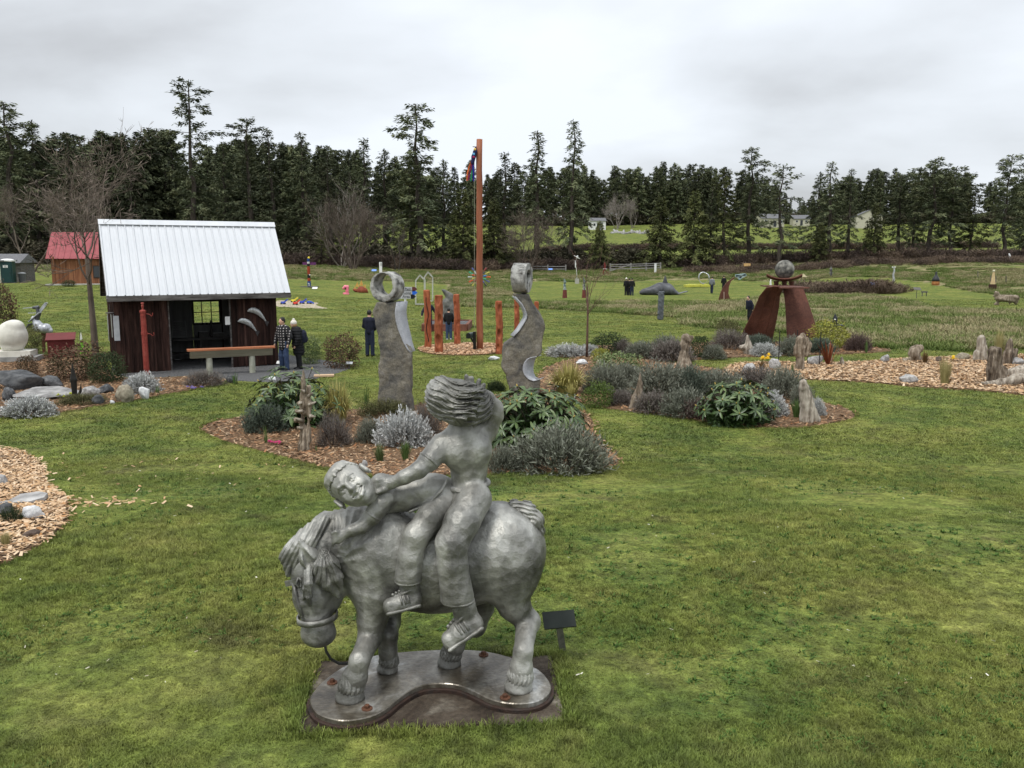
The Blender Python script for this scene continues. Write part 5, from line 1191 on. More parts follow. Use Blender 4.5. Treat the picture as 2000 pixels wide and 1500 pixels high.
# ------------------------------------------------------------------ shed
PLANK = mat('red_brown_plank', [(.013, .008, .007), (.028, .014, .011), (.050, .026, .020), (.078, .052, .042)], scale=3.2, rough=.9, stretch=(3, 3, .35), detail=8, bump=.5, bscale=14, rnd=.45, lo=.3, hi=.75, spec=.15)
GREYWD = mat('weathered_board', [(.045, .040, .036), (.10, .092, .085), (.17, .16, .15)], scale=4, rough=.9, stretch=(.4, 3, 3), bump=.4, bscale=16)
INWALL = mat('inside_wall', [(.10, .10, .098), (.16, .16, .155)], scale=3, rough=.9, stretch=(3, 3, .4), rnd=.1)
ROOFM = mat('white_roof_metal', [(.50, .515, .535), (.58, .59, .605)], scale=2.5, rough=.42, spec=.5, stretch=(1, .4, .4))
def shed():
    th = R(28); W, D, H0, HR = 5.15, 3.3, 2.55, 4.95; og, ogr, oh = .20, .42, .45
    o = at(231, 731); T = thing('garden_shed', 'open-fronted dark plank shed with a white ribbed metal roof', 'shed', tuple(o), th)
    rng = random.Random(4)
    def roofz(y): return H0+(HR-H0)*(1-abs(y-D/2)/(D/2+oh))-.27
    bmesh_ = {}
    def boards(x0, x1, y, axis, name, wtop=None, m=PLANK, z0=.02, step=.235, bat=True):
        n = max(1, round((x1-x0)/step)); st = (x1-x0)/n; wl = thing_part(name)
        for i in range(n):
            a = x0+st*i; mid = a+st/2; zt = wtop(mid) if wtop else roofz(y)-.05
            b = MB(); jz = rng.uniform(-.03, .03); jo = rng.uniform(0, .008)
            if axis == 'x': b.box((mid, y+jo*(-1 if y < 1 else 1), (zt+z0+jz)/2), (st-.008, .024, zt-z0-jz))
            else: b.box((y+jo*(-1 if y < 1 else 1), mid, (zt+z0+jz)/2), (.024, st-.008, zt-z0-jz))
            b.build('board', m, wl)
            if bat and i:
                b = MB(); sg = -.032 if y < 1 else .032
                if axis == 'x': b.box((a, y+sg, (zt+z0)/2), (.06, .032, zt-z0))
                else: b.box((y+sg, a, (zt+z0)/2), (.02, .055, zt-z0))
                b.build('batten', m, wl)
        return wl
    def thing_part(name): e = bpy.data.objects.new(name, None); COL.objects.link(e); e.parent = T; return e
    boards(0, 1.62, 0, 'x', 'front_wall'); boards(3.62, W, 0, 'x', 'front_wall')
    boards(0, D, 0, 'y', 'side_wall', roofz); boards(0, D, W, 'y', 'side_wall', roofz)
    # back wall with window opening
    wx0, wx1, wz0, wz1 = 2.80, 3.82, 1.28, 2.18
    boards(0, wx0, D, 'x', 'back_wall'); boards(wx1, W, D, 'x', 'back_wall'); boards(wx0, wx1, D, 'x', 'back_wall', lambda x: wz0)
    b = MB(); b.box(((wx0+wx1)/2, D, (wz1+roofz(D))/2), (wx1-wx0, .03, roofz(D)-wz1)); b.build('lintel_board', PLANK, T)
    # pale lining inside, floor
    b = MB(); b.box((wx0/2+.04, D-.05, 1.2), (wx0-.12, .02, 2.36)); b.build('lining_panel', INWALL, T)
    b = MB(); b.box(((wx1+W)/2, D-.05, 1.2), (W-wx1-.1, .02, 2.36)); b.build('lining_panel', INWALL, T)
    b = MB(); b.box(((wx0+wx1)/2, D-.05, wz0/2), (wx1-wx0, .02, wz0-.04)); b.build('lining_panel', INWALL, T)
    # window
    fm = mat('window_frame_dark', (.012, .011, .010), rough=.6); wn = thing_part('window')
    for x in (wx0+.03, wx1-.03): b = MB(); b.box((x, D-.02, (wz0+wz1)/2), (.06, .09, wz1-wz0)); b.build('frame', fm, wn)
    for z in (wz0+.03, wz1-.03): b = MB(); b.box(((wx0+wx1)/2, D-.02, z), (wx1-wx0-.12, .09, .06)); b.build('frame', fm, wn)
    for i in (1, 2): b = MB(); x = wx0+(wx1-wx0)*i/3; b.box((x, D-.025, (wz0+wz1)/2), (.03, .03, wz1-wz0-.12)); b.build('glazing_bar', fm, wn)
    b = MB(); b.box(((wx0+wx1)/2, D-.03, (wz0+wz1)/2), (wx1-wx0-.12, .03, .03)); b.build('glazing_bar', fm, wn)
    # frame posts
    for x, y in ((0.05, .07), (W-.05, .07), (.05, D-.08), (W-.05, D-.08), (1.62, .06), (3.62, .06)): b = MB(); b.box((x, y, roofz(y)/2-.03), (.09, .09, roofz(y)-.06)); b.build('post', GREYWD, T)
    # roof
    rl = sqrt((D/2+oh)**2+(HR-H0)**2); ang = atan2(HR-H0, D/2+oh); X0, X1 = -og, W+ogr; n = 23; st = (X1-X0)/n
    pb = MB(); pb.put([(0, 0, 0), (st*.06, 0, .0), (st*.08, 0, .04), (st*.18, 0, .04), (st*.22, 0, 0), (st*.56, 0, 0), (st*.58, 0, .006), (st*.66, 0, .006), (st*.68, 0, 0), (st, 0, 0)]+[(x, rl+.02, z) for x, z in ((0, 0), (st*.06, 0), (st*.08, .04), (st*.18, .04), (st*.22, 0), (st*.56, 0), (st*.58, .006), (st*.66, .006), (st*.68, 0), (st, 0))], [(i, i+1, 11+i, 10+i) for i in range(9)])
    pm = pb.mesh('roof_panel', ROOFM)
    fr = thing_part('front_roof'); bk = thing_part('back_roof')
    for i in range(n):
        add('roof_panel', pm, fr, (X0+st*i, -oh, H0), (ang, 0, 0)); add('roof_panel', pm, bk, (X0+st*(i+1), D+oh, H0), (ang, 0, pi))
    for sgn, par in ((1, fr), (-1, bk)):
        b = MB(); M = Matrix.Rotation(sgn*ang, 3, 'X'); yc = D/2-sgn*(D/4+oh/2); b.box(((X0+X1)/2, yc, (H0+HR)/2-.05), (X1-X0-.02, rl-.04, .06), M=M); b.build('roof_deck', GREYWD, par)
    b = MB(); b.bar((X0-.01, D/2-.09, HR-.02), (X1+.01, D/2-.09, HR-.02), .22, .012, up=(0, -sin(ang), cos(ang))); b.bar((X0-.01, D/2+.09, HR-.02), (X1+.01, D/2+.09, HR-.02), .22, .012, up=(0, sin(ang), cos(ang))); b.build('ridge_cap', ROOFM, T)
    b = MB(); b.box(((X0+X1)/2, -oh-.012, H0-.09), (X1-X0, .03, .17)); b.build('fascia', GREYWD, T)
    b = MB(); b.box(((X0+X1)/2, D+oh+.012, H0-.09), (X1-X0, .03, .17)); b.build('fascia', GREYWD, T)
    for x in (X0, X1):
        for sgn in (1, -1):
            b = MB(); y0 = -oh if sgn > 0 else D+oh; b.bar((x, y0, H0-.13), (x, D/2, HR-.13), .025, .13, up=(0, 0, 1)); b.build('barge_board', GREYWD, T)
    zg = lambda x, y: 0.03
    def L2W(x, y, z): return np.array([o[0]+x*cos(th)-y*sin(th), o[1]+x*sin(th)+y*cos(th), o[2]+z])
    # bench inside with boxes, white slatted rack on it
    t = thing('workbench', 'dark wooden workbench inside the open shed below the window', 'table', tuple(L2W(2.9, 2.5, .02)), th)
    dk = mat('bench_wood', [(.03, .028, .026), (.07, .066, .06)], scale=4, rough=.8)
    b = MB(); b.box((0, 0, .80), (2.9, .8, .05)); b.build('table_top', dk, t)
    for x in (-1.3, 0, 1.3):
        for y in (-.3, .3): b = MB(); b.box((x, y, .387), (.08, .08, .775)); b.build('leg', dk, t)
    b = MB(); b.box((0, 0, .3), (2.4, .5, .03)); b.build('shelf', dk, t)
    for i, (x, wd, hh) in enumerate(((.15, .35, .22), (.7, .5, .16))): b = MB(); b.box((x, 0, .827+hh/2), (wd, .35, hh), taper=.93); tag(b.build('storage_box', dk, None, loc=tuple(L2W(2.9, 2.5, .02)), rot=(0, 0, th)), ('tall' if i == 0 else 'low wide')+' dark box standing on the workbench in the shed', 'box')
    rk = thing('slatted_rack', 'small white slatted rack leaning on the workbench inside the shed', 'rack', tuple(L2W(2.25, 2.75, .847)), th-R(8))
    for x in (-.26, .26): b = MB(); b.bar((x, -.05, 0), (x*.8, .18, .62), .035, .035); b.build('side_rail', INWALL, rk)
    for i in range(7): b = MB(); z = .05+.09*i; f = 1-.2*z/.62; b.bar((-.26*f, -.05+.23*z/.62, z), (.26*f, -.05+.23*z/.62, z), .015, .045); b.build('slat', INWALL, rk)
    vs = Clay(.02); vs.limb([(0, 0, .1), (0, 0, .28)], [.08, .06], .02); vs.limb([(0, 0, .28), (0, 0, .62)], [.05, .035], .02); vo = vs.build('wood_carving', dk); vo.location = tuple(L2W(3.35, 2.62, .825)); tag(vo, 'slim dark carved figure silhouetted against the shed window', 'carving')
    # two salmon on the right wall
    FISH = mat('fish_silver', [(.20, .21, .21), (.42, .43, .42), (.60, .60, .58)], scale=26, rough=.35, metal=.5); FIN = mat('fish_fin', (.055, .05, .05), rough=.5, metal=.4)
    def salmon(x, z, lab, bend):
        f = thing('salmon_sculpture', lab, 'fish sculpture', tuple(L2W(x, -.10, z)), th)
        P = [np.array([-.29+.58*t, 0, bend*sin(pi*(t*.85+.15))*.8-.30*t*t]) for t in np.linspace(0, 1, 9)]; rr = [.02, .06, .085, .09, .088, .08, .062, .042, .025]
        c = Clay(.012); c.limb(P, rr, .01); V, F = c.mesh(); V[:, 1] *= .55; add('fish_body', mk_mesh('fish_body', V, F, FISH, True), f)
        e = P[-1]; b = MB(); b.prism([(e[0]-.02, e[2]+.01), (e[0]+.13, e[2]-.04), (e[0]+.09, e[2]-.10), (e[0]+.05, e[2]-.20), (e[0]-.03, e[2]-.03)], .014, XZ, (0, -.007, 0)); b.build('tail_fin', FIN, f)
        m = P[5]; b = MB(); b.prism([(m[0]-.05, m[2]+.06), (m[0]+.04, m[2]+.16), (m[0]+.05, m[2]+.03)], .012, XZ, (0, -.006, 0)); b.build('dorsal_fin', FIN, f)
    salmon(4.46, 1.88, 'upper of two silver salmon mounted on the shed wall', .14); salmon(4.12, 1.55, 'lower of two silver salmon mounted on the shed wall', .11)
    # grey plank sign and wind chime at the left corner, small white sign by the opening
    b = MB(); b.box((0, 0, 0), (.17, .03, .80)); tag(b.build('wall_plank', mat('grey_sign', [(.30, .31, .32), (.42, .43, .44)], scale=5, rough=.8), None, loc=tuple(L2W(.04, -.07, 1.50)), rot=(0, 0, th)), 'pale grey upright plank fixed to the shed corner', 'plank')
    w = thing('wind_chime', 'wind chime with silver tubes hanging at the shed corner', 'wind chime', tuple(L2W(-.12, .02, 2.28)), th); tube_m = mat('chime_tube', (.42, .42, .41), rough=.3, metal=.8)
    b = MB(); b.lathe((0, 0, -.30), [(.13, 0), (.13, .03), (.12, .035)], 16); b.build('disc', GREYWD, w); b = MB(); b.tube([(0, 0, 0), (0, 0, -.27)], .006, 5); b.build('cord', GREYWD, w)
    for i in range(5): a = 2*pi*i/5; b = MB(); b.tube([(.095*cos(a), .095*sin(a), -.33), (.095*cos(a), .095*sin(a), -.95-.12*(i % 3))], .014, 7); b.build('chime_tube', tube_m, w)
    b = MB(); b.box((0, 0, 0), (.16, .012, .28)); tag(b.build('notice_board', WHT, None, loc=tuple(L2W(3.50, .0, 1.62)), rot=(0, 0, th)), 'small white notice beside the shed opening', 'notice')
    # red post with hooks
    RED = mat('red_painted_post', [(.16, .025, .018), (.24, .040, .028), (.28, .07, .05)], scale=7, rough=.6, bump=.2)
    p = at(287, 733); t = thing('red_post', 'tall red painted post with hooks standing before the shed', 'post', tuple(p), .3)
    b = MB(); b.lathe((0, 0, 0), [(.09, 0), (.086, 1.3), (.098, 1.31), (.098, 1.40), (.086, 1.41), (.084, 2.0), (.10, 2.02), (.10, 2.08), (.06, 2.11)], 8); b.build('post_shaft', RED, t)
    b = MB(); b.lathe((0, 0, 2.11), [(.035, 0), (.03, .03), (.045, .12), (.035, .16), (.055, .20), (.03, .23)], 8); b.build('finial', RED, t)
    for z in (1.35, 1.98): b = MB(); b.tube([(.09, -.02, z), (.20, -.04, z-.02), (.25, -.05, z-.08), (.29, -.06, z-.04), (.29, -.06, z+.03)], .012, 6); b.build('hook', RED, t)
    # long plank bench on round posts
    def zp(px, py, z): d = ray(px, py); t = (z-CAM_H)/d[2]; return np.array([d[0]*t, d[1]*t, 0])
    e0, e1 = zp(365, 683, .86), zp(536, 676, .86); c = (e0+e1)/2; d = e1-e0; az = atan2(d[1], d[0]); lh = np.linalg.norm(d[:2])/2
    t = thing('plank_bench', 'long orange-topped plank bench on two pale round posts', 'bench', tuple(c), az)
    OR = mat('oiled_cedar', [(.30, .10, .045), (.42, .17, .08)], scale=3, rough=.55, stretch=(.4, 4, 4)); UN = mat('aged_underside', [(.12, .11, .075), (.20, .185, .13)], scale=3, rough=.9, stretch=(.4, 4, 4)); PO = mat('pale_post', [(.27, .27, .21), (.38, .38, .31)], scale=6, rough=.9, bump=.2)
    for s in (-.52, .46): b = MB(); b.lathe((s*lh, 0, -.05), [(.10, 0), (.098, .62), (.096, .70)], 14); b.build('post', PO, t)
    for i in range(2): b = MB(); b.box((0, -.085+.17*i, .84), (lh*2, .165, .055)); b.build('plank', OR, t)
    b = MB(); M3 = Matrix(((0, 0, 1), (1, 0, 0), (0, 1, 0))); b.prism([(-.16, .808), (.16, .808), (.10, .58), (-.10, .58)], lh*2-.16, M3, (-lh+.08, 0, 0)); b.build('beam', UN, t)
    return L2W
L2W = shed()
# couple and sign beside the shed
p = at(556, 724); person('man in a black and white plaid shirt standing at the shed corner', p, R(-28), 1.78, .016, PLAID, JEANS, HAIRD, SHOED, inner=BLACKC, look=R(-20), arms=[((-.29, .03, 1.15), (-.33, -.04, .90)), ((.28, .02, 1.15), (.27, -.08, .90))], long=.14, bulk=1.22)
p = at(585, 722); person('woman in a cream bobble hat and black puffer coat with backpack', p, R(-70), 1.66, .016, BLACKC, BLACKC, HAIRB, SHOED, hat=CREAMC, pack=NAVY, long=.30, hood=True, lean=.16, bulk=1.38, arms=[((-.24, -.02, 1.14), (-.22, -.16, .90)), ((.25, .0, 1.14), (.22, -.14, .90))])
p = at(723, 696); person('man in a navy jacket and dark jeans seen from behind', p, R(170), 1.76, .02, NAVY, DKJEAN, HAIRD, SHOED, arms=[((-.24, -.05, 1.14), (-.12, -.18, 1.0)), ((.24, -.05, 1.14), (.12, -.18, 1.0))])
def stake_sign(label, px, py, w_=.3, h_=.16, st=.32, m=WHT, rz=0, tilt=.6, pm=None, loc=None):
    p = at(px, py) if loc is None else np.array(loc); t = thing('plaque', label, 'sign', tuple(p), rz); b = MB(); b.box((0, .03, st/2), (.05, .02, st)); b.build('stake', pm or GREYWD, t)
    b = MB(); b.box((0, 0, st+.03), (w_, h_, .012), M=Matrix.Rotation(tilt, 3, 'X')); b.build('plate', m, t); return t
stake_sign('small white plaque on a stake by the plaid man\'s feet', 549, 722, .28, .14, .22)
stake_sign('small grey plaque at the foot of the round dark shrub', 682, 722, .24, .12, .2, mat('grey_sign', [(.30, .31, .32), (.42, .43, .44)]))
# plaque behind the pony statue, seen from behind
pb_ = plane_pt(1100, 1270, GZ0); t = thing('plaque', 'dark tilted plaque on a metal stake right behind the pony statue', 'sign', tuple(pb_), R(8))
SM = mat('plaque_dark', [(.012, .016, .013), (.022, .027, .022)], scale=8, rough=.6, spec=.2); PM = mat('plaque_stake', [(.10, .10, .085), (.22, .21, .18)], scale=12, rough=.5, metal=.5)
b = MB(); b.bar((0, 0, -.02), (-.045, -.02, .26), .05, .012); b.build('stake', PM, t)
b = MB(); b.box((-.04, -.03, .265), (.245, .14, .012), M=Matrix.Rotation(R(38), 3, 'X')@Matrix.Rotation(R(-4), 3, 'Y')); b.build('plate', SM, t)

# ------------------------------------------------------------------ far left: cabin, toilet, bin, garden sculptures
CEDAR = mat('cedar_wall', [(.11, .042, .02), (.19, .078, .036), (.26, .12, .058)], scale=2, rough=.85, stretch=(4, 4, .3), rnd=.12, bump=.3); REDROOF = mat('red_roof', [(.22, .035, .042), (.29, .055, .062)], scale=2, rough=.5)
def cabin():
    Y = 76.0; c0 = at(103, 556, Y); g = float(gz(c0[0], Y)); p = (c0[0], Y, g); k = FPX/62.5
    T = thing('cabin', 'small cedar cabin with a red metal roof behind the shed', 'cabin', p, R(12)); W, D, H, RH = 5.2, 4.2, 2.5, 2.15
    wl = bpy.data.objects.new('wall', None); COL.objects.link(wl); wl.parent = T
    n = 16
    for i in range(n): b = MB(); b.box((W/n*(i+.5), 0.02*(i % 2)*.3, H/2), (W/n-.012, .05, H)); b.build('board', CEDAR, wl)
    for i in range(10):
        y = D/10*(i+.5); h = H+RH*(1-abs(y-D/2)/(D/2))
        for x in (0.01, W-.01): b = MB(); b.box((x, y, h/2), (.05, D/10-.012, h)); b.build('board', CEDAR, wl)
    b = MB(); b.box((W/2, D, H/2), (W, .05, H)); b.build('back_wall', CEDAR, T)
    rl = sqrt((D/2+.4)**2+RH**2); a = atan2(RH, D/2+.0)
    n = 12
    for sgn in (1, -1):
        for i in range(n):
            b = MB(); st = (W+.7)/n; M = Matrix.Rotation(sgn*a, 3, 'X'); yc = D/2-sgn*(D/4+.2); b.box((-.35+st*(i+.5), yc, H+RH/2-.15+.05), (st-.02, rl, .05), M=M); b.box((-.35+st*i+.02, yc, H+RH/2-.15+.085), (.03, rl, .03), M=M); b.build('roof_panel', REDROOF, T)
    b = MB(); b.box((3.9, -.04, 1.15), (1.0, .06, 1.1)); f = b.build('window', mat('dark_frame', (.03, .02, .015), rough=.7), T); b = MB(); b.box((3.9, -.075, 1.15), (.84, .02, .94)); b.build('pane', DARKG, f)
    for x in (.35, W-.2): b = MB(); b.box((x, -.55, H/2), (.13, .13, H)); b.build('porch_post', CEDAR, T)
    b = MB(); b.box((W/2, -.5, .05), (W+.6, 1.1, .12)); b.build('porch_slab', mat('pale_slab', [(.30, .29, .26), (.42, .41, .37)], scale=3), T)
cabin()
def potty():
    Y = 80.0; p = at(18, 552, Y); p[2] = float(gz(p[0], Y)); T = thing('portable_toilet', 'dark green portable toilet with a white roof at far left', 'portable toilet', tuple(p), R(14)); G = mat('toilet_green', [(.008, .035, .034), (.012, .045, .043)], scale=3, rough=.4)
    b = MB(); b.box((0, 0, 1.0), (1.0, 1.0, 2.0)); b.build('cabin_shell', G, T); b = MB(); b.box((0, -.52, .95), (.8, .04, 1.75)); d = b.build('door', G, T); b = MB(); b.box((.3, -.555, .95), (.05, .03, .14)); b.build('handle', DARKG, d)
    b = MB(); b.box((0, 0, 2.06), (1.08, 1.08, .12)); b.lathe((0, 0, 2.10), [(.60, 0), (.5, .08), (.3, .14), (.01, .16)], 16); b.build('roof', WHT, T)
    b = MB(); b.box((-.05, -.545, 1.55), (.40, .012, .24)); s = b.build('door_sign', WHT, d); b = MB()
    for i, wl in enumerate((.28, .20, .24)): b.box((-.05, -.553, 1.62-.07*i), (wl, .004, .025))
    b.build('sign_lettering', mat('ink', (.03, .04, .05)), d)
    b = MB(); b.box((0, 0, .0), (1.2, 1.2, .1)); b.build('base', GREYWD, T)
    q = at(44, 549, Y+1); q[2] = float(gz(q[0], Y+1)); T = thing('trash_bin', 'grey round trash bin beside the portable toilet', 'bin', tuple(q)); b = MB(); b.lathe((0, 0, 0), [(.27, 0), (.32, .85)], 16); b.build('bin_body', mat('bin_grey', (.10, .105, .11), rough=.6), T); b = MB(); b.lathe((0, 0, .85), [(.35, 0), (.35, .06), (.30, .10), (.05, .14)], 16); b.build('lid', mat('bin_lid', (.30, .31, .32)), T)
    q = at(-14, 553, Y-.5); q[2] = float(gz(q[0], q[1])); house_at(q)
def house_at(q):
    T = thing('outbuilding', 'pale yellow outbuilding cut off by the left edge', 'building', tuple(q), R(4)); b = MB(); b.box((0, 1, 1.0), (2.1, 2.2, 2.0)); b.build('wall', CREAM, T); b = MB(); b.box((0, 1, 2.06), (2.5, 2.6, .12)); b.build('roof', GREYR, T)
    r = at(8, 500, 86); z = float(gz(r[0], 86))-.3; T = thing('barn', 'low grey-roofed shed behind the portable toilet', 'shed', (r[0], 86, z), R(5)); b = MB(); b.box((0, 1, 1.1), (3.4, 3, 2.2)); b.build('wall', GREYWD, T); M3 = Matrix(((0, 0, 1), (1, 0, 0), (0, 1, 0))); b = MB(); b.prism([(-1.0, 2.2), (3.0, 2.2), (1.0, 3.1)], 3.8, M3, (-1.9, 0, 0)); b.build('roof', GREYR, T)
potty()
def left_sculptures():
    WS = mat('white_stone', [(.50, .48, .42), (.62, .60, .53), (.70, .68, .61)], scale=2, rough=.7, bump=.15, bscale=25)
    p = at(28, 706); T = thing('stone_urn_sculpture', 'cream stone egg-shaped sculpture on stacked slabs at far left', 'sculpture', tuple(p), .2)
    b = MB(); b.box((0, 0, .10), (1.75, .9, .20)); b.build('lower_slab', mat('grey_slab', [(.2, .2, .19), (.33, .32, .3)], scale=4, rough=.9, bump=.3), T); b = MB(); b.box((.0, 0, .305), (1.35, .8, .20)); b.build('upper_slab', WS, T)
    c = Clay(.025); c.ell((0, 0, .92), (.52, .40, .55), .05); c.ell((-.02, 0, .52), (.36, .32, .20), .08); c.ell((.15, -.05, 1.30), (.28, .24, .20), .12); c.limb([(-.2, -.42, 1.25), (.1, -.42, 1.42), (.38, -.30, 1.3)], .035, .05, sub=True); c.build('egg', WS, T)
    p = at(122, 700); T = thing('red_cabinet', 'plain dark red wooden cabinet with a sloping top at left', 'cabinet', tuple(p), R(24)); RB = mat('barn_red', [(.11, .016, .016), (.15, .024, .022)], scale=3, rough=.6)
    M3 = Matrix(((0, 0, 1), (1, 0, 0), (0, 1, 0))); b = MB(); b.box((0, 0, .36), (.88, .55, .72)); b.build('cabinet_body', RB, T); b = MB(); b.prism([(-.28, .72), (.28, .72), (.28, .90)], .88, M3, (-.44, 0, 0)); b.build('gable_top', RB, T); b = MB(); b.bar((0, -.34, .715), (0, .34, .925), .98, .03, up=(0, 0, 1)); b.build('roof_board', RB, T)
    # welded metal winged figure
    MT = mat('sheet_steel', [(.28, .29, .31), (.45, .46, .48), (.55, .56, .58)], scale=4, rough=.4, metal=.35); MTD = mat('dark_steel', [(.06, .062, .07), (.14, .145, .15)], scale=4, rough=.4, metal=.5); RST = mat('rusty_leg', [(.07, .025, .014), (.14, .055, .03)], scale=8, rough=.8)
    p = at(82, 688); g = p; Y = p[1]; T = thing('metal_creature_sculpture', 'welded steel winged creature sculpture raising one arm, at left', 'sculpture', tuple(g))
    q = lambda x, y, d=0: at(x, y, Y+d)-g
    c = Clay(.02); c.limb([q(72, 640), q(90, 642), q(97, 646)], [.16, .20, .12], .05); c.limb([q(66, 622), q(74, 634)], [.10, .17], .05); c.build('body', MT, T)
    b = MB(); b.bar(q(57, 628, -.1), q(78, 610, -.1), .16, .03); b.build('wing_plate', MT, T); b = MB(); b.bar(q(60, 632, -.15), q(54, 640, -.15), .3, .03); b.build('wing_plate', MTD, T)
    b = MB(); b.bar(q(77, 610), q(89, 594), .06, .11); b.build('arm', MT, T)
    for i in range(5): b = MB(); b.bar(q(89, 594), q(87+i*1.6, 590.5+abs(i-2)*.5), .02, .03); b.build('finger', MT, T)
    c = Clay(.018); c.limb([q(72, 622), q(76, 612), q(73, 602)], [.10, .08, .07], .03); c.limb([q(74, 600), q(66, 601)], [.07, .06], .03); c.build('neck', MTD, T)
    b = MB(); b.bar(q(68, 600), q(45, 602), .03, .03); b.build('beak', MT, T); b = MB(); b.bar(q(70, 611), q(55, 611.5), .025, .025); b.build('horn', MT, T)
    for a_, b_ in (((84, 650), (86, 688)), ((92, 650), (88, 668))): b = MB(); b.bar(q(*a_), q(*b_), .09, .09); b.build('leg', RST, T)
    p = at(162, 694); T = thing('green_bottle_sculpture', 'bright lime green bottle-shaped post left of the tree trunk', 'sculpture', tuple(p)); b = MB(); b.lathe((0, 0, 0), [(.085, 0), (.085, .24), (.05, .36), (.045, .50)], 14); b.build('bottle', mat('lime', (.22, .55, .05), rough=.3), T); b = MB(); b.lathe((0, 0, .50), [(.055, 0), (.055, .05)], 12); b.build('cap', RST, T)
    p = at(158, 690, at(162, 694)[1]+.6); p[2] = float(gz(p[0], p[1])); T = thing('pennant', 'small white triangular pennant behind the lime bottle post', 'flag', tuple(p)); b = MB(); b.tube([(0, 0, 0), (0, 0, .85)], .008, 5); b.build('pole', GREYWD, T); b = MB(); b.prism([(0, .52), (.10, .56), (.06, .85)], .01, XZ, (0, -.005, 0)); b.build('cloth', WHT, T)
    p = at(17, 676); T = thing('bear_carving', 'small dark carved figure half hidden by the twigs at the left edge', 'sculpture', tuple(p)); c = Clay(.02); c.limb([(0, 0, .25), (0, 0, .5), (.02, 0, .66)], [.09, .11, .08], .04); c.limb([(-.06, 0, .2), (-.07, 0, .02)], [.06, .04], .03); c.limb([(.06, 0, .2), (.07, 0, .02)], [.06, .04], .03); c.build('figure', BLACKC, T)
left_sculptures()
# ------------------------------------------------------------------ garden plants, rocks, driftwood
def tone_mesh(name, V, F, m, tones):
    me = mk_mesh(name, V, F, m); a = me.attributes.new('tone', 'FLOAT', 'POINT'); a.data.foreach_set('value', np.repeat(np.asarray(tones, np.float32), F.shape[1])); return me
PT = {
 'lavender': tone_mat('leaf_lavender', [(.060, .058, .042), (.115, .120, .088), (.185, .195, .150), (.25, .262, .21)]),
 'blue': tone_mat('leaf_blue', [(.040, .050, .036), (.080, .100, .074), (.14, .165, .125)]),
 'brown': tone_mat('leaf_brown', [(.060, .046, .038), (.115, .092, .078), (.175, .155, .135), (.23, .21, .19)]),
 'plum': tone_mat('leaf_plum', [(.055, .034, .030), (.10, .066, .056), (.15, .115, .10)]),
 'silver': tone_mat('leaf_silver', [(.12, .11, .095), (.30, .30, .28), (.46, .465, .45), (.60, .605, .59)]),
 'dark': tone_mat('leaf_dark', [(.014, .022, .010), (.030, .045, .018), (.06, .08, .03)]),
 'olive': tone_mat('leaf_olive', [(.04, .042, .018), (.085, .085, .035), (.14, .13, .055)]),
 'fern': tone_mat('leaf_fern', [(.03, .055, .012), (.07, .11, .022), (.12, .16, .04)]),
 'yellow': tone_mat('leaf_yellow', [(.09, .10, .018), (.20, .21, .035), (.34, .32, .06)]),
 'varieg': tone_mat('leaf_variegated', [(.04, .06, .02), (.10, .14, .05), (.26, .29, .14)]),
 'rusty': tone_mat('leaf_rusty', [(.025, .030, .014), (.05, .05, .022), (.11, .065, .04), (.17, .09, .06)]),
 'gold': tone_mat('blade_gold', [(.15, .145, .04), (.30, .27, .08), (.46, .40, .15), (.56, .50, .24)]),
 'straw': tone_mat('blade_straw', [(.16, .14, .05), (.33, .29, .12), (.48, .43, .22)]),
 'tan': tone_mat('blade_tan', [(.06, .035, .014), (.14, .085, .035), (.24, .16, .08)]),
 'iris': tone_mat('blade_iris', [(.04, .08, .02), (.09, .15, .04), (.16, .22, .08)]),
}
RH_M = tone_mat('leaf_rhododendron', [(.020, .042, .010), (.040, .075, .018), (.070, .112, .030), (.11, .15, .05)], rough=.42, spec=.5)
STEM = mat('shrub_stem', [(.05, .04, .03), (.11, .09, .07)], scale=9, rough=.9)
def sprig_mound(seed, m, n=620, leaf=.11, lw=.026, per=8, flat=.85, spiky=.35):
    r = np.random.RandomState(seed); v = r.randn(n, 3); v[:, 2] = np.abs(v[:, 2])*1.1+.04; v /= np.linalg.norm(v, axis=1, keepdims=True)
    bump = 1+.16*vnoise(v, 2.6, seed)+.08*vnoise(v, 6, seed+1); tip = v*np.array([1, 1, flat])*(bump*(.88+.18*r.rand(n)))[:, None]; st = tip*(.25+.2*r.rand(n, 1))*np.array([1, 1, .5])
    up = np.array([0, 0, 1.]); d = tip-st; d /= np.linalg.norm(d, axis=1, keepdims=True); d = d*(1-spiky)+up*spiky
    P = []; D = []; T_ = []
    for k in range(per):
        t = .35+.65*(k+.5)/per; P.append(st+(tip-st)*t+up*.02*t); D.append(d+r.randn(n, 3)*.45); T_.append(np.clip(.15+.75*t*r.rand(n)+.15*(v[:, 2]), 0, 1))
    P.append(st); D.append(tip-st); T_.append(np.zeros(n))
    P = np.concatenate(P); D = np.concatenate(D); L_ = np.concatenate([np.full(n*per, leaf)*(.6+.8*r.rand(n*per)), np.linalg.norm(tip-st, axis=1)]); W = np.concatenate([np.full(n*per, lw), np.full(n, .012)])
    V, F = leafmesh(P, D, L_, W, None, .1, r); return tone_mesh('foliage', V, F, m, np.concatenate(T_))
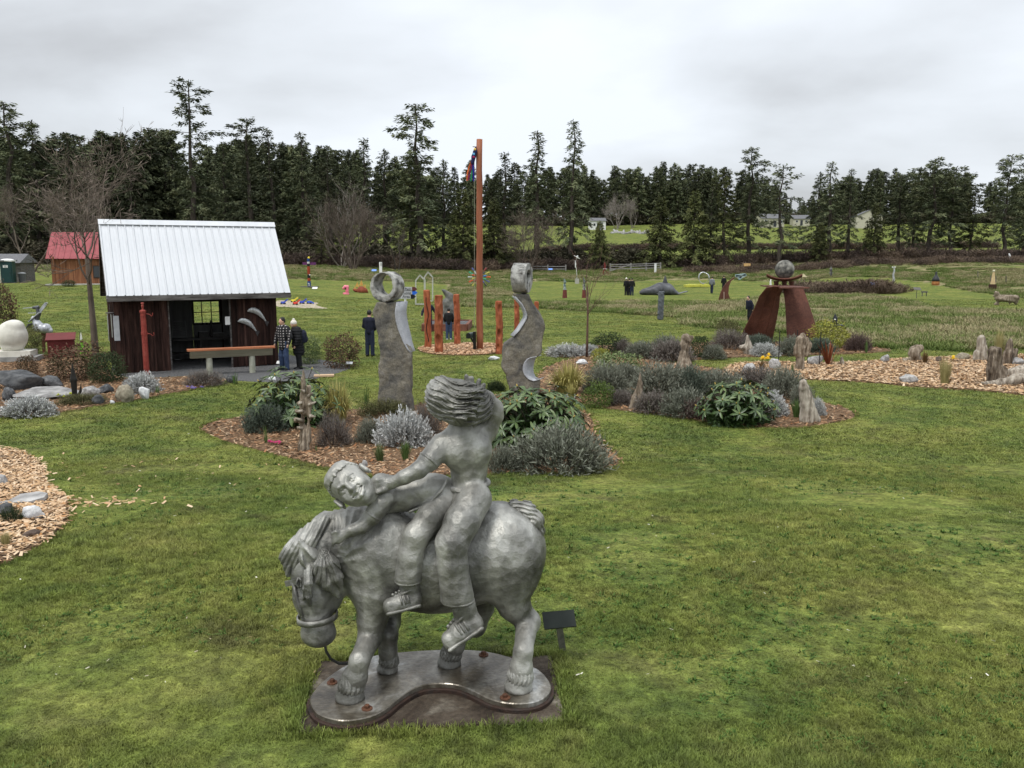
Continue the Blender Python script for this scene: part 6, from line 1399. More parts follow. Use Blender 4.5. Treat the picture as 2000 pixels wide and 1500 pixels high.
def leaf_ball(seed, m, n=3000, leaf=.105, lw=.055, flat=.9):
    r = np.random.RandomState(seed); v = r.randn(n, 3); v /= np.linalg.norm(v, axis=1, keepdims=True); q = (.45+.55*r.rand(n)**.5)*(1+.30*vnoise(v, 2.2, seed)+.16*vnoise(v, 5.5, seed+2)); P = v*q[:, None]*np.array([1, 1, flat])+np.array([0, 0, flat*.85]); ok = P[:, 2] > 0
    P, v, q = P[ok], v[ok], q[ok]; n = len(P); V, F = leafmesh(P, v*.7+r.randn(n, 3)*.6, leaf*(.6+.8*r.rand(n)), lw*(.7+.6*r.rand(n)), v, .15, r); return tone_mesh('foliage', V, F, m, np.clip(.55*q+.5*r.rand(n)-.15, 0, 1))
def grass_clump(seed, m, n=240, droop=1.0, wd=.022, upright=.0, spread=.2):
    r = np.random.RandomState(seed); V = []; F = []; T_ = []; k = 6
    for i in range(n):
        a = r.rand()*6.28; l = .75+.5*r.rand(); ou = (.15+.85*r.rand())*(1-upright); b0 = np.array([cos(a)*spread*r.rand(), sin(a)*spread*r.rand(), 0]); s = np.array([-sin(a), cos(a), 0])*wd*(.6+.6*r.rand())/2; tn = r.rand()
        for j in range(k):
            t = j/(k-1); p = b0+np.array([cos(a)*ou*l*t*.8, sin(a)*ou*l*t*.8, l*(t*(1.05-.15*ou)-droop*ou*.62*t*t*t)]); wv = s*(1-t**2*.96); V += [p-wv, p+wv]
        o = i*2*k; F += [(o+2*j, o+2*j+1, o+2*j+3, o+2*j+2) for j in range(k-1)]; T_ += [np.clip(.15+.85*tn*(.3+.7*j/(k-1)), 0, 1) for j in range(k) for _ in (0, 1)]
    me = mk_mesh('blades', np.array(V), np.array(F), m); a = me.attributes.new('tone', 'FLOAT', 'POINT'); a.data.foreach_set('value', np.array(T_, np.float32)); return me
LEAF_V = np.array([(0, 0, 0), (.25, .11, .03), (.25, -.11, .03), (.28, 0, 0), (.6, .135, .025), (.6, -.135, .025), (.62, 0, -.03), (.85, .08, -.02), (.85, -.08, -.02), (1.0, 0, -.11)]); LEAF_F = [(0, 3, 1), (0, 2, 3), (1, 3, 6, 4), (3, 2, 5, 6), (4, 6, 7), (6, 5, 8), (7, 6, 9), (6, 8, 9)]
LEAF_F = [(0, 3, 1), (0, 2, 3), (1, 3, 6, 4), (3, 2, 5, 6), (4, 6, 9, 7), (6, 5, 8, 9)]
def rhodo(label, px, py, wpx, hpx, seed, nw, single=False, ll=.17, group=None):
    p = at(px, py); k = pxm(p); rx, hz = wpx/2/k, hpx/k; r = np.random.RandomState(seed)
    T = thing('rhododendron', label, 'shrub', tuple(p), 0, group); lv = []; tn = []
    me = None
    if single:
        ms = []
        for i in range(4): mm = mk_mesh('leaf', LEAF_V, LEAF_F, RH_M); a = mm.attributes.new('tone', 'FLOAT', 'POINT'); a.data.foreach_set('value', np.full(10, .15+.25*i, np.float32)); ms.append(mm)
    st = MB(); V = []; F = []; TT = []; nsg = 0
    for w_ in range(nw):
        u = (w_+.5)/nw; ph = w_*2.399+r.rand()*.5; el = np.arcsin(.05+.93*u**.8)+r.randn()*.08; c = np.array([cos(el)*cos(ph)*rx, cos(el)*sin(ph)*rx*.8, hz*(.16+.80*sin(el))])*(.84+.24*r.rand())
        ax = np.array([cos(el)*cos(ph), cos(el)*sin(ph), sin(el)+.35]); ax /= np.linalg.norm(ax); e1 = np.cross(ax, [0, 0, 1.]); e1 /= np.linalg.norm(e1)+1e-6; e2 = np.cross(ax, e1)
        st.tube([(c[0]*.12, c[1]*.12, 0), (c[0]*.5, c[1]*.5, c[2]*.55), tuple(c)], [.014, .011, .007], 4, False)
        nl = r.randint(6, 10)
        for i in range(nl):
            a = 2*pi*i/nl+r.rand()*.5; dr = .15+.5*r.rand(); d = (cos(a)*e1+sin(a)*e2)*1.0+ax*(.30-dr*.5)-np.array([0, 0, .22*dr]); d /= np.linalg.norm(d)
            up = ax-(ax@d)*d; up /= np.linalg.norm(up); sd = np.cross(up, d); L_ = ll*(.75+.5*r.rand()); M = np.stack([d, sd, up], 1)*L_
            if single and c[1] < .05*rx and c[2] > .25*hz and nsg < 292:
                nsg += 1; o = bpy.data.objects.new('leaf', ms[r.randint(0, 4)]); COL.objects.link(o); o.parent = T; o.matrix_local = Matrix([[*M[0], c[0]], [*M[1], c[1]], [*M[2], c[2]], [0, 0, 0, 1]])
            else: b = len(V); V += list(LEAF_V@M.T+c); F += [tuple(b+j for j in f) for f in LEAF_F]; TT += [r.rand()]*10
        if r.rand() < .55:
            bd = MB(); bd.lathe((0, 0, 0), [(.004, 0), (.017, .02), (.012, .045), (.002, .065)], 6); o = bd.build('bud', mat('bud', [(.36, .28, .06), (.50, .34, .10)], scale=20), T, True); o.location = tuple(c); o.rotation_euler = Vector(ax).to_track_quat('Z', 'Y').to_euler()
    st.build('stems', STEM, T)
    if V:
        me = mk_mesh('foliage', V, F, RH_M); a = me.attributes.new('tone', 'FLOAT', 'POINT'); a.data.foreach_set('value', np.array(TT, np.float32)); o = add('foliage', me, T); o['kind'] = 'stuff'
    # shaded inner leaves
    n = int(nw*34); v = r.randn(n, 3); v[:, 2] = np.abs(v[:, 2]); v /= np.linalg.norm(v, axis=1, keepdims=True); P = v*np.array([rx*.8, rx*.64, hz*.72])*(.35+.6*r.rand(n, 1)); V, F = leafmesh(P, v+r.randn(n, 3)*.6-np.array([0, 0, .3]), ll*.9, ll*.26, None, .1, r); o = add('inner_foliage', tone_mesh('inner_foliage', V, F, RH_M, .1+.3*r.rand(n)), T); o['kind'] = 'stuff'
    return T
PLM = {}
def plant(kind, col, label, px, py, wpx, hpx, seed=0, cat='shrub', name='shrub', group=None, dy=0):
    p = at(px, py); p = at(px, py, p[1]+dy) if dy else p
    if dy: p[2] = float(gz(p[0], p[1]))
    k = pxm(p); rx, hz = wpx/2/k, hpx/k; key = (kind, col, seed % 3)
    if key not in PLM:
        s = seed % 3+1; m = PT[col]
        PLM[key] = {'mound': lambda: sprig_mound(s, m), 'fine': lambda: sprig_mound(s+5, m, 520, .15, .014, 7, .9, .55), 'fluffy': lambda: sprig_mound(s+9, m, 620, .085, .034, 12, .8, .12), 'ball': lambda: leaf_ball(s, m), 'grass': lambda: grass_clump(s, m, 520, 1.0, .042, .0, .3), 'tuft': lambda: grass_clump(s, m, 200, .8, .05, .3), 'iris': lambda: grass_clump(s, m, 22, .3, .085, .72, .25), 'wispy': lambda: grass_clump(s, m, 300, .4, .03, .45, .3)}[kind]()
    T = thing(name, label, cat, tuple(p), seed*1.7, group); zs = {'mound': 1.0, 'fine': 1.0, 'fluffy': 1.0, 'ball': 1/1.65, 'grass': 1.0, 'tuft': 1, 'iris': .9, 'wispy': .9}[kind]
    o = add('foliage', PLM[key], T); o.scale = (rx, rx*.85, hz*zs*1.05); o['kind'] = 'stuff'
    b = MB(); b.tube([(0, 0, -.05), (.01, 0, hz*.2), (.0, .01, hz*.5)], [.02, .015, .006], 5); b.build('stem', STEM, T); return T
A_ = 'central bed'
plant('mound', 'blue', 'low blue-green spiky shrub left of the forked driftwood stump', 522, 842, 118, 66, 1)
plant('grass', 'gold', 'golden arching grass clump right of the forked driftwood stump', 660, 828, 105, 84, 1, 'grass', 'ornamental_grass')
plant('fine', 'brown', 'wispy brown heather right at the driftwood stump', 652, 872, 92, 66, 1)
plant('mound', 'lavender', 'grey-green lavender beside the big silver shrub in the central bed', 722, 866, 62, 54, 2)
plant('fluffy', 'silver', 'big silver-white shrub left of the statue girl', 790, 872, 128, 84, 0)
plant('fine', 'brown', 'dry brown heather tucked behind the big silver shrub', 835, 852, 66, 70, 2)
plant('fine', 'olive', 'olive low herb at the foot of the left standing stone', 752, 814, 122, 36, 0)
plant('tuft', 'varieg', 'pale tufted perennial near the front edge of the central bed', 742, 906, 56, 38, 1, 'plant', 'tufted_plant'); plant('tuft', 'iris', 'green tufted perennial next to the pale tuft, central bed', 792, 902, 48, 38, 2, 'plant', 'tufted_plant')
plant('iris', 'iris', 'bright green iris leaves beside the pink flowers', 520, 868, 32, 36, 1, 'plant', 'iris_plant'); plant('iris', 'iris', 'dark iris clump left of the standing stone foot', 715, 792, 40, 36, 2, 'plant', 'iris_plant')
plant('iris', 'iris', 'few thin green bulb leaves below the wispy heather', 618, 886, 16, 16, 0, 'plant', 'iris_plant')
rhodo('tall rhododendron at the left end of the central bed', 572, 830, 195, 112, 1, 46, False, .22)
rhodo('broad glossy rhododendron just right of the statue girl', 1046, 872, 215, 122, 2, 92, True, .235)
plant('mound', 'lavender', 'largest grey lavender mound, at the right end of the central bed', 1092, 922, 215, 100, 0); plant('mound', 'lavender', 'low grey lavender at the statue girl\'s right elbow', 985, 922, 90, 62, 1)
# pink flowers
def flowers(label, px, py, w_, h_, n, col, seed, size=.03, cat='flowers', leafy=True):
    p = at(px, py); k = pxm(p); r = random.Random(seed); T = thing('flower_clump', label, cat, tuple(p)); m = mat('petal_%d_%d_%d' % tuple(int(c*99) for c in col), [tuple(c*.75 for c in col), col], scale=30, rough=.6)
    for i in range(n):
        x, y, z = r.uniform(-1, 1)*w_/2/k, r.uniform(-.5, .5)*w_/2/k, h_/k*r.uniform(.7, 1.05); b = MB()
        for j in range(6): a = j*pi/3+r.random(); b.put([(x, y, z), (x+cos(a+.4)*size*.6, y+sin(a+.4)*size*.6, z+.006), (x+cos(a)*size, y+sin(a)*size, z+.004), (x+cos(a-.4)*size*.6, y+sin(a-.4)*size*.6, z+.006)], [(0, 1, 2, 3)])
        b.lathe((x, y, z), [(size*.3, 0), (size*.35, size*.5), (size*.25, size*.6)], 6); b.build('flower', m, T)
        b = MB(); b.tube([(x*.6, y*.6, 0), (x, y, z)], .004, 4, False); b.build('stem', PT['iris'], T)
flowers('bright pink low flowers in the central bed', 537, 872, 26, 10, 12, (.62, .05, .20), 1, .04)
flowers('purple flower patch at the bed edge before the shed', 378, 762, 34, 6, 10, (.20, .16, .45), 2, .05)
flowers('yellow-green sedum patch before the dark boulders', 110, 780, 58, 10, 26, (.42, .45, .04), 3, .075)
flowers('yellow daffodils at the left tip of the driftwood bed', 1493, 724, 18, 30, 6, (.85, .55, .03), 4, .13); flowers('single yellow daffodil by the golden grass at right', 1861, 708, 4, 10, 2, (.85, .58, .03), 5, .14)
# bed B
plant('grass', 'gold', 'golden arching grass right of the right standing stone', 1108, 772, 112, 66, 2, 'grass', 'ornamental_grass'); plant('tuft', 'gold', 'small golden tuft in front of the arching grass', 1116, 784, 46, 34, 0, 'grass', 'ornamental_grass')
plant('ball', 'varieg', 'variegated leafy evergreen behind the lavender row', 1205, 738, 110, 50, 1); plant('ball', 'yellow', 'small yellow-green shrub at the sapling foot', 1172, 706, 40, 26, 1)
for i, (x, y, w_, h_, c, lab) in enumerate(((1182, 768, 100, 62, 'lavender', 'first lavender of the long row, beside the golden grass'), (1222, 752, 90, 50, 'lavender', 'lavender at the back of the long row, left part'), (1285, 776, 130, 74, 'lavender', 'wide lavender behind the wooden horn'), (1345, 772, 120, 62, 'blue', 'greener lavender below the standing driftwood post'), (1402, 772, 120, 60, 'lavender', 'lavender at the back of the long row, right part'),
                                           (1275, 806, 90, 44, 'brown', 'brownish spent lavender right of the wooden horn'), (1335, 812, 110, 60, 'lavender', 'spiky lavender in the front middle of the long row'), (1372, 818, 90, 46, 'plum', 'reddish brown heather in front of the long lavender row'), (1212, 792, 66, 34, 'brown', 'dry brown heather left of the wooden horn'), (1530, 778, 90, 66, 'lavender', 'lavender behind the silver shrub near the leg-shaped driftwood'), (1566, 792, 56, 52, 'lavender', 'small lavender just left of the leg-shaped driftwood'), (1478, 758, 110, 44, 'brown', 'grey-brown heather behind the dark rhododendron'))):
    plant('mound', c, lab, x, y, w_, h_, i, group='long lavender row')
plant('ball', 'fern', 'bright green ferny plant left of the wooden horn', 1168, 796, 62, 48, 2); plant('fluffy', 'silver', 'silver shrub right of the dark rhododendron', 1508, 812, 78, 54, 1); plant('fluffy', 'silver', 'small silver shrub right of the leg-shaped driftwood', 1592, 814, 44, 44, 2); plant('tuft', 'iris', 'fresh green tuft beside the leg-shaped driftwood', 1555, 818, 44, 36, 0, 'plant', 'tufted_plant')
plant('iris', 'iris', 'green bulb leaves at the foot of the wooden horn', 1268, 808, 36, 24, 0, 'plant', 'iris_plant')
rhodo('dark rhododendron with pale buds at the right end of the long bed', 1440, 828, 160, 92, 3, 60, False, .20)
# bed C
for i, (x, y, w_, h_, kd, c, lab) in enumerate(((1108, 696, 92, 26, 'mound', 'silver', 'long silvery heather at the left end of the low bed'), (1150, 694, 50, 26, 'mound', 'silver', 'small silvery heather behind the sapling stem'), (1188, 690, 70, 38, 'ball', 'dark', 'dark green evergreen behind the sapling'), (1216, 692, 54, 32, 'mound', 'brown', 'brown-topped heather right of the dark evergreen'), (1256, 700, 84, 40, 'mound', 'lavender', 'round grey heather in the middle of the low bed'), (1312, 706, 100, 46, 'mound', 'brown', 'wide brown and silver heather left of the driftwood post'), (1300, 688, 70, 36, 'mound', 'lavender', 'grey heather behind the wide brown heather'), (1366, 700, 40, 44, 'ball', 'dark', 'narrow dark evergreen right of the driftwood post'), (1394, 702, 60, 32, 'mound', 'lavender', 'small grey heather right of the narrow evergreen'), (1424, 682, 90, 40, 'fine', 'brown', 'brown heather at the left foot of the rusty arch'), (1482, 688, 72, 42, 'mound', 'blue', 'dark blue-green heather at the left leg of the rusty arch'), (1494, 696, 62, 28, 'mound', 'silver', 'silver heather right of the white driftwood cross'), (1548, 694, 76, 40, 'mound', 'lavender', 'grey heather between the legs of the rusty arch'), (1600, 690, 66, 36, 'mound', 'blue', 'blue-green heather at the right leg of the rusty arch'), (1618, 680, 84, 50, 'ball', 'yellow', 'yellow-leaved shrub at the right leg of the rusty arch'), (1676, 686, 58, 36, 'mound', 'plum', 'dark plum heather at the right end of the low bed'), (1420, 668, 50, 44, 'ball', 'olive', 'sparse olive shrub behind the left leg of the rusty arch'))):
    plant(kd, c, lab, x, y, w_, h_, i, group='low heather bed')
plant('iris', 'iris', 'pale iris leaves at the right end of the low heather bed', 1692, 690, 26, 26, 1, 'plant', 'iris_plant')
# bed D
plant('tuft', 'tan', 'brown grass tuft under the daffodils', 1488, 728, 30, 24, 0, 'grass', 'ornamental_grass'); plant('tuft', 'tan', 'brown grass tuft right of the leaning stump', 1806, 710, 34, 22, 1, 'grass', 'ornamental_grass'); plant('wispy', 'straw', 'pale yellow upright grass at the front of the driftwood bed', 1845, 752, 52, 52, 0, 'grass', 'ornamental_grass'); plant('wispy', 'straw', 'dry yellow grass growing behind the big driftwood post', 1950, 700, 50, 54, 1, 'grass', 'ornamental_grass')
plant('iris', 'iris', 'green shoots at the foot of the split driftwood figure', 1548, 728, 24, 20, 0, 'plant', 'iris_plant')
RSP = tone_mat('red_spike', [(.10, .025, .012), (.22, .07, .03), (.28, .12, .05)]); p = at(1618, 714); T = thing('red_spiky_plant', 'red-bronze spiky plant in the driftwood bed', 'plant', tuple(p)); me = grass_clump(4, RSP, 18, .2, .10, .1, .1); o = add('blades', me, T); o.scale = (.75, .75, .85)
# bed E
plant('fine', 'dark', 'dark low heather among the rocks of the left bed', 22, 1022, 66, 32, 1); plant('wispy', 'straw', 'pale yellow grass at the left edge of the picture', 12, 1072, 46, 34, 2, 'grass', 'ornamental_grass')
# bed F and around the shed
plant('fluffy', 'silver', 'silver shrub at the left front of the rock bed', 58, 812, 112, 46, 0); plant('fluffy', 'silver', 'silver shrub in front of the red post', 275, 768, 88, 46, 1); plant('fine', 'brown', 'brown heather in front of the shed opening', 400, 754, 90, 32, 2); plant('ball', 'rusty', 'dark rusty-leaved shrub below the red cabinet', 152, 742, 120, 66, 0); plant('ball', 'dark', 'dark glossy shrub at the shed corner', 212, 748, 76, 60, 1); plant('ball', 'rusty', 'sparse rusty shrub in front of the cream stone sculpture', 55, 738, 44, 44, 1); plant('fine', 'olive', 'low olive ground plant around the metal spike', 160, 790, 110, 22, 2); plant('ball', 'rusty', 'reddish leafy bush at the left edge above the stone egg', 2, 660, 66, 96, 2); plant('iris', 'iris', 'pale green iris leaves beside the bench post', 458, 750, 44, 22, 2, 'plant', 'iris_plant'); plant('iris', 'iris', 'iris leaves beside the white boulder', 308, 772, 34, 18, 0, 'plant', 'iris_plant'); plant('ball', 'olive', 'olive bush between the metal creature and the stone egg', 62, 692, 44, 52, 0)
plant('ball', 'rusty', 'round dark shrub with bronze leaf tips right of the couple', 668, 719, 72, 62, 0); plant('ball', 'varieg', 'leafy green shrub behind the woman\'s backpack', 606, 712, 46, 52, 2); plant('ball', 'dark', 'small dark shrub at the cabin porch', 135, 560, 26, 12, 2); plant('mound', 'dark', 'small dark mound left of the right standing stone', 968, 764, 40, 22, 0)
# ---- rocks
RK = {'grey': ST_G, 'dark': mat('basalt', [(.03, .032, .034), (.07, .072, .075), (.13, .13, .13)], scale=2.2, rough=.85, bump=.6, bscale=9, rnd=.2), 'white': mat('quartz', [(.38, .38, .39), (.58, .58, .58), (.70, .70, .68)], scale=2.5, rough=.7, bump=.5, bscale=8), 'tan': mat('tan_stone', [(.14, .12, .085), (.24, .21, .155), (.33, .30, .23)], scale=2.4, rough=.9, bump=.5, bscale=10, rnd=.1), 'brown': mat('brown_stone', [(.07, .05, .038), (.14, .10, .08)], scale=3, rough=.9, bump=.5, bscale=12)}
def boulder(label, px, py, wpx, hpx, col, seed, d=.7, rz=0, name='boulder', tilt=0):
    p = at(px, py); k = pxm(p); me = ROCKS[seed % 8].copy(); me.materials.clear(); me.materials.append(RK[col]); o = add(name, me, None, (p[0], p[1]+wpx/k*.2*d, p[2]+hpx/k*.40), (tilt, 0, rz), (wpx/k/1.9, wpx/k/1.9*d, hpx/k/1.75)); tag(o, label, 'rock')
for i, a in enumerate((('large dark flat-topped boulder below the stone egg', 38, 762, 92, 42, 'dark'), ('long grey slab under the large dark boulder', 88, 780, 130, 22, 'grey'), ('dark pyramid boulder at the left end of the rock bed', 15, 785, 34, 28, 'dark'), ('dark boulder behind the sedum patch', 98, 758, 52, 26, 'dark'), ('grey boulder right of the metal spike', 174, 778, 34, 26, 'grey'), ('dark boulder below the rusty shrub', 205, 770, 34, 22, 'dark'), ('small dark boulder on the bed edge left of the tan boulder', 188, 792, 32, 22, 'dark'), ('tan rounded boulder below the shed corner', 242, 786, 38, 38, 'tan'), ('white boulder in front of the silver shrub by the shed', 282, 780, 22, 28, 'white'), ('small white stone at the rock bed edge', 219, 790, 12, 9, 'white'), ('black rock at the bed end below the bench', 449, 748, 20, 16, 'dark'),
    ('white angular stone standing in the left wood chip bed', 62, 1019, 38, 34, 'white'), ('brown round stone at the right edge of the left bed', 58, 1056, 36, 22, 'brown'), ('grey stone cut off by the left edge, upper', 2, 950, 26, 26, 'grey'), ('dark stone under the heather in the left bed', 4, 1012, 40, 30, 'dark'), ('grey flat stone at the left picture edge, lower', 6, 990, 30, 12, 'grey'),
    ('small mossy upright stone at the central bed front', 712, 917, 16, 22, 'grey'), ('flat pale stone in the grass left of the right standing stone', 964, 704, 24, 9, 'white'), ('white stone behind the golden grass, centre right', 1136, 714, 26, 12, 'white'), ('pale boulder inside the variegated evergreen', 1172, 718, 30, 18, 'tan'), ('pale stone in front of the golden grass, centre right', 1116, 780, 24, 14, 'white'), ('white stone on the gravel beside the rhododendron', 532, 744, 18, 10, 'white'),
    ('flat grey rock at the left tip of the driftwood bed', 1466, 726, 34, 16, 'grey'), ('rounded grey rock right of the daffodils', 1514, 722, 30, 24, 'grey'), ('pale boulder right of the split driftwood figure', 1592, 714, 30, 22, 'grey'), ('grey pointed rock left of the leaning stump', 1730, 708, 20, 16, 'grey'), ('small brown rock behind the yellow upright grass', 1834, 708, 16, 12, 'brown'), ('mossy pale rock beside the tall pale driftwood', 1882, 704, 28, 16, 'tan'), ('grey rock at the front edge of the driftwood bed', 1778, 750, 34, 20, 'grey'), ('grey rock behind the big driftwood at the right edge', 1990, 714, 30, 18, 'grey'), ('small white stone by the low heather bed', 1546, 690, 9, 7, 'white'))):
    boulder(*a, seed=i*3+1, rz=i*.9)
p = at(57, 984); b = MB(); k = pxm(p); b.prism([(x*34/k/2*1.9, y*.22) for x, y in ((-1, -.3), (-.7, -.8), (.3, -1), (.95, -.5), (1, .3), (.4, .9), (-.6, .8))], .05); tag(b.build('stepping_stone', RK['grey'], None, loc=tuple(p+np.array([0, 0, .05])), rot=(.05, -.05, .3)), 'flat oval grey stepping stone in the left wood chip bed', 'stone')
b = MB(); p = at(633, 737); b.box((0, 0, .03), (.62, .28, .05)); tag(b.build('wood_plank', mat('fresh_wood', [(.42, .28, .17), (.52, .37, .24)], scale=4, stretch=(.4, 4, 4)), None, loc=tuple(p+np.array([0, 0, .03])), rot=(0, 0, .2)), 'short pale board lying on the gravel near the couple', 'board')
# ---- driftwood
DW = mat('driftwood', [(.045, .032, .021), (.145, .112, .078), (.265, .215, .16), (.40, .345, .27)], scale=3, rough=.9, stretch=(4, 4, .7), detail=7, bump=.8, bscale=10, lo=.28, hi=.72)
DWP = mat('driftwood_pale', [(.09, .07, .05), (.29, .25, .20), (.46, .415, .345)], scale=3, rough=.9, stretch=(4, 4, .7), detail=7, bump=.7, bscale=10); DWD = mat('driftwood_dark', [(.032, .022, .015), (.12, .092, .066), (.29, .24, .185)], scale=3, rough=.9, stretch=(4, 4, .7), detail=7, bump=.8, bscale=10, lo=.34, hi=.66)
def driftwood(label, px, py, limbs, m=DW, v=.02, subs=(), amp=.02, seed=1, name='driftwood'):
    g = at(px, py); Y = g[1]; k = pxm(g); c = Clay(v)
    for pts, rad in limbs: c.limb([at(x, y, Y+d) for x, y, d in pts], [r/k for r in rad], .03)
    for pts, rad in subs: c.limb([at(x, y, Y+d) for x, y, d in pts], [r/k for r in rad], .02, sub=True)
    def gr(X, Y_, Z): a = np.arctan2(Y_-g[1], X-g[0]); return (amp*.6*(np.sin(a*9+3*np.sin(Z*3+seed)+4*Z)*.6+np.sin(a*21-5*Z+2*seed)*.4)).astype(np.float32)+fb(X, Y_, Z*.5, 5.5, amp*2.4, seed)
    return tag(c.build(name, m, None, tuple(g), disp=gr), label, 'driftwood')
driftwood('forked grey driftwood stump with spiky knots in the central bed', 594, 882, [([(594, 884, 0), (593, 850, 0), (591, 822, 0), (592, 780, 0), (592, 722, 0)], [12, 10, 6, 4.5, 1.6]), ([(601, 862, 0), (604, 812, 0), (603, 756, 0)], [7, 6, 3.5]), ([(592, 822, 0), (580, 820, -.05)], [6, 3.5]), ([(594, 806, 0), (579, 803, 0)], [5, 3]), ([(603, 790, 0), (616, 785, 0)], [5, 3]), ([(593, 790, 0), (581, 788, 0)], [4, 2.5]), ([(602, 812, 0), (615, 813, 0)], [4, 2.5]), ([(590, 870, -.1), (588, 884, -.12)], [6, 6])], v=.011, subs=[([(598, 876, -.12), (598, 840, -.09), (597, 800, -.06)], [3.5, 3, 2]), ([(588, 868, -.12), (587, 846, -.1)], [3, 2])], amp=.017)
o_ = at(594, 882)
for i, (x, y, dx, dy) in enumerate(((586, 820, -9, -3), (588, 803, -9, 1), (608, 789, 9, -4), (588, 787, -6, 2), (609, 813, 7, 1), (587, 836, -7, -2), (592, 764, -5, -3), (605, 772, 6, -5))):
    a, b_ = at(x, y, o_[1]-.06)-o_, at(x+dx, y+dy, o_[1]-.10)-o_; s = MB(); s.tube([a-(b_-a)*.5, a, b_], [.04, .034, .012], 7); s.build('branch_stub', DWP, bpy.data.objects['driftwood'], True)
driftwood('leg-shaped pale driftwood standing at the right tip of the long bed', 1580, 826, [([(1576, 822, 0), (1574, 790, 0), (1570, 757, 0), (1569, 748, 0)], [14, 10, 8, 6]), ([(1592, 818, 0), (1582, 790, 0), (1575, 765, 0)], [11, 7, 6])], DWP, .018, amp=.012)
driftwood('standing driftwood post with a rough lichen head', 1337, 740, [([(1337, 745, 0), (1337, 715, 0), (1338, 690, 0)], [13, 12, 9]), ([(1340, 690, 0), (1338, 672, 0), (1342, 664, 0)], [8, 9, 11]), ([(1328, 745, 0), (1330, 718, 0)], [7, 5])], DW, .022, amp=.03, seed=3)
driftwood('split driftwood figure with a hollow front in the driftwood bed', 1565, 724, [([(1563, 724, 0), (1564, 700, 0), (1562, 680, 0)], [7, 7, 12]), ([(1560, 688, 0), (1564, 665, 0), (1567, 656, 0)], [10, 10, 5]), ([(1573, 690, 0), (1578, 672, 0), (1576, 664, 0)], [7, 8, 5])], DW, .018, subs=[([(1562, 690, -.25), (1565, 664, -.2)], [5, 3])], amp=.014)
driftwood('white cross-shaped driftwood in the low heather bed', 1461, 693, [([(1462, 694, 0), (1462, 680, 0), (1460, 656, 0)], [9, 8, 2.5]), ([(1456, 678, 0), (1448, 679, 0)], [5, 4])], DWP, .02, amp=.012)
driftwood('short driftwood snag beside the red spiky plant', 1622, 706, [([(1621, 706, 0), (1622, 690, 0), (1622, 674, 0)], [5, 4, 5]), ([(1616, 704, 0), (1618, 698, 0)], [4, 3])], DWD, .02, amp=.01)
driftwood('small white driftwood peg in the driftwood bed', 1645, 714, [([(1645, 714, 0), (1645, 706, 0), (1644, 699, 0)], [4, 4, 2.5])], DWP, .02, amp=.006)
driftwood('leaning driftwood stump with a spread root', 1785, 706, [([(1790, 700, 0), (1785, 690, 0), (1794, 682, 0)], [10, 12, 9]), ([(1778, 702, 0), (1762, 706, -.1)], [7, 3])], DW, .025, amp=.025)
driftwood('tall pale driftwood slab with a dark hollow, far right bed', 1912, 705, [([(1917, 702, 0), (1917, 680, 0), (1916, 662, 0)], [10, 9, 7]), ([(1908, 704, 0), (1908, 690, 0)], [8, 7])], DWP, .025, subs=[([(1911, 704, -.35), (1910, 684, -.3)], [2.5, 2])], amp=.016)
driftwood('big weathered driftwood post nearest the right edge', 1942, 752, [([(1940, 752, 0), (1941, 720, 0), (1944, 688, 0)], [14, 13, 12]), ([(1954, 750, 0), (1956, 725, 0)], [10, 9])], DWD, .024, amp=.022, seed=4)
driftwood('dark broken driftwood stump behind the big post', 1972, 712, [([(1968, 712, 0), (1970, 690, 0), (1972, 666, 0)], [10, 9, 4]), ([(1978, 712, 0), (1982, 686, 0)], [7, 5])], DWD, .025, amp=.02)
driftwood('long forked driftwood log lying at the right edge', 1965, 752, [([(1926, 752, -.2), (1950, 748, -.2), (1985, 740, -.1), (2030, 736, 0)], [6, 9, 10, 11]), ([(1926, 752, -.2), (1918, 748, -.3)], [5, 2])], DWP, .025, amp=.016)
driftwood('smooth rounded grey log end at the right edge', 1990, 742, [([(1982, 732, .5), (2010, 728, .6), (2050, 726, .7)], [16, 18, 18])], DWP, .03, amp=.012)
driftwood('hollow grey wooden horn standing in the long lavender bed', 1245, 800, [([(1242, 800, 0), (1246, 778, 0), (1250, 752, 0), (1250, 728, 0)], [14, 11, 5, 1.4])], DW, .015, subs=[([(1241, 800, -.22), (1247, 770, -.14), (1250, 745, -.06)], [9, 6, 2])], amp=.006)
# black rods and metal spike
for i, (x, y0, y1) in enumerate(((1520, 718, 646), (1554, 722, 644), (1577, 712, 648), (1600, 716, 648))):
    g = at(x, y0); b = MB(); b.tube([(0, 0, 0), (0, 0, (y0-y1)/pxm(g))], .016, 6); tag(b.build('iron_rod', mat('black_iron', (.012, .012, .012), rough=.5), None, loc=tuple(g)), ['thin black rod left of the split driftwood figure', 'thin black rod touching the left side of the split driftwood', 'thin black rod touching the right side of the split driftwood', 'thin black rod right of the split driftwood figure'][i], 'rod')
g = at(147, 786); c = Clay(.012); c.limb([(0, 0, 0), (0, 0, .6), (0, 0, 1.02)], [.055, .085, .01], .02); c.limb([(.05, 0, .12), (.16, 0, .30), (.19, 0, .52)], [.03, .035, .006], .02); V, F = c.mesh(); V[:, 1] *= .5; tag(add('metal_spike', mk_mesh('metal_spike', V, F, mat('dark_bronze', (.022, .020, .018), rough=.45, metal=.4), True), None, tuple(g)), 'dark pointed metal blade sculpture in the rock bed at left', 'sculpture')
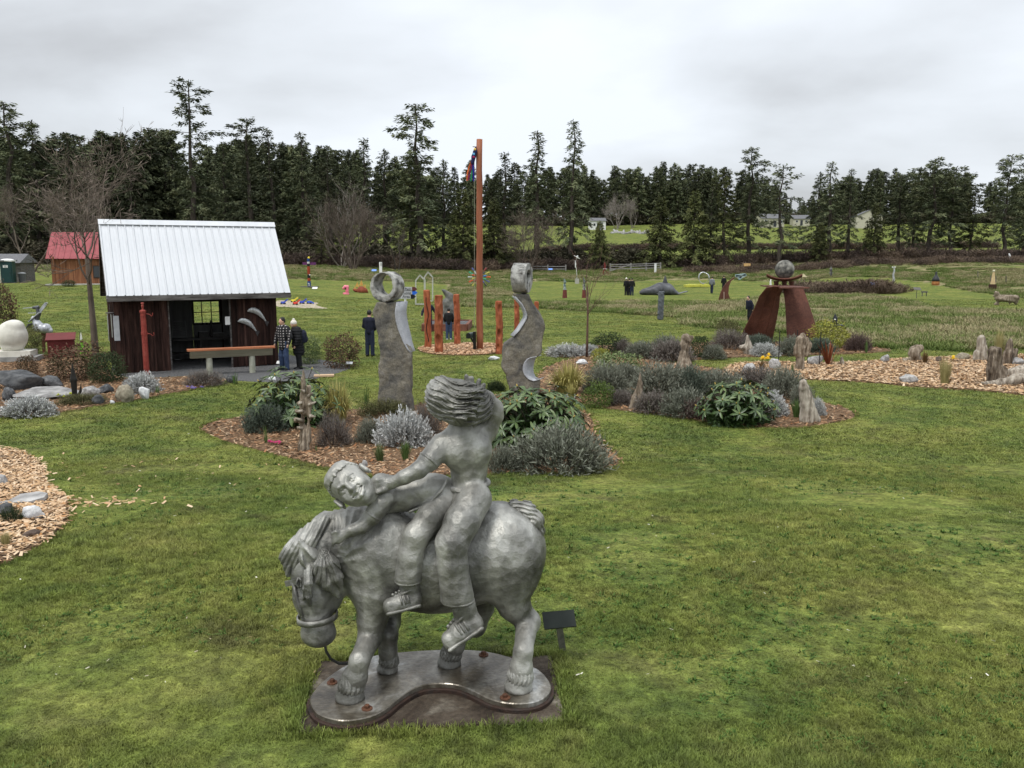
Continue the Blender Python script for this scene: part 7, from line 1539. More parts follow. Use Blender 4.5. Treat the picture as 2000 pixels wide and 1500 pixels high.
# sapling
def sapling():
    g = at(1146, 699); k = pxm(g); T = thing('sapling', 'slender leafless sapling with a thin red-brown stem', 'tree', tuple(g)); r = random.Random(3); q = lambda x, y, d=0: at(x, y, g[1]+d)-g
    SB = mat('sapling_bark', [(.07, .035, .028), (.14, .08, .06)], scale=8, rough=.8)
    b = MB(); b.tube([q(1146, 700), q(1147, 660), q(1148, 612), q(1147, 560)], [.05, .042, .034, .022], 7)
    b.build('trunk', SB, T, True); b = MB(); tw = MB()
    def br(x0, y0, x1, y1, d, w_):
        pts = [q(x0+(x1-x0)*t+3*sin(pi*t)*(-1 if x1 > x0 else 1), y0+(y1-y0)*t, d*t) for t in (0, .3, .65, 1)]; b.tube(pts, [w_, w_*.8, w_*.5, w_*.2], 4, False); return pts
    for x0, y0, x1, y1, d in ((1147, 600, 1127, 505, .2), (1148, 605, 1172, 512, -.3), (1148, 610, 1196, 560, .3), (1147, 615, 1188, 575, -.5), (1147, 560, 1150, 502, .1), (1147, 580, 1138, 540, -.4), (1148, 596, 1160, 530, .5), (1172, 540, 1200, 528, .1), (1160, 560, 1184, 520, .2), (1128, 530, 1120, 500, -.1)):
        ps = br(x0, y0, x1, y1, d, .014)
        for i in range(4):
            s = ps[1+i % 3]; dv = (ps[-1]-ps[0]); dv /= np.linalg.norm(dv); e = s+dv*.35+np.array([r.uniform(-.3, .3), r.uniform(-.3, .3), r.uniform(.05, .35)]); b.tube([s, (s+e)/2+np.array([0, 0, .03]), e], [.006, .005, .002], 3, False)
    b.build('crown', SB, T)
sapling()
# ------------------------------------------------------------------ standing stones, pole ring, rusty arch
STONE1 = mat('standing_stone', [(.055, .054, .050), (.115, .108, .095), (.17, .153, .118), (.235, .22, .195)], scale=1.8, rough=.9, detail=9, dist=.4, bump=.9, bscale=9, lo=.3, hi=.7, fine=30)
POLISH = mat('polished_stone', [(.33, .34, .36), (.42, .43, .45)], scale=6, rough=.45, fine=60)
LICHEN = mat('lichen_stone', [(.06, .058, .052), (.21, .205, .19), (.33, .325, .30), (.42, .415, .385)], scale=5, rough=.85, detail=9, lo=.36, hi=.66, bump=.4, bscale=20)
def stone(label, px, py, outline_px, cuts, strips, ring, th=.42, Yo=0):
    g = at(px, py); Y = g[1]+Yo; T = thing('standing_stone', label, 'sculpture', tuple(g))
    q = lambda x, y, d=0: at(x, y, Y+d)-g
    P = [q(*p) for p in outline_px]; c = Clay(.026); P2 = [(p[0], p[2]) for p in P]
    c.poly(P2, Y-g[1], Y-g[1]+th, .01, rnd=.03)
    for cp, sh in cuts: c.poly([(q(*p)[0], q(*p)[2]) for p in cp], Y-g[1]-.03, Y-g[1]+th+.1, .01, True, 0, sh)
    def rough(X, Y_, Z): return fb(X, Y_, Z*.8, 3.2, .030, int(px))
    c.build('stone_body', STONE1, T, disp=rough)
    for pts, sh in strips:
        Q = [q(*p) for p in pts]; n = len(Q); b = MB(); V = []
        for i, p in enumerate(Q): s_ = sh[i] if isinstance(sh, list) else sh; V += [(p[0], p[1]-.022, p[2]), (p[0]+s_*th, p[1]+th*.92, p[2])]
        b.put(V, [(2*i, 2*i+1, 2*i+3, 2*i+2) for i in range(n-1)]); o = b.build('polished_cut', POLISH, T, True)
        md = o.modifiers.new('s', 'SOLIDIFY'); md.thickness = .02; md.offset = 0
    (cx, cy, d), ax, R_, h, r_in, off = ring; C = q(cx, cy, d); c = Clay(.018); c.cyl(C, ax, R_, h, .01); c.cyl(C+np.array([0, 0, off]), ax, r_in, h*1.5, .01, True); c.build('stone_ring', LICHEN, T, disp=lambda X, Y_, Z: fb(X, Y_, Z, 6, .010, 3))
    return T, q
Z5 = lambda l: [(715+x/5, 510+y/5) for x, y in l]
stone('left standing stone with a round eye ring and a pale polished cut', 772, 806, Z5([(100, 400), (55, 500), (80, 580), (95, 650), (130, 850), (125, 1100), (120, 1480), (465, 1490), (435, 1300), (440, 1100), (440, 895), (440, 770), (430, 700), (420, 560), (400, 400)]),
      [(Z5([(300, 380), (282, 500), (310, 650), (370, 800), (430, 895), (700, 900), (700, 300), (310, 300)]), .30)], [(Z5([(300, 400), (284, 500), (292, 580), (310, 650), (340, 730), (370, 800), (405, 860), (430, 893)]), [.50, .52, .53, .51, .45, .36, .26, .18])],
      ((757, 560, .22), (.40, .92, 0), .36, .22, .265, .055))
Z6 = lambda l: [(960+x/5.357, 500+y/5.357) for x, y in l]
T2, q2 = stone('right S-shaped standing stone with a lichen-marked ring on top', 1022, 778, Z6([(205, 392), (395, 395), (440, 500), (500, 590), (550, 680), (565, 760), (540, 860), (530, 920), (522, 1020), (480, 1050), (505, 1180), (508, 1300), (505, 1480), (210, 1500), (150, 1230), (115, 1180), (120, 1000), (125, 920), (190, 870), (240, 840), (290, 780), (335, 710), (370, 650), (372, 610), (350, 560), (320, 505), (270, 445)]),
      [(Z6([(600, 1040), (455, 1055), (375, 1075), (335, 1130), (325, 1190), (345, 1245), (385, 1290), (440, 1310), (500, 1290), (600, 1270)]), .33)], [(Z6([(470, 1053), (420, 1060), (375, 1077), (345, 1112), (330, 1155), (328, 1195), (345, 1243), (385, 1288), (440, 1308), (495, 1292)]), [.36, .45, .58, .68, .70, .68, .6, .5, .42, .36]), (Z6([(250, 425), (320, 505), (350, 560), (371, 612), (369, 650), (335, 710), (290, 780), (232, 843)]), -.22)],
      ((1019, 543, .2), (.956, -.29, 0), .40, .20, .17, .05))
b = MB(); pts = []
for i in range(26): a = i*.55; r = .012+.0032*i; pts.append(q2(1018+r*70*cos(a), 520+r*38*sin(a), -.19-.02*cos(a)))
b.tube(pts, .006, 5); b.build('spiral_mark', mat('lichen_dark', (.04, .04, .036)), T2)
CARV = mat('carved_cedar', [(.15, .035, .015), (.27, .075, .03), (.36, .12, .05)], scale=2.2, rough=.75, stretch=(3, 3, .7), detail=6, bump=.4, bscale=12, rnd=.12); GROOV = mat('charred_groove', (.03, .012, .008))
def pillar(label, px, py, ty, wpx, seed, wav=False, notches=()):
    g = at(px, py); k = pxm(g); h = (py-ty)/k; r = wpx/2/k; rng = random.Random(seed); T = thing('carved_pillar', label, 'sculpture', tuple(g), 0, 'carved cedar pillars around the pole'); c = Clay(.022)
    c.limb([(0, 0, -.1), (.01, 0, h*.5), (rng.uniform(-.03, .03), 0, h-.05)], [r*1.02, r*.97, r*.95], .02); c.box((0, 0, h+.3), (.6, .6, .3), .02, sub=True)
    for x, z, rr in notches: c.ell((x*r, -r*1.15, z*h), (r*.8*rr, r*.75, r*1.5*rr), .02, sub=True)
    c.build('pillar_shaft', CARV, T, disp=lambda X, Y, Z: (.012*np.sin(Z*9+seed)*np.sin(np.arctan2(Y, X)*3+Z*4)).astype(np.float32))
    if wav: b = MB(); b.tube([(.3*r*sin(z*5.5), -r*.99, z) for z in np.linspace(h*.12, h*.88, 24)], [.03]*24, 6, flat=.6); b.build('snake_groove', GROOV, T, True)
    return T
pillar('tall carved cedar pillar with a dark snake-like groove', 836, 680, 567, 13.5, 1, True)
pillar('carved cedar pillar nearest the camera, left of the pole, two hollows', 857, 690, 577, 16.5, 2, notches=((0, .93, 1.0), (0, .22, 1.1), (.5, .6, .7)))
pillar('carved cedar pillar between the boy and the tall pole', 893, 674, 575, 12.5, 3, notches=((-.6, .8, .7), (.6, .45, .7), (-.5, .2, .6)))
pillar('carved cedar pillar right of the tall pole, scooped front', 975, 691, 588, 14, 4, notches=((.4, .85, 1.0), (0, .38, .9), (-.4, .12, .7)))
pillar('carved cedar pillar seen through the right standing stone', 1009, 660, 581, 10, 5, notches=((-.3, .7, 1.0),))
pillar('carved cedar pillar peeking out right behind the right standing stone', 1047, 662, 589, 9, 6, notches=((0, .5, 1.0),))
def pole():
    g = at(937, 684); k = pxm(g); T = thing('tall_pole', 'very tall peeled reddish log pole rising above the treeline', 'pole', tuple(g)); PM = mat('peeled_log', [(.15, .046, .022), (.25, .085, .04), (.32, .13, .07)], scale=1.6, rough=.7, stretch=(4, 4, .4), detail=6, bump=.3, bscale=10)
    top = at(936, 272, g[1])-g; n = 14; c = [(top[0]*i/n+.012*sin(i*1.9), .01*sin(i*2.3), top[2]*i/n) for i in range(n+1)]; b = MB(); b.tube(c, [6.6/k*(1-.14*i/n)+.004*sin(i*3.1) for i in range(n+1)], 18); b.build('log_shaft', PM, T, True)
    b = MB(); b.tube([(-.16, -.12, top[2]-.35), (-.20, -.14, .9)], .008, 5); b.build('rope', mat('rope', (.28, .27, .20)), T); b = MB(); b.tube([(-.08, -.1, top[2]-.3), (-.22, -.14, top[2]-.3)], .015, 6); b.build('pulley_arm', GROOV, T)
    s = thing('windsock_streamers', 'multicoloured cloth streamers hanging from the top of the pole', 'streamers', tuple(at(930, 287, g[1]-.15))); o = np.array(s.location); q = lambda x, y, d=0: at(x, y, g[1]-.15+d)-o
    def rib(name, pts, w_, col): 
        b = MB(); V = []
        for x, y, d in pts: p = q(x, y, d); V += [p-np.array([w_/2/k, 0, 0]), p+np.array([w_/2/k, .02, 0])]
        b.put(V, [(2*i, 2*i+1, 2*i+3, 2*i+2) for i in range(len(pts)-1)]); o_ = b.build(name, mat('ribbon_%d%d%d' % tuple(int(c*99) for c in col), [tuple(c*.7 for c in col), col], scale=6, rough=.8), s); md = o_.modifiers.new('t', 'SOLIDIFY'); md.thickness = .008
    c = Clay(.012); c.limb([q(929, 288), q(928, 296), q(925, 306), q(923, 318)], [.03, .075, .085, .07], .02); c.build('sock', mat('sock_navy', (.012, .014, .06)), s)
    for nm, col, (x, y) in (('head_patch', (.7, .5, .12), (927.5, 291.5)), ('patch', (.12, .38, .62), (925.5, 301)), ('patch', (.35, .02, .08), (925, 306.5))):
        c = Clay(.01); c.ell(q(x, y, -.07), (.05, .03, .05), .01); c.build(nm, mat('patch_%d%d' % (int(col[0]*99), int(col[1]*99)), col), s)
    rib('ribbon', [(922, 312, 0), (916, 326, .02), (912.5, 340, 0), (912, 353, .02)], 2.6, (.75, .16, .05)); rib('ribbon', [(922, 315, 0), (920, 330, -.03), (916, 343, 0), (914.5, 352, 0)], 2.4, (.22, .015, .09)); rib('ribbon', [(923, 314, 0), (922, 325, .03), (921, 338, 0), (919.5, 354, .02)], 2.4, (.02, .26, .14)); rib('ribbon', [(924, 314, 0), (924.5, 330, -.02), (925, 342, 0), (925.5, 354, .02)], 3.0, (.02, .02, .28))
pole()
def mailbox():
    g = at(927, 685); T = thing('mailbox', 'black rural mailbox on a black post beside the pole', 'mailbox', tuple(g), R(-20)); BK = mat('black_box', (.012, .014, .013), rough=.35); b = MB(); b.box((0, 0, .37), (.10, .10, .80)); b.build('post', BK, T); b = MB(); b.bar((-.02, 0, .30), (-.14, 0, .50), .06, .06); b.build('brace', BK, T)
    n = 10; pr = [(-.10, 0), (.10, 0)]+[(.10*cos(pi*i/n), .12+.10*sin(pi*i/n)) for i in range(n+1)]; b = MB(); b.prism([(x, z+.52) for x, z in pr], .42, XZ, (-.14, -.30, 0)); bx = b.build('box', mat('box_green', (.035, .05, .045), rough=.35), T); b = MB(); b.prism([(x*.95, z*.95+.525) for x, z in pr], .01, XZ, (-.14, -.315, 0)); b.build('door', BK, bx)
mailbox()
def signpost():
    g = at(793, 664); T = thing('signpost', 'white signpost with three grey arrow boards behind the left stone', 'signpost', tuple(g)); k = pxm(g); h = (664-563)/k; b = MB(); b.box((0, 0, h/2), (.09, .09, h)); b.build('post', WHT, T); GB = mat('sign_grey', (.42, .43, .44), rough=.6); INK = mat('sign_ink', (.01, .01, .012))
    for i, (txt, py, x1, col) in enumerate((('Path', 565, 813, (.10, .03, .03)), ('Loop', 572, 813, (.02, .12, .55)), ('Area', 579.5, 810, (.01, .01, .012)))):
        z = (664-py)/k; xr = (x1-793)/k; b = MB(); b.box((xr/2-.15-.1, -.06, z), (xr+.20, .02, .19)); bd = b.build('arrow_board', GB, T); b = MB(); b.prism([(xr-.14, z-.10), (xr-.02, z-.10), (xr+.10, z), (xr-.02, z+.10), (xr-.14, z+.10)], .024, XZ, (0, -.074, 0)); b.build('arrow_tip', mat('arrow_%d' % i, col), bd)
        cu = bpy.data.curves.new('lettering', 'FONT'); cu.body = txt; cu.size = .17; cu.align_x = 'RIGHT'; cu.extrude = .002; cu.materials.append(INK); ot = bpy.data.objects.new('lettering', cu); me = ot.to_mesh().copy(); bpy.data.objects.remove(ot); o = add('lettering', me, bd); o.location = (xr-.18, -.076, z-.055); o.rotation_euler = (pi/2, 0, 0)
signpost()
def frames():
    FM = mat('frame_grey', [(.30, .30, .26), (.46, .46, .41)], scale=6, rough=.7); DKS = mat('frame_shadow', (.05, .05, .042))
    for lab, base, pts in (('left house-shaped open frame sculpture with a tilted sill', (820, 597), [(812, 594), (812, 548), (820, 537.5), (830, 547), (830, 594), (812, 594)]), ('right taller house-shaped open frame sculpture', (837, 589), [(829, 588), (829, 541), (836, 531.5), (845, 541.5), (845, 588), (829, 588)])):
        g = at(*base); T = thing('house_frame', lab, 'sculpture', tuple(g), 0, 'house-shaped frames'); q = lambda x, y, d: at(x, y, g[1]+d)-g
        for d in (0, .5):
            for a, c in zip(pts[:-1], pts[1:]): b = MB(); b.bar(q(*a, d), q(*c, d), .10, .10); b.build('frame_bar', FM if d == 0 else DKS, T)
        for a in pts[:-1]: b = MB(); b.bar(q(*a, 0)+np.array([0, .05, 0]), q(*a, .5)-np.array([0, .05, 0]), .08, .08); b.build('cross_bar', FM, T)
frames()
def planter():
    g = at(868, 648); BR = mat('planter_brick', [(.12, .045, .03), (.20, .085, .06)], scale=7, rough=.9); T = thing('planter_box', 'low brown timber planter box around the leaning rock', 'planter', tuple(g)); q = lambda x, y: at(x, y)-g
    c4 = [q(826, 647), q(912, 647), q(920, 637), q(840, 637)]
    for i in range(4): b = MB(); a, c = c4[i], c4[(i+1) % 4]; b.bar(a+np.array([0, 0, .18]), c+np.array([0, 0, .18]), .14, .36); b.build('timber', BR, T)
    b = MB(); b.put([p+np.array([0, 0, .30]) for p in c4], [(0, 1, 2, 3)]); b.build('gravel_fill', GRAVEL, T)
    g = at(880, 645); q = lambda x, y, d=0: at(x, y, g[1]+d)-g; c = Clay(.04); c.limb([q(873, 645), q(876, 610), q(872, 590)], [.36, .30, .22], .05); c.limb([q(885, 645), q(884, 610), q(877, 578), q(869, 568)], [.14, .15, .17, .13], .05)
    o = c.build('leaning_rock', mat('dark_carved_rock', [(.05, .052, .05), (.12, .12, .11), (.19, .18, .16)], scale=2.5, rough=.9, bump=.7, bscale=9), disp=lambda X, Y, Z: fb(X, Y, Z, 3, .06, 5)); o.location = tuple(g); tag(o, 'dark leaning bird-headed rock standing in the planter', 'sculpture')
planter()
p = at(877, 664); person('boy in a dark hoodie and blue jeans seen from behind near the pillars', p, R(182), 1.45, .022, BLACKC, JEANS, HAIRD, SHOEM, arms=[((-.25, -.02, 1.15), (-.2, -.15, 1.0)), ((.25, -.02, 1.15), (.2, -.15, 1.0))])
p = at(838, 648); person('adult in a dark navy coat bending beside the planter, behind the pillar', p, R(20), 1.6, .025, NAVY, DKJEAN, HAIRB, SHOED, arms=[((-.36, -.03, 1.12), (-.42, -.1, .92)), ((.36, .0, 1.1), (.42, -.1, .9))])
def spinner():
    g = at(932, 596, 46); g[2] = float(gz(g[0], 46)); T = thing('wind_spinner', 'round wind spinner of coloured metal petals behind the pole', 'wind spinner', tuple(g)); q = lambda x, y: at(x, y, 46)-g; C = q(936, 541); k = FPX/46; b = MB(); b.tube([(0, 0, -.1), C], .03, 6); b.build('pole', WHT, T); cols = [(.6, .08, .03), (.03, .18, .5), (.04, .35, .2), (.5, .45, .1), (.06, .06, .07), (.45, .46, .46), (.25, .05, .05), (.1, .12, .3)]
    for rg_, n, rr in ((0, 14, 21), (1, 12, 13)):
        for i in range(n):
            a = 2*pi*i/n+.2*rg_; col = cols[(i*3+rg_) % 8]; d = np.array([cos(a), 0, sin(a)]); c = Clay(.012); c.limb([C+d*rr*.62/k+np.array([0, -.1*rg_, 0]), C+d*rr/k+np.array([0, .03-.1*rg_, 0])], [.022, .040], .01); V, F = c.mesh(); cm = V.mean(0); V[:, 1] = cm[1]+(V[:, 1]-cm[1])*.4; add('petal', mk_mesh('petal', V, F, mat('petal_enamel_%d' % ((i*3+rg_) % 8), col, rough=.3), True), T); b = MB(); b.tube([C, C+d*rr*.65/k], .010, 4); b.build('arm', mat('spinner_arm', (.05, .05, .05)), T)
spinner()
# ---- rusty steel arch carrying a bowl and a granite ball
def arch():
    g = at(1530, 664); Y = g[1]; k = pxm(g); T = thing('steel_arch_sculpture', 'rusty steel two-legged arch carrying a bowl and granite ball', 'sculpture', tuple(g)); q = lambda x, y, d=0: at(x, y, Y+d)-g
    RU = mat('corten', [(.060, .022, .014), (.100, .037, .023), (.145, .056, .036)], scale=1.2, rough=.72, detail=7, dist=.4, bump=.15, bscale=30, fine=18)
    def sheet_(name, rows):
        V = []; n = len(rows[0])
        for r in rows: V += [q(*p) for p in r]
        b = MB(); b.put(V, [(i*n+j, i*n+j+1, (i+1)*n+j+1, (i+1)*n+j) for i in range(len(rows)-1) for j in range(n-1)]); o = b.build(name, RU, T); md = o.modifiers.new('t', 'SOLIDIFY'); md.thickness = .03; return o
    # left leg: three folded strips; right leg: one broad curved sheet
    top = [(1497, 561, -2.9), (1510, 558.5, -2.7), (1522, 559, -2.5), (1529, 562, -2.3)]; mid = [(1474, 600, -2.2), (1490, 600, -1.95), (1508, 600, -1.7), (1521, 600, -1.5)]; bot = [(1438, 674, -1.5), (1468, 670, -1.2), (1491, 669, -1.0), (1508, 666, -.7)]
    for j in range(3): sheet_('left_leg_strip', [[(r[j][0], r[j][1], r[j][2]+(.05 if j % 2 else 0)), (r[j+1][0]-.4, r[j+1][1], r[j+1][2]+(.0 if j % 2 else .05))] for r in (top, [tuple((np.array(a)+np.array(c))/2+np.array([-2, -3, 0])) for a, c in zip(top, mid)], mid, bot)])
    rt = [[(1526, 560.5, .1), (1545, 558.5, .05), (1562, 559, .0)], [(1530, 566, -.10), (1550, 562, -.2), (1569, 564, -.3)], [(1533, 590, -.30), (1556, 588, -.4), (1577, 586, -.5)], [(1535, 625, -.55), (1562, 622, -.7), (1587, 615, -.8)], [(1537, 664, -.85), (1567, 664, -1.0), (1599, 656, -1.1)]]
    sheet_('right_leg_sheet', rt)
    b = MB(); b.bar(q(1503, 560, -1.3), q(1560, 560, -1.3), 2.8, .05); b.build('top_plate', RU, T)
    for x in (1516, 1532, 1546): b = MB(); b.tube([q(x, 560, .1), q(x, 549, .1)], [.08, .12], 10); b.build('bowl_support', RU, T)
    V = []; n = 15; m = 7
    for i in range(n):
        u = i/(n-1)*2-1
        for j in range(m): w = j/(m-1)*2-1; p = q(1532+34*u, 539+8.5*(1-abs(u)**2.2)*(1)+0*w, .1+w*.55*(1-.25*u*u)); V.append(p-np.array([0, 0, -.10*w*w]))
    b = MB(); b.put(V, [(i*m+j, (i+1)*m+j, (i+1)*m+j+1, i*m+j+1) for i in range(n-1) for j in range(m-1)]); o = b.build('bowl', RU, T); md = o.modifiers.new('t', 'SOLIDIFY'); md.thickness = .05
    b = MB(); b.ball((0, 0, 0), 18.3/k, 24); o = b.build('granite_ball', mat('granite', [(.05, .05, .046), (.14, .135, .118), (.25, .24, .21)], scale=4, rough=.9, detail=9, lo=.38, hi=.62, bump=.5, bscale=16, fine=40), T, True); o.location = tuple(q(1532.5, 526.5, .1))
arch()
# ------------------------------------------------------------------ sculptures and people on the far lawn and meadow
def ground_thing(name, label, cat, px, py, group=None):
    g = at(px, py); T = thing(name, label, cat, tuple(g), 0, group); return T, g, (lambda x, y, d=0: at(x, y, g[1]+d)-g), pxm(g)
def cm(name, *c, **kw): return mat(name, c[0] if len(c) == 1 else list(c), **kw)
# totem pole
T, g, q, k = ground_thing('totem_pole', 'painted totem pole with spread wings on the far lawn', 'totem pole', 604, 561)
cols = {'red': (.32, .05, .02), 'blue': (.02, .06, .22), 'teal': (.02, .12, .14), 'black': (.012, .012, .014), 'white': (.6, .6, .58), 'yellow': (.65, .5, .05)}
for y0, y1, r, c in ((560, 549, 3.2, 'blue'), (549, 543, 2.8, 'red'), (543, 536, 2.6, 'black'), (536, 520, 2.7, 'red'), (520, 515, 2.5, 'black'), (515, 511, 2.4, 'white'), (511, 505, 2.3, 'blue')): b = MB(); n = 12; z0, z1 = q(604, y0)[2], q(604, y1)[2]; b.lathe((0, 0, z0), [(r/k, 0), (r*1.1/k, (z1-z0)*.5), (r/k, z1-z0-.01)], n); b.build('totem_block', cm('totem_'+c, tuple(v*.7 for v in cols[c]), cols[c], scale=9), T)
b = MB(); b.ball(q(603, 503.5), 2.3/k, 8); b.build('totem_head', cm('totem_yellow', cols['yellow']), T, True)
for s in (-1, 1): b = MB(); b.bar(q(604+s*2, 515), q(604+s*13, 514.6), .08, .26); wg = b.build('wing', cm('totem_wing', (.16, .02, .08), (.05, .03, .12), scale=20), T); 
for i, (x, y) in enumerate(((603, 554), (605, 537), (604, 557))): c = Clay(.03); c.ell(q(x, y, -.2), (.09, .04, .07), .01); c.build('painted_eye', cm('totem_white', cols['white']), T)
b = MB(); b.box((0, 0, .04), (1.6, 1.0, .10)); b.build('base', GREYWD, T)
stake_sign('small white label on the lawn right of the totem pole', 615, 565, .5, .3, .1)
# pink sculpture and dinosaur
T, g, q, k = ground_thing('pink_sculpture', 'small pink numeral-like sculpture on the far lawn', 'sculpture', 676, 575); PK = cm('pink_paint', (.65, .10, .18), (.78, .25, .32), scale=3, rough=.5); c = Clay(.03); c.limb([q(671, 563), q(674, 560), q(679, 560), q(678, 568), q(678, 574)], [.12, .14, .12, .15, .14], .04); c.limb([q(672, 574), q(679, 574)], [.12, .14], .03); c.build('figure', PK, T); c = Clay(.03); c.ell(q(675, 563.5, -.1), (.08, .08, .10), .01); c.build('dark_inlay', cm('pink_dark', (.12, .01, .03)), T)
T, g, q, k = ground_thing('dinosaur_sculpture', 'rusty humped dinosaur sculpture with orange back plates', 'sculpture', 705, 571); c = Clay(.06); c.ell(q(706, 568), (9/k, .45, 9/k), .1); c.limb([q(697, 568), q(691, 566)], [.18, .12], .08); c.limb([q(714, 568), q(718, 571)], [.25, .08], .08); c.box(q(706, 577), (1, 1, 5/k), .02, sub=True); c.build('body', cm('dino_red', (.14, .03, .015), (.26, .07, .035), scale=3), T)
for x, y, s in ((697, 555, 1.0), (705, 552, 1.1), (712, 558, .7), (693, 561, .6)): b = MB(); p = q(x, y); b.prism([(p[0]-.18*s, p[2]-.25*s), (p[0]+.20*s, p[2]-.28*s), (p[0]+.05*s, p[2]+.22*s)], .05, XZ, (0, p[1], 0)); b.build('back_plate', cm('plate_orange', (.45, .20, .04), (.60, .40, .12), scale=6), T)
# sand patch with toys
SANDP = outline([(540, 588), (570, 588), (600, 591), (622, 592), (617, 596), (628, 600), (640, 603), (600, 602), (560, 600), (540, 598)], 3); sheet('sand_patch', SANDP, cm('sand', (.33, .27, .20), (.42, .36, .27), scale=5, world=True), .03)
for i, (x, y, col, lab) in enumerate(((553, 595, (.05, .08, .4), 'small blue toy at the left end of the sand patch'), (573, 591, (.65, .55, .05), 'yellow toy digger on the sand patch'), (577, 596, (.6, .05, .03), 'red toy truck on the sand patch'), (590, 594, (.05, .08, .45), 'small blue toy in the middle of the sand patch'), (604, 594, (.06, .12, .5), 'blue toy slide on the sand patch'))):
    p = at(x, y); T = thing('toy', lab, 'toy', tuple(p)); b = MB(); b.box((0, 0, .16), (.34, .24, .16), taper=.8); b.build('toy_body', cm('toy_%d' % i, col, rough=.4), T); b = MB(); b.bar((.1, 0, .2), (.36, 0, .40 if i != 4 else .05), .10, .10); b.build('arm', cm('toy_%d' % i, col), T)
    for s in (-1, 1): b = MB(); b.tube([(s*.11, -.14, .07), (s*.11, .14, .07)], .07, 8); b.build('wheel', BLACKC, T)
# twin pedestals with figurines
for x, lab, tc in ((1103, 'left of two small totem figures on dark red pedestals', (.08, .20, .20)), (1141, 'right of two small totem figures on dark red pedestals', (.03, .04, .05))):
    T, g, q, k = ground_thing('pedestal_totem', lab, 'sculpture', x, 582, 'totem figures on red pedestals'); b = MB(); z = q(x, 566)[2]; b.lathe((0, 0, 0), [(4.7/k, 0), (3.7/k, z)], 8); b.build('pedestal', cm('pedestal_red', (.10, .025, .02), (.15, .04, .03), scale=6), T); c = Clay(.025)
    c.limb([q(x, 566), q(x, 560)], [.15, .12], .02); c.ell(q(x-.5, 557), (.13, .12, .13), .03); c.ell(q(x+.3, 551), (.13, .12, .16), .03); c.limb([q(x, 548), q(x-1.5, 545 if x < 1120 else 543)], [.08, .04], .03); c.build('figurine', cm('totem_fig_%d' % x, tuple(v*.4 for v in tc), (.35, .38, .36), scale=7, lo=.4, hi=.6), T)
# white bird on a tall pole
T, g, q, k = ground_thing('bird_pole', 'white bird with spread wings on a tall thin pole', 'sculpture', 1127, 554); b = MB(); b.box((0, 0, .32), (.5, .45, .64)); b.build('base', cm('bird_base', (.35, .34, .30)), T); b = MB(); b.tube([q(1127, 549), q(1126, 530), q(1125, 515), q(1126, 502)], [.06, .05, .04, .03], 7); b.build('pole', cm('pole_mixed', (.10, .09, .08), (.55, .54, .5), scale=3, lo=.45, hi=.55), T, True); c = Clay(.03); c.limb([q(1124, 522), q(1123.5, 509)], [.07, .04], .02); c.build('fish', WHT, T); c = Clay(.03); c.limb([q(1128, 500.5), q(1126, 503)], [.10, .06], .03); c.limb([q(1126, 502), q(1120.5, 498.5)], [.08, .025], .03); c.limb([q(1127, 503), q(1133, 505.5)], [.08, .025], .03); c.build('bird', WHT, T)
# red seated figure
T, g, q, k = ground_thing('red_figure_sculpture', 'thin dark red seated figure sculpture by the road fence', 'sculpture', 1181, 537); RF = cm('figure_red', (.12, .015, .012), (.17, .03, .025), scale=5); c = Clay(.04); c.limb([q(1181, 526), q(1181.5, 519), q(1181, 514)], [.16, .14, .10], .03); c.limb([q(1181, 526), q(1178.5, 530), q(1178, 537)], [.12, .08, .06], .03); c.limb([q(1183, 529), q(1189, 536)], [.06, .05], .03); c.build('figure', RF, T); b = MB(); b.bar(q(1178, 525), q(1185.5, 525), .3, .08); b.build('seat', WHT, T)
# whale
T, g, q, k = ground_thing('whale_sculpture', 'large grey beached whale sculpture made of metal sheets', 'sculpture', 1290, 576); WH = cm('whale_sheet', (.035, .036, .04), (.085, .087, .095), (.15, .155, .165), scale=.8, rough=.5, dist=.8, metal=.2)
c = Clay(.20); c.limb([q(1254, 572.5), q(1270, 570), q(1290, 566.5), q(1305, 567), q(1318, 572), q(1328, 575)], [.25, .45, .72, .66, .30, .14], .2); c.limb([q(1258, 570), q(1285, 565)], [.2, .6], .2); c.box(q(1290, 585), (6, 3, 9/k), .03, sub=True); c.box(q(1256, 570.3, -1), (.55, 2, .035), .02, sub=True); c.build('body', WH, T, smooth=False, disp=lambda X, Y, Z: fb(X, Y, Z, .8, .10, 2))
b = MB(); p = q(1298, 552); b.prism([(p[0]-.25, p[2]-.1), (p[0]+.35, p[2]-.1), (p[0]+.06, p[2]+.75)], .08, XZ, (0, p[1], 0)); b.build('dorsal_fin', WH, T); b = MB(); b.bar(q(1322, 574), q(1342, 569), .9, .06); b.build('tail_fluke', WH, T); b = MB(); b.bar(q(1283, 574, -1.1), q(1296, 571, -1.1), .4, .06); b.build('flipper', WH, T)
# dark stone pillar
T, g, q, k = ground_thing('stone_pillar', 'narrow dark grey square stone pillar in front of the whale', 'pillar', 1290, 625); c = Clay(.03); z = q(1290, 569)[2]; c.box((0, 0, z/2), (5.2/k, .16, z/2), .01, rot=[(cos(.05), 0, -.02), (0, 1, 0), (.02, 0, 1)]); c.build('pillar_shaft', cm('pillar_stone', (.055, .06, .068), (.12, .13, .14), scale=4, rough=.85, bump=.8, bscale=14), T, disp=lambda X, Y, Z: (.012*np.sin(Z*21+X*7)*np.sin(X*17+Z*3)).astype(np.float32))
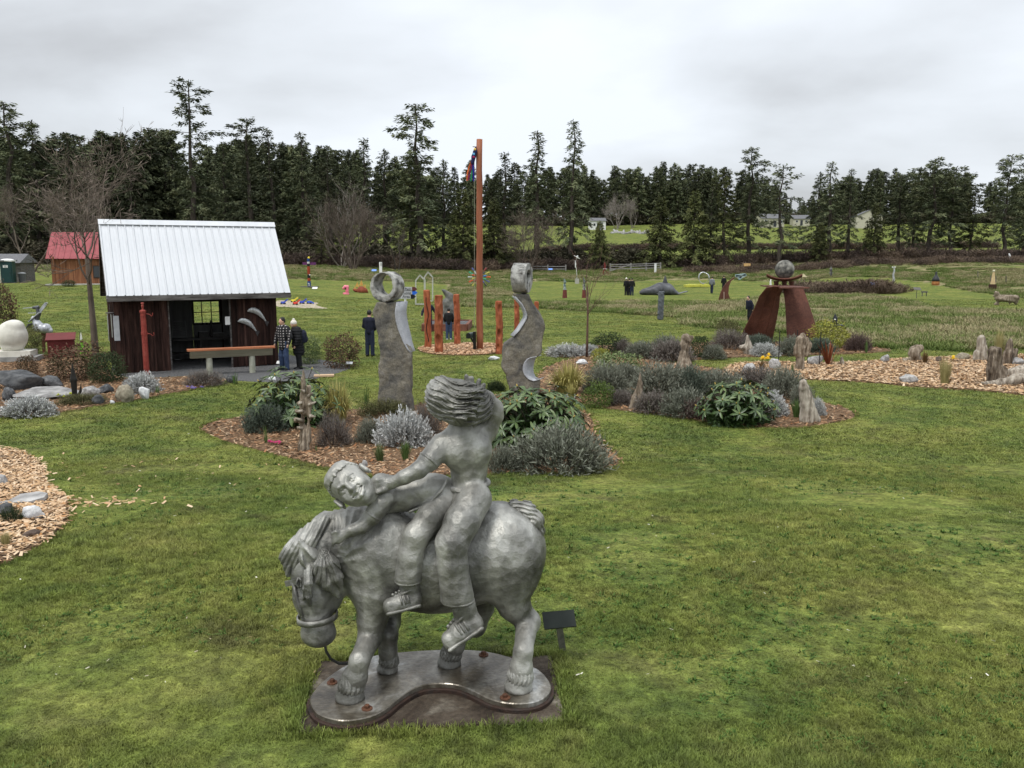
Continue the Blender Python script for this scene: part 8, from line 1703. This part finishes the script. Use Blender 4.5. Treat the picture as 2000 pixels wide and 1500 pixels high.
# ring on yellow base
T, g, q, k = ground_thing('ring_sculpture', 'polished steel open ring sculpture on a yellow platform', 'sculpture', 1372, 560); SS_ = cm('steel_ring', (.42, .43, .43), rough=.25, metal=.7); C = q(1374, 543)
b = MB(); b.tube([C+np.array([cos(a)*8.5/k, .25*sin(a*.5), sin(a)*11/k]) for a in np.linspace(.9, 5.2, 30)], [.10+.10*sin(pi*i/29) for i in range(30)], 8, flat=.5); b.build('outer_ring', SS_, T, True); b = MB(); b.tube([C+np.array([cos(a)*8/k+.12, -.3*cos(a), sin(a)*10/k]) for a in np.linspace(-1.6, 1.9, 24)], [.05+.10*sin(pi*i/23) for i in range(24)], 8, flat=.5); b.build('inner_ring', SS_, T, True)
b = MB(); b.lathe(q(1373, 556.5), [(.12, -.1), (.10, .15)], 10); b.build('foot', BLACKC, T)
YB = cm('yellow_platform', (.42, .42, .05), (.52, .50, .10), scale=4, rough=.6)
for i in range(5): b = MB(); p0 = q(1346+i*9.2, 558.8-.7*(i % 2)); b.box(p0+np.array([0, 0, .05]), (1.05, 1.6+.5*(i % 2), .28)); b.build('platform_block', YB, T)
# rusty arrow
T, g, q, k = ground_thing('arrow_sculpture', 'curved rusty steel arrow sculpture with a pale head', 'sculpture', 1415, 588); RU = MATS['corten']; rows = [[(1403, 588), (1428, 588.5)], [(1407, 573), (1422.5, 573)], [(1413, 560), (1424, 559)], [(1421, 550), (1428, 549)], [(1432, 543), (1436, 542.5)], [(1439, 540), (1441, 539)]]; b = MB(); b.put([q(x, y) for r in rows for x, y in r], [(2*i, 2*i+1, 2*i+3, 2*i+2) for i in range(5)]); o = b.build('curved_shaft', RU, T); md = o.modifiers.new('t', 'SOLIDIFY'); md.thickness = .12
b = MB(); b.bar(q(1414, 588, -.1), q(1414, 570, -.1), .05, .09); b.build('spine', cm('spine_pale', (.4, .28, .22)), T); AH = cm('arrow_head', (.22, .34, .36), (.34, .40, .36), scale=5)
for a_, b_ in (((1436, 538.5), (1456, 536)), ((1457, 536), (1442, 545)), ((1437, 539), (1448, 541))): b = MB(); b.bar(q(*a_), q(*b_), .12, .20); b.build('head_bar', AH, T)
# orca on a block
T, g, q, k = ground_thing('orca_sculpture', 'black and white orca sculpture leaping from a dark block', 'sculpture', 1632, 648); b = MB(); b.box((0, 0, .16), (.5, .42, .32)); b.build('block', BLACKC, T); b = MB(); b.box((0, 0, .34), (.62, .5, .05)); b.build('slab', cm('slab_slate', (.06, .065, .075)), T); c = Clay(.02); c.limb([q(1633, 638), q(1631, 630), q(1631.5, 622), q(1631, 612.5)], [.13, .12, .10, .02], .03); c.limb([q(1633, 634), q(1638, 636)], [.05, .02], .03); c.build('orca', cm('orca_skin', (.008, .009, .014), (.014, .016, .022), scale=4, rough=.3), T)
for x, y in ((1631, 624), (1632, 631)): c = Clay(.015); c.ell(q(x, y, -.09), (.06, .03, .035), .01); c.build('white_patch', WHT, T)
# wooden horse at right
T, g, q, k = ground_thing('wooden_horse_sculpture', 'pale driftwood horse sculpture standing in the meadow at far right', 'sculpture', 1964, 596); c = Clay(.05); c.limb([q(1952, 583), q(1966, 583), q(1982, 583)], [.28, .26, .30], .1); c.limb([q(1950, 582), q(1947, 575), q(1946, 571)], [.25, .16, .12], .08); c.limb([q(1947, 573), q(1941, 578)], [.14, .08], .06)
for x0, x1 in ((1950, 1943), (1952, 1948), (1974, 1971), (1981, 1984)): c.limb([q(x0, 586), q(x1, 595)], [.12, .06], .05)
c.limb([q(1985, 580), q(1988, 585), q(1987, 590)], [.14, .12, .06], .05); c.limb([q(1946, 571), q(1944, 568)], [.05, .02], .03); c.build('horse_body', DW, T, disp=lambda X, Y, Z: (.03*np.sin(Z*14+X*3)).astype(np.float32))
# lighthouse-like, bell-like, serpent, lantern and small figures
T, g, q, k = ground_thing('lighthouse_sculpture', 'small wooden lighthouse-shaped sculpture behind the driftwood horse', 'sculpture', 1938, 567); b = MB(); b.box((0, 0, .3), (.55, .5, .62)); b.build('plinth', cm('plinth_dark', (.05, .025, .015)), T); b = MB(); b.lathe((0, 0, .62), [(.26, 0), (.10, 1.2)], 6); b.build('tower', cm('tower_wood', (.42, .30, .15), (.55, .42, .24), scale=5), T); b = MB(); b.ball((0, 0, 1.95), .12, 8); b.build('lantern', cm('lantern_white', (.6, .55, .4)), T, True)
T, g, q, k = ground_thing('bell_sculpture', 'dark bell-shaped sculpture on an orange drum in the meadow', 'sculpture', 1827, 557); b = MB(); b.lathe((0, 0, 0), [(.36, 0), (.42, .2), (.38, .45)], 14); b.build('drum', cm('drum_orange', (.26, .10, .03), (.38, .17, .06), scale=5), T); b = MB(); b.lathe((0, 0, .45), [(.42, 0), (.34, .3), (.16, .6), (.08, .8), (.12, .95), (.02, 1.05)], 14); b.build('bell', cm('bell_dark', (.03, .032, .035), rough=.5), T, True)
T, g, q, k = ground_thing('serpent_sculpture', 'thin wavy silver serpent-like sculpture upright in the meadow', 'sculpture', 1743, 563); b = MB(); b.tube([q(1743, 563), q(1743, 553), q(1746, 545), q(1744.5, 536), q(1747, 529), q(1746, 523)], [.16, .12, .13, .10, .09, .04], 8); b.build('body', cm('serpent_silver', (.20, .21, .22), (.5, .51, .5), scale=3, rough=.4, metal=.3), T, True)
for x in (1743.5, 1748): b = MB(); b.ball(q(x, 522), .08, 7); b.build('knob', WHT, T)
T, g, q, k = ground_thing('lantern_sculpture', 'little roofed lantern on a post right of the stone ball', 'sculpture', 1569, 569); b = MB(); b.tube([(0, 0, 0), q(1569, 552)], .05, 6); b.build('post', GREYWD, T); b = MB(); b.lathe(q(1569, 552), [(.22, 0), (.22, .05)], 8); b.build('tray', GREYWD, T); b = MB(); b.lathe(q(1569, 541), [(.42, 0), (.02, .35)], 4); b.build('roof', cm('thatch', (.30, .26, .15), (.42, .36, .22), scale=9), T)
for s in (-1, 1): b = MB(); b.tube([q(1569, 552)+np.array([s*.18, 0, 0]), q(1569, 541)+np.array([s*.18, 0, 0])], .025, 5); b.build('strut', GREYWD, T)
T, g, q, k = ground_thing('spinner_figure', 'small dark winged figure sculpture at the edge of the mown strip', 'sculpture', 1623, 540); c = Clay(.04); c.limb([q(1623, 540), q(1623, 533), q(1623, 526), q(1623.3, 521)], [.14, .12, .18, .05], .04); c.limb([q(1619.5, 533), q(1627, 533)], [.06, .06], .03); c.build('figure', cm('figure_mixed', (.03, .028, .026), (.22, .21, .20), scale=6, lo=.45, hi=.6), T)
T, g, q, k = ground_thing('heron_sculpture', 'pair of small white bird shapes on stalks at far right', 'sculpture', 1970, 513)
for (x, y, y2) in ((1971, 497, 513), (1965, 506, 514)): b = MB(); b.tube([q(x, y2), q(x+.5, y)], .03, 5); b.build('stalk', WHT, T); c = Clay(.04); c.limb([q(x, y-1), q(x+1.2, y+3)], [.10, .14], .03); c.build('bird', WHT, T)
T, g, q, k = ground_thing('mushroom_sculpture', 'small white mushroom-like figure in the scrub behind the rusty arch', 'sculpture', 1596, 569); b = MB(); b.lathe((0, 0, 0), [(.12, 0), (.09, .75)], 8); b.build('stem', WHT, T); b = MB(); b.lathe(q(1596, 558), [(.02, -.02), (.24, 0), (.20, .12), (.02, .2)], 10); b.build('cap', WHT, T)
T, g, q, k = ground_thing('white_figurine', 'slim white figurine standing left behind the bowl of the rusty arch', 'sculpture', 1505, 558); c = Clay(.03); c.limb([q(1505, 558), q(1505, 551), q(1505.5, 547)], [.12, .10, .08], .03); c.build('figure', WHT, T)
for x, y, lab, bl in ((1075, 537, 'blue topped info post in the brown strip right of the standing stone', 1), (1706, 571, 'blue topped info post at the end of the thorny mound', 1), (731, 541, 'blue topped info post left of the stone ring', 1), (1790, 583, 'dark thin stake in the right-hand meadow', 0)): stake_sign(lab, x, y, .62, .4, .85, cm('info_blue', (.16, .28, .62)) if bl else GREYWD)
b = MB(); b.box((0, 0, .2), (.5, .25, .12)); b.box((-.2, 0, .0), (.06, .06, .5)); b.box((.2, 0, 0), (.06, .06, .5)); p = at(1805, 579); tag(b.build('low_bench', GREYWD, None, loc=tuple(p+np.array([0, 0, .22]))), 'tiny dark bench in the right-hand meadow', 'bench')
T, g, q, k = ground_thing('marker_board', 'orange wooden marker board at the scrub edge above the arrow', 'sign', 1460, 531); b = MB(); b.box((-.1, 0, 1.05), (1.0, .06, .42)); b.build('board', cm('board_orange', (.50, .30, .10), (.60, .40, .18), scale=5), T); b = MB(); b.box((.25, .06, .6), (.09, .09, 1.2)); b.build('post', GREYWD, T)
T, g, q, k = ground_thing('white_marker', 'white upright board behind the eye ring of the left stone', 'sign', 744, 545); b = MB(); b.box((0, 0, 1.05), (.36, .10, 2.2)); b.build('board', WHT, T); b = MB(); b.box((.06, -.06, 1.85), (.08, .02, .4)); b.build('mark', BLACKC, T)
T, g, q, k = ground_thing('stalk_fence', 'row of thin dark stakes along the far right mown strip', 'fence', 1960, 556)
for x, y in ((1935, 550), (1945, 551), (1965, 551), (1910, 541)): b = MB(); b.tube([q(x, y), q(x, y-12)], .04, 5); b.build('stake', GREYWD, T)
# people far off
p = at(1223, 577); person('person in a white hat and dark coat, left of the group of three', p, R(190), 1.7, .04, BLACKC, BLACKC, HAIRD, hat=CREAMC); p = at(1229, 577); person('person with a pink bag in the middle of the group of three', p, R(200), 1.66, .04, BLACKC, BLACKC, HAIRD, pack=PINKC); p = at(1234, 577.5); person('person in dark clothes and jeans, right of the group of three', p, R(170), 1.7, .04, BLACKC, DKJEAN, HAIRD)
p = at(1390, 573); person('person in a grey jacket walking between the ring and the arrow', p, R(150), 1.72, .04, GREYC, DKJEAN, HAIRD, feet=[(-.08, .12), (.1, -.12)]); p = at(1413, 569); person('person in black half hidden behind the rusty arrow', p, R(180), 1.7, .04, BLACKC, BLACKC, HAIRD); p = at(1464, 632); person('person in dark clothes stooping beside the left leg of the arch', p, R(-60), 1.55, .035, NAVY, BLACKC, HAIRD, lean=.25)
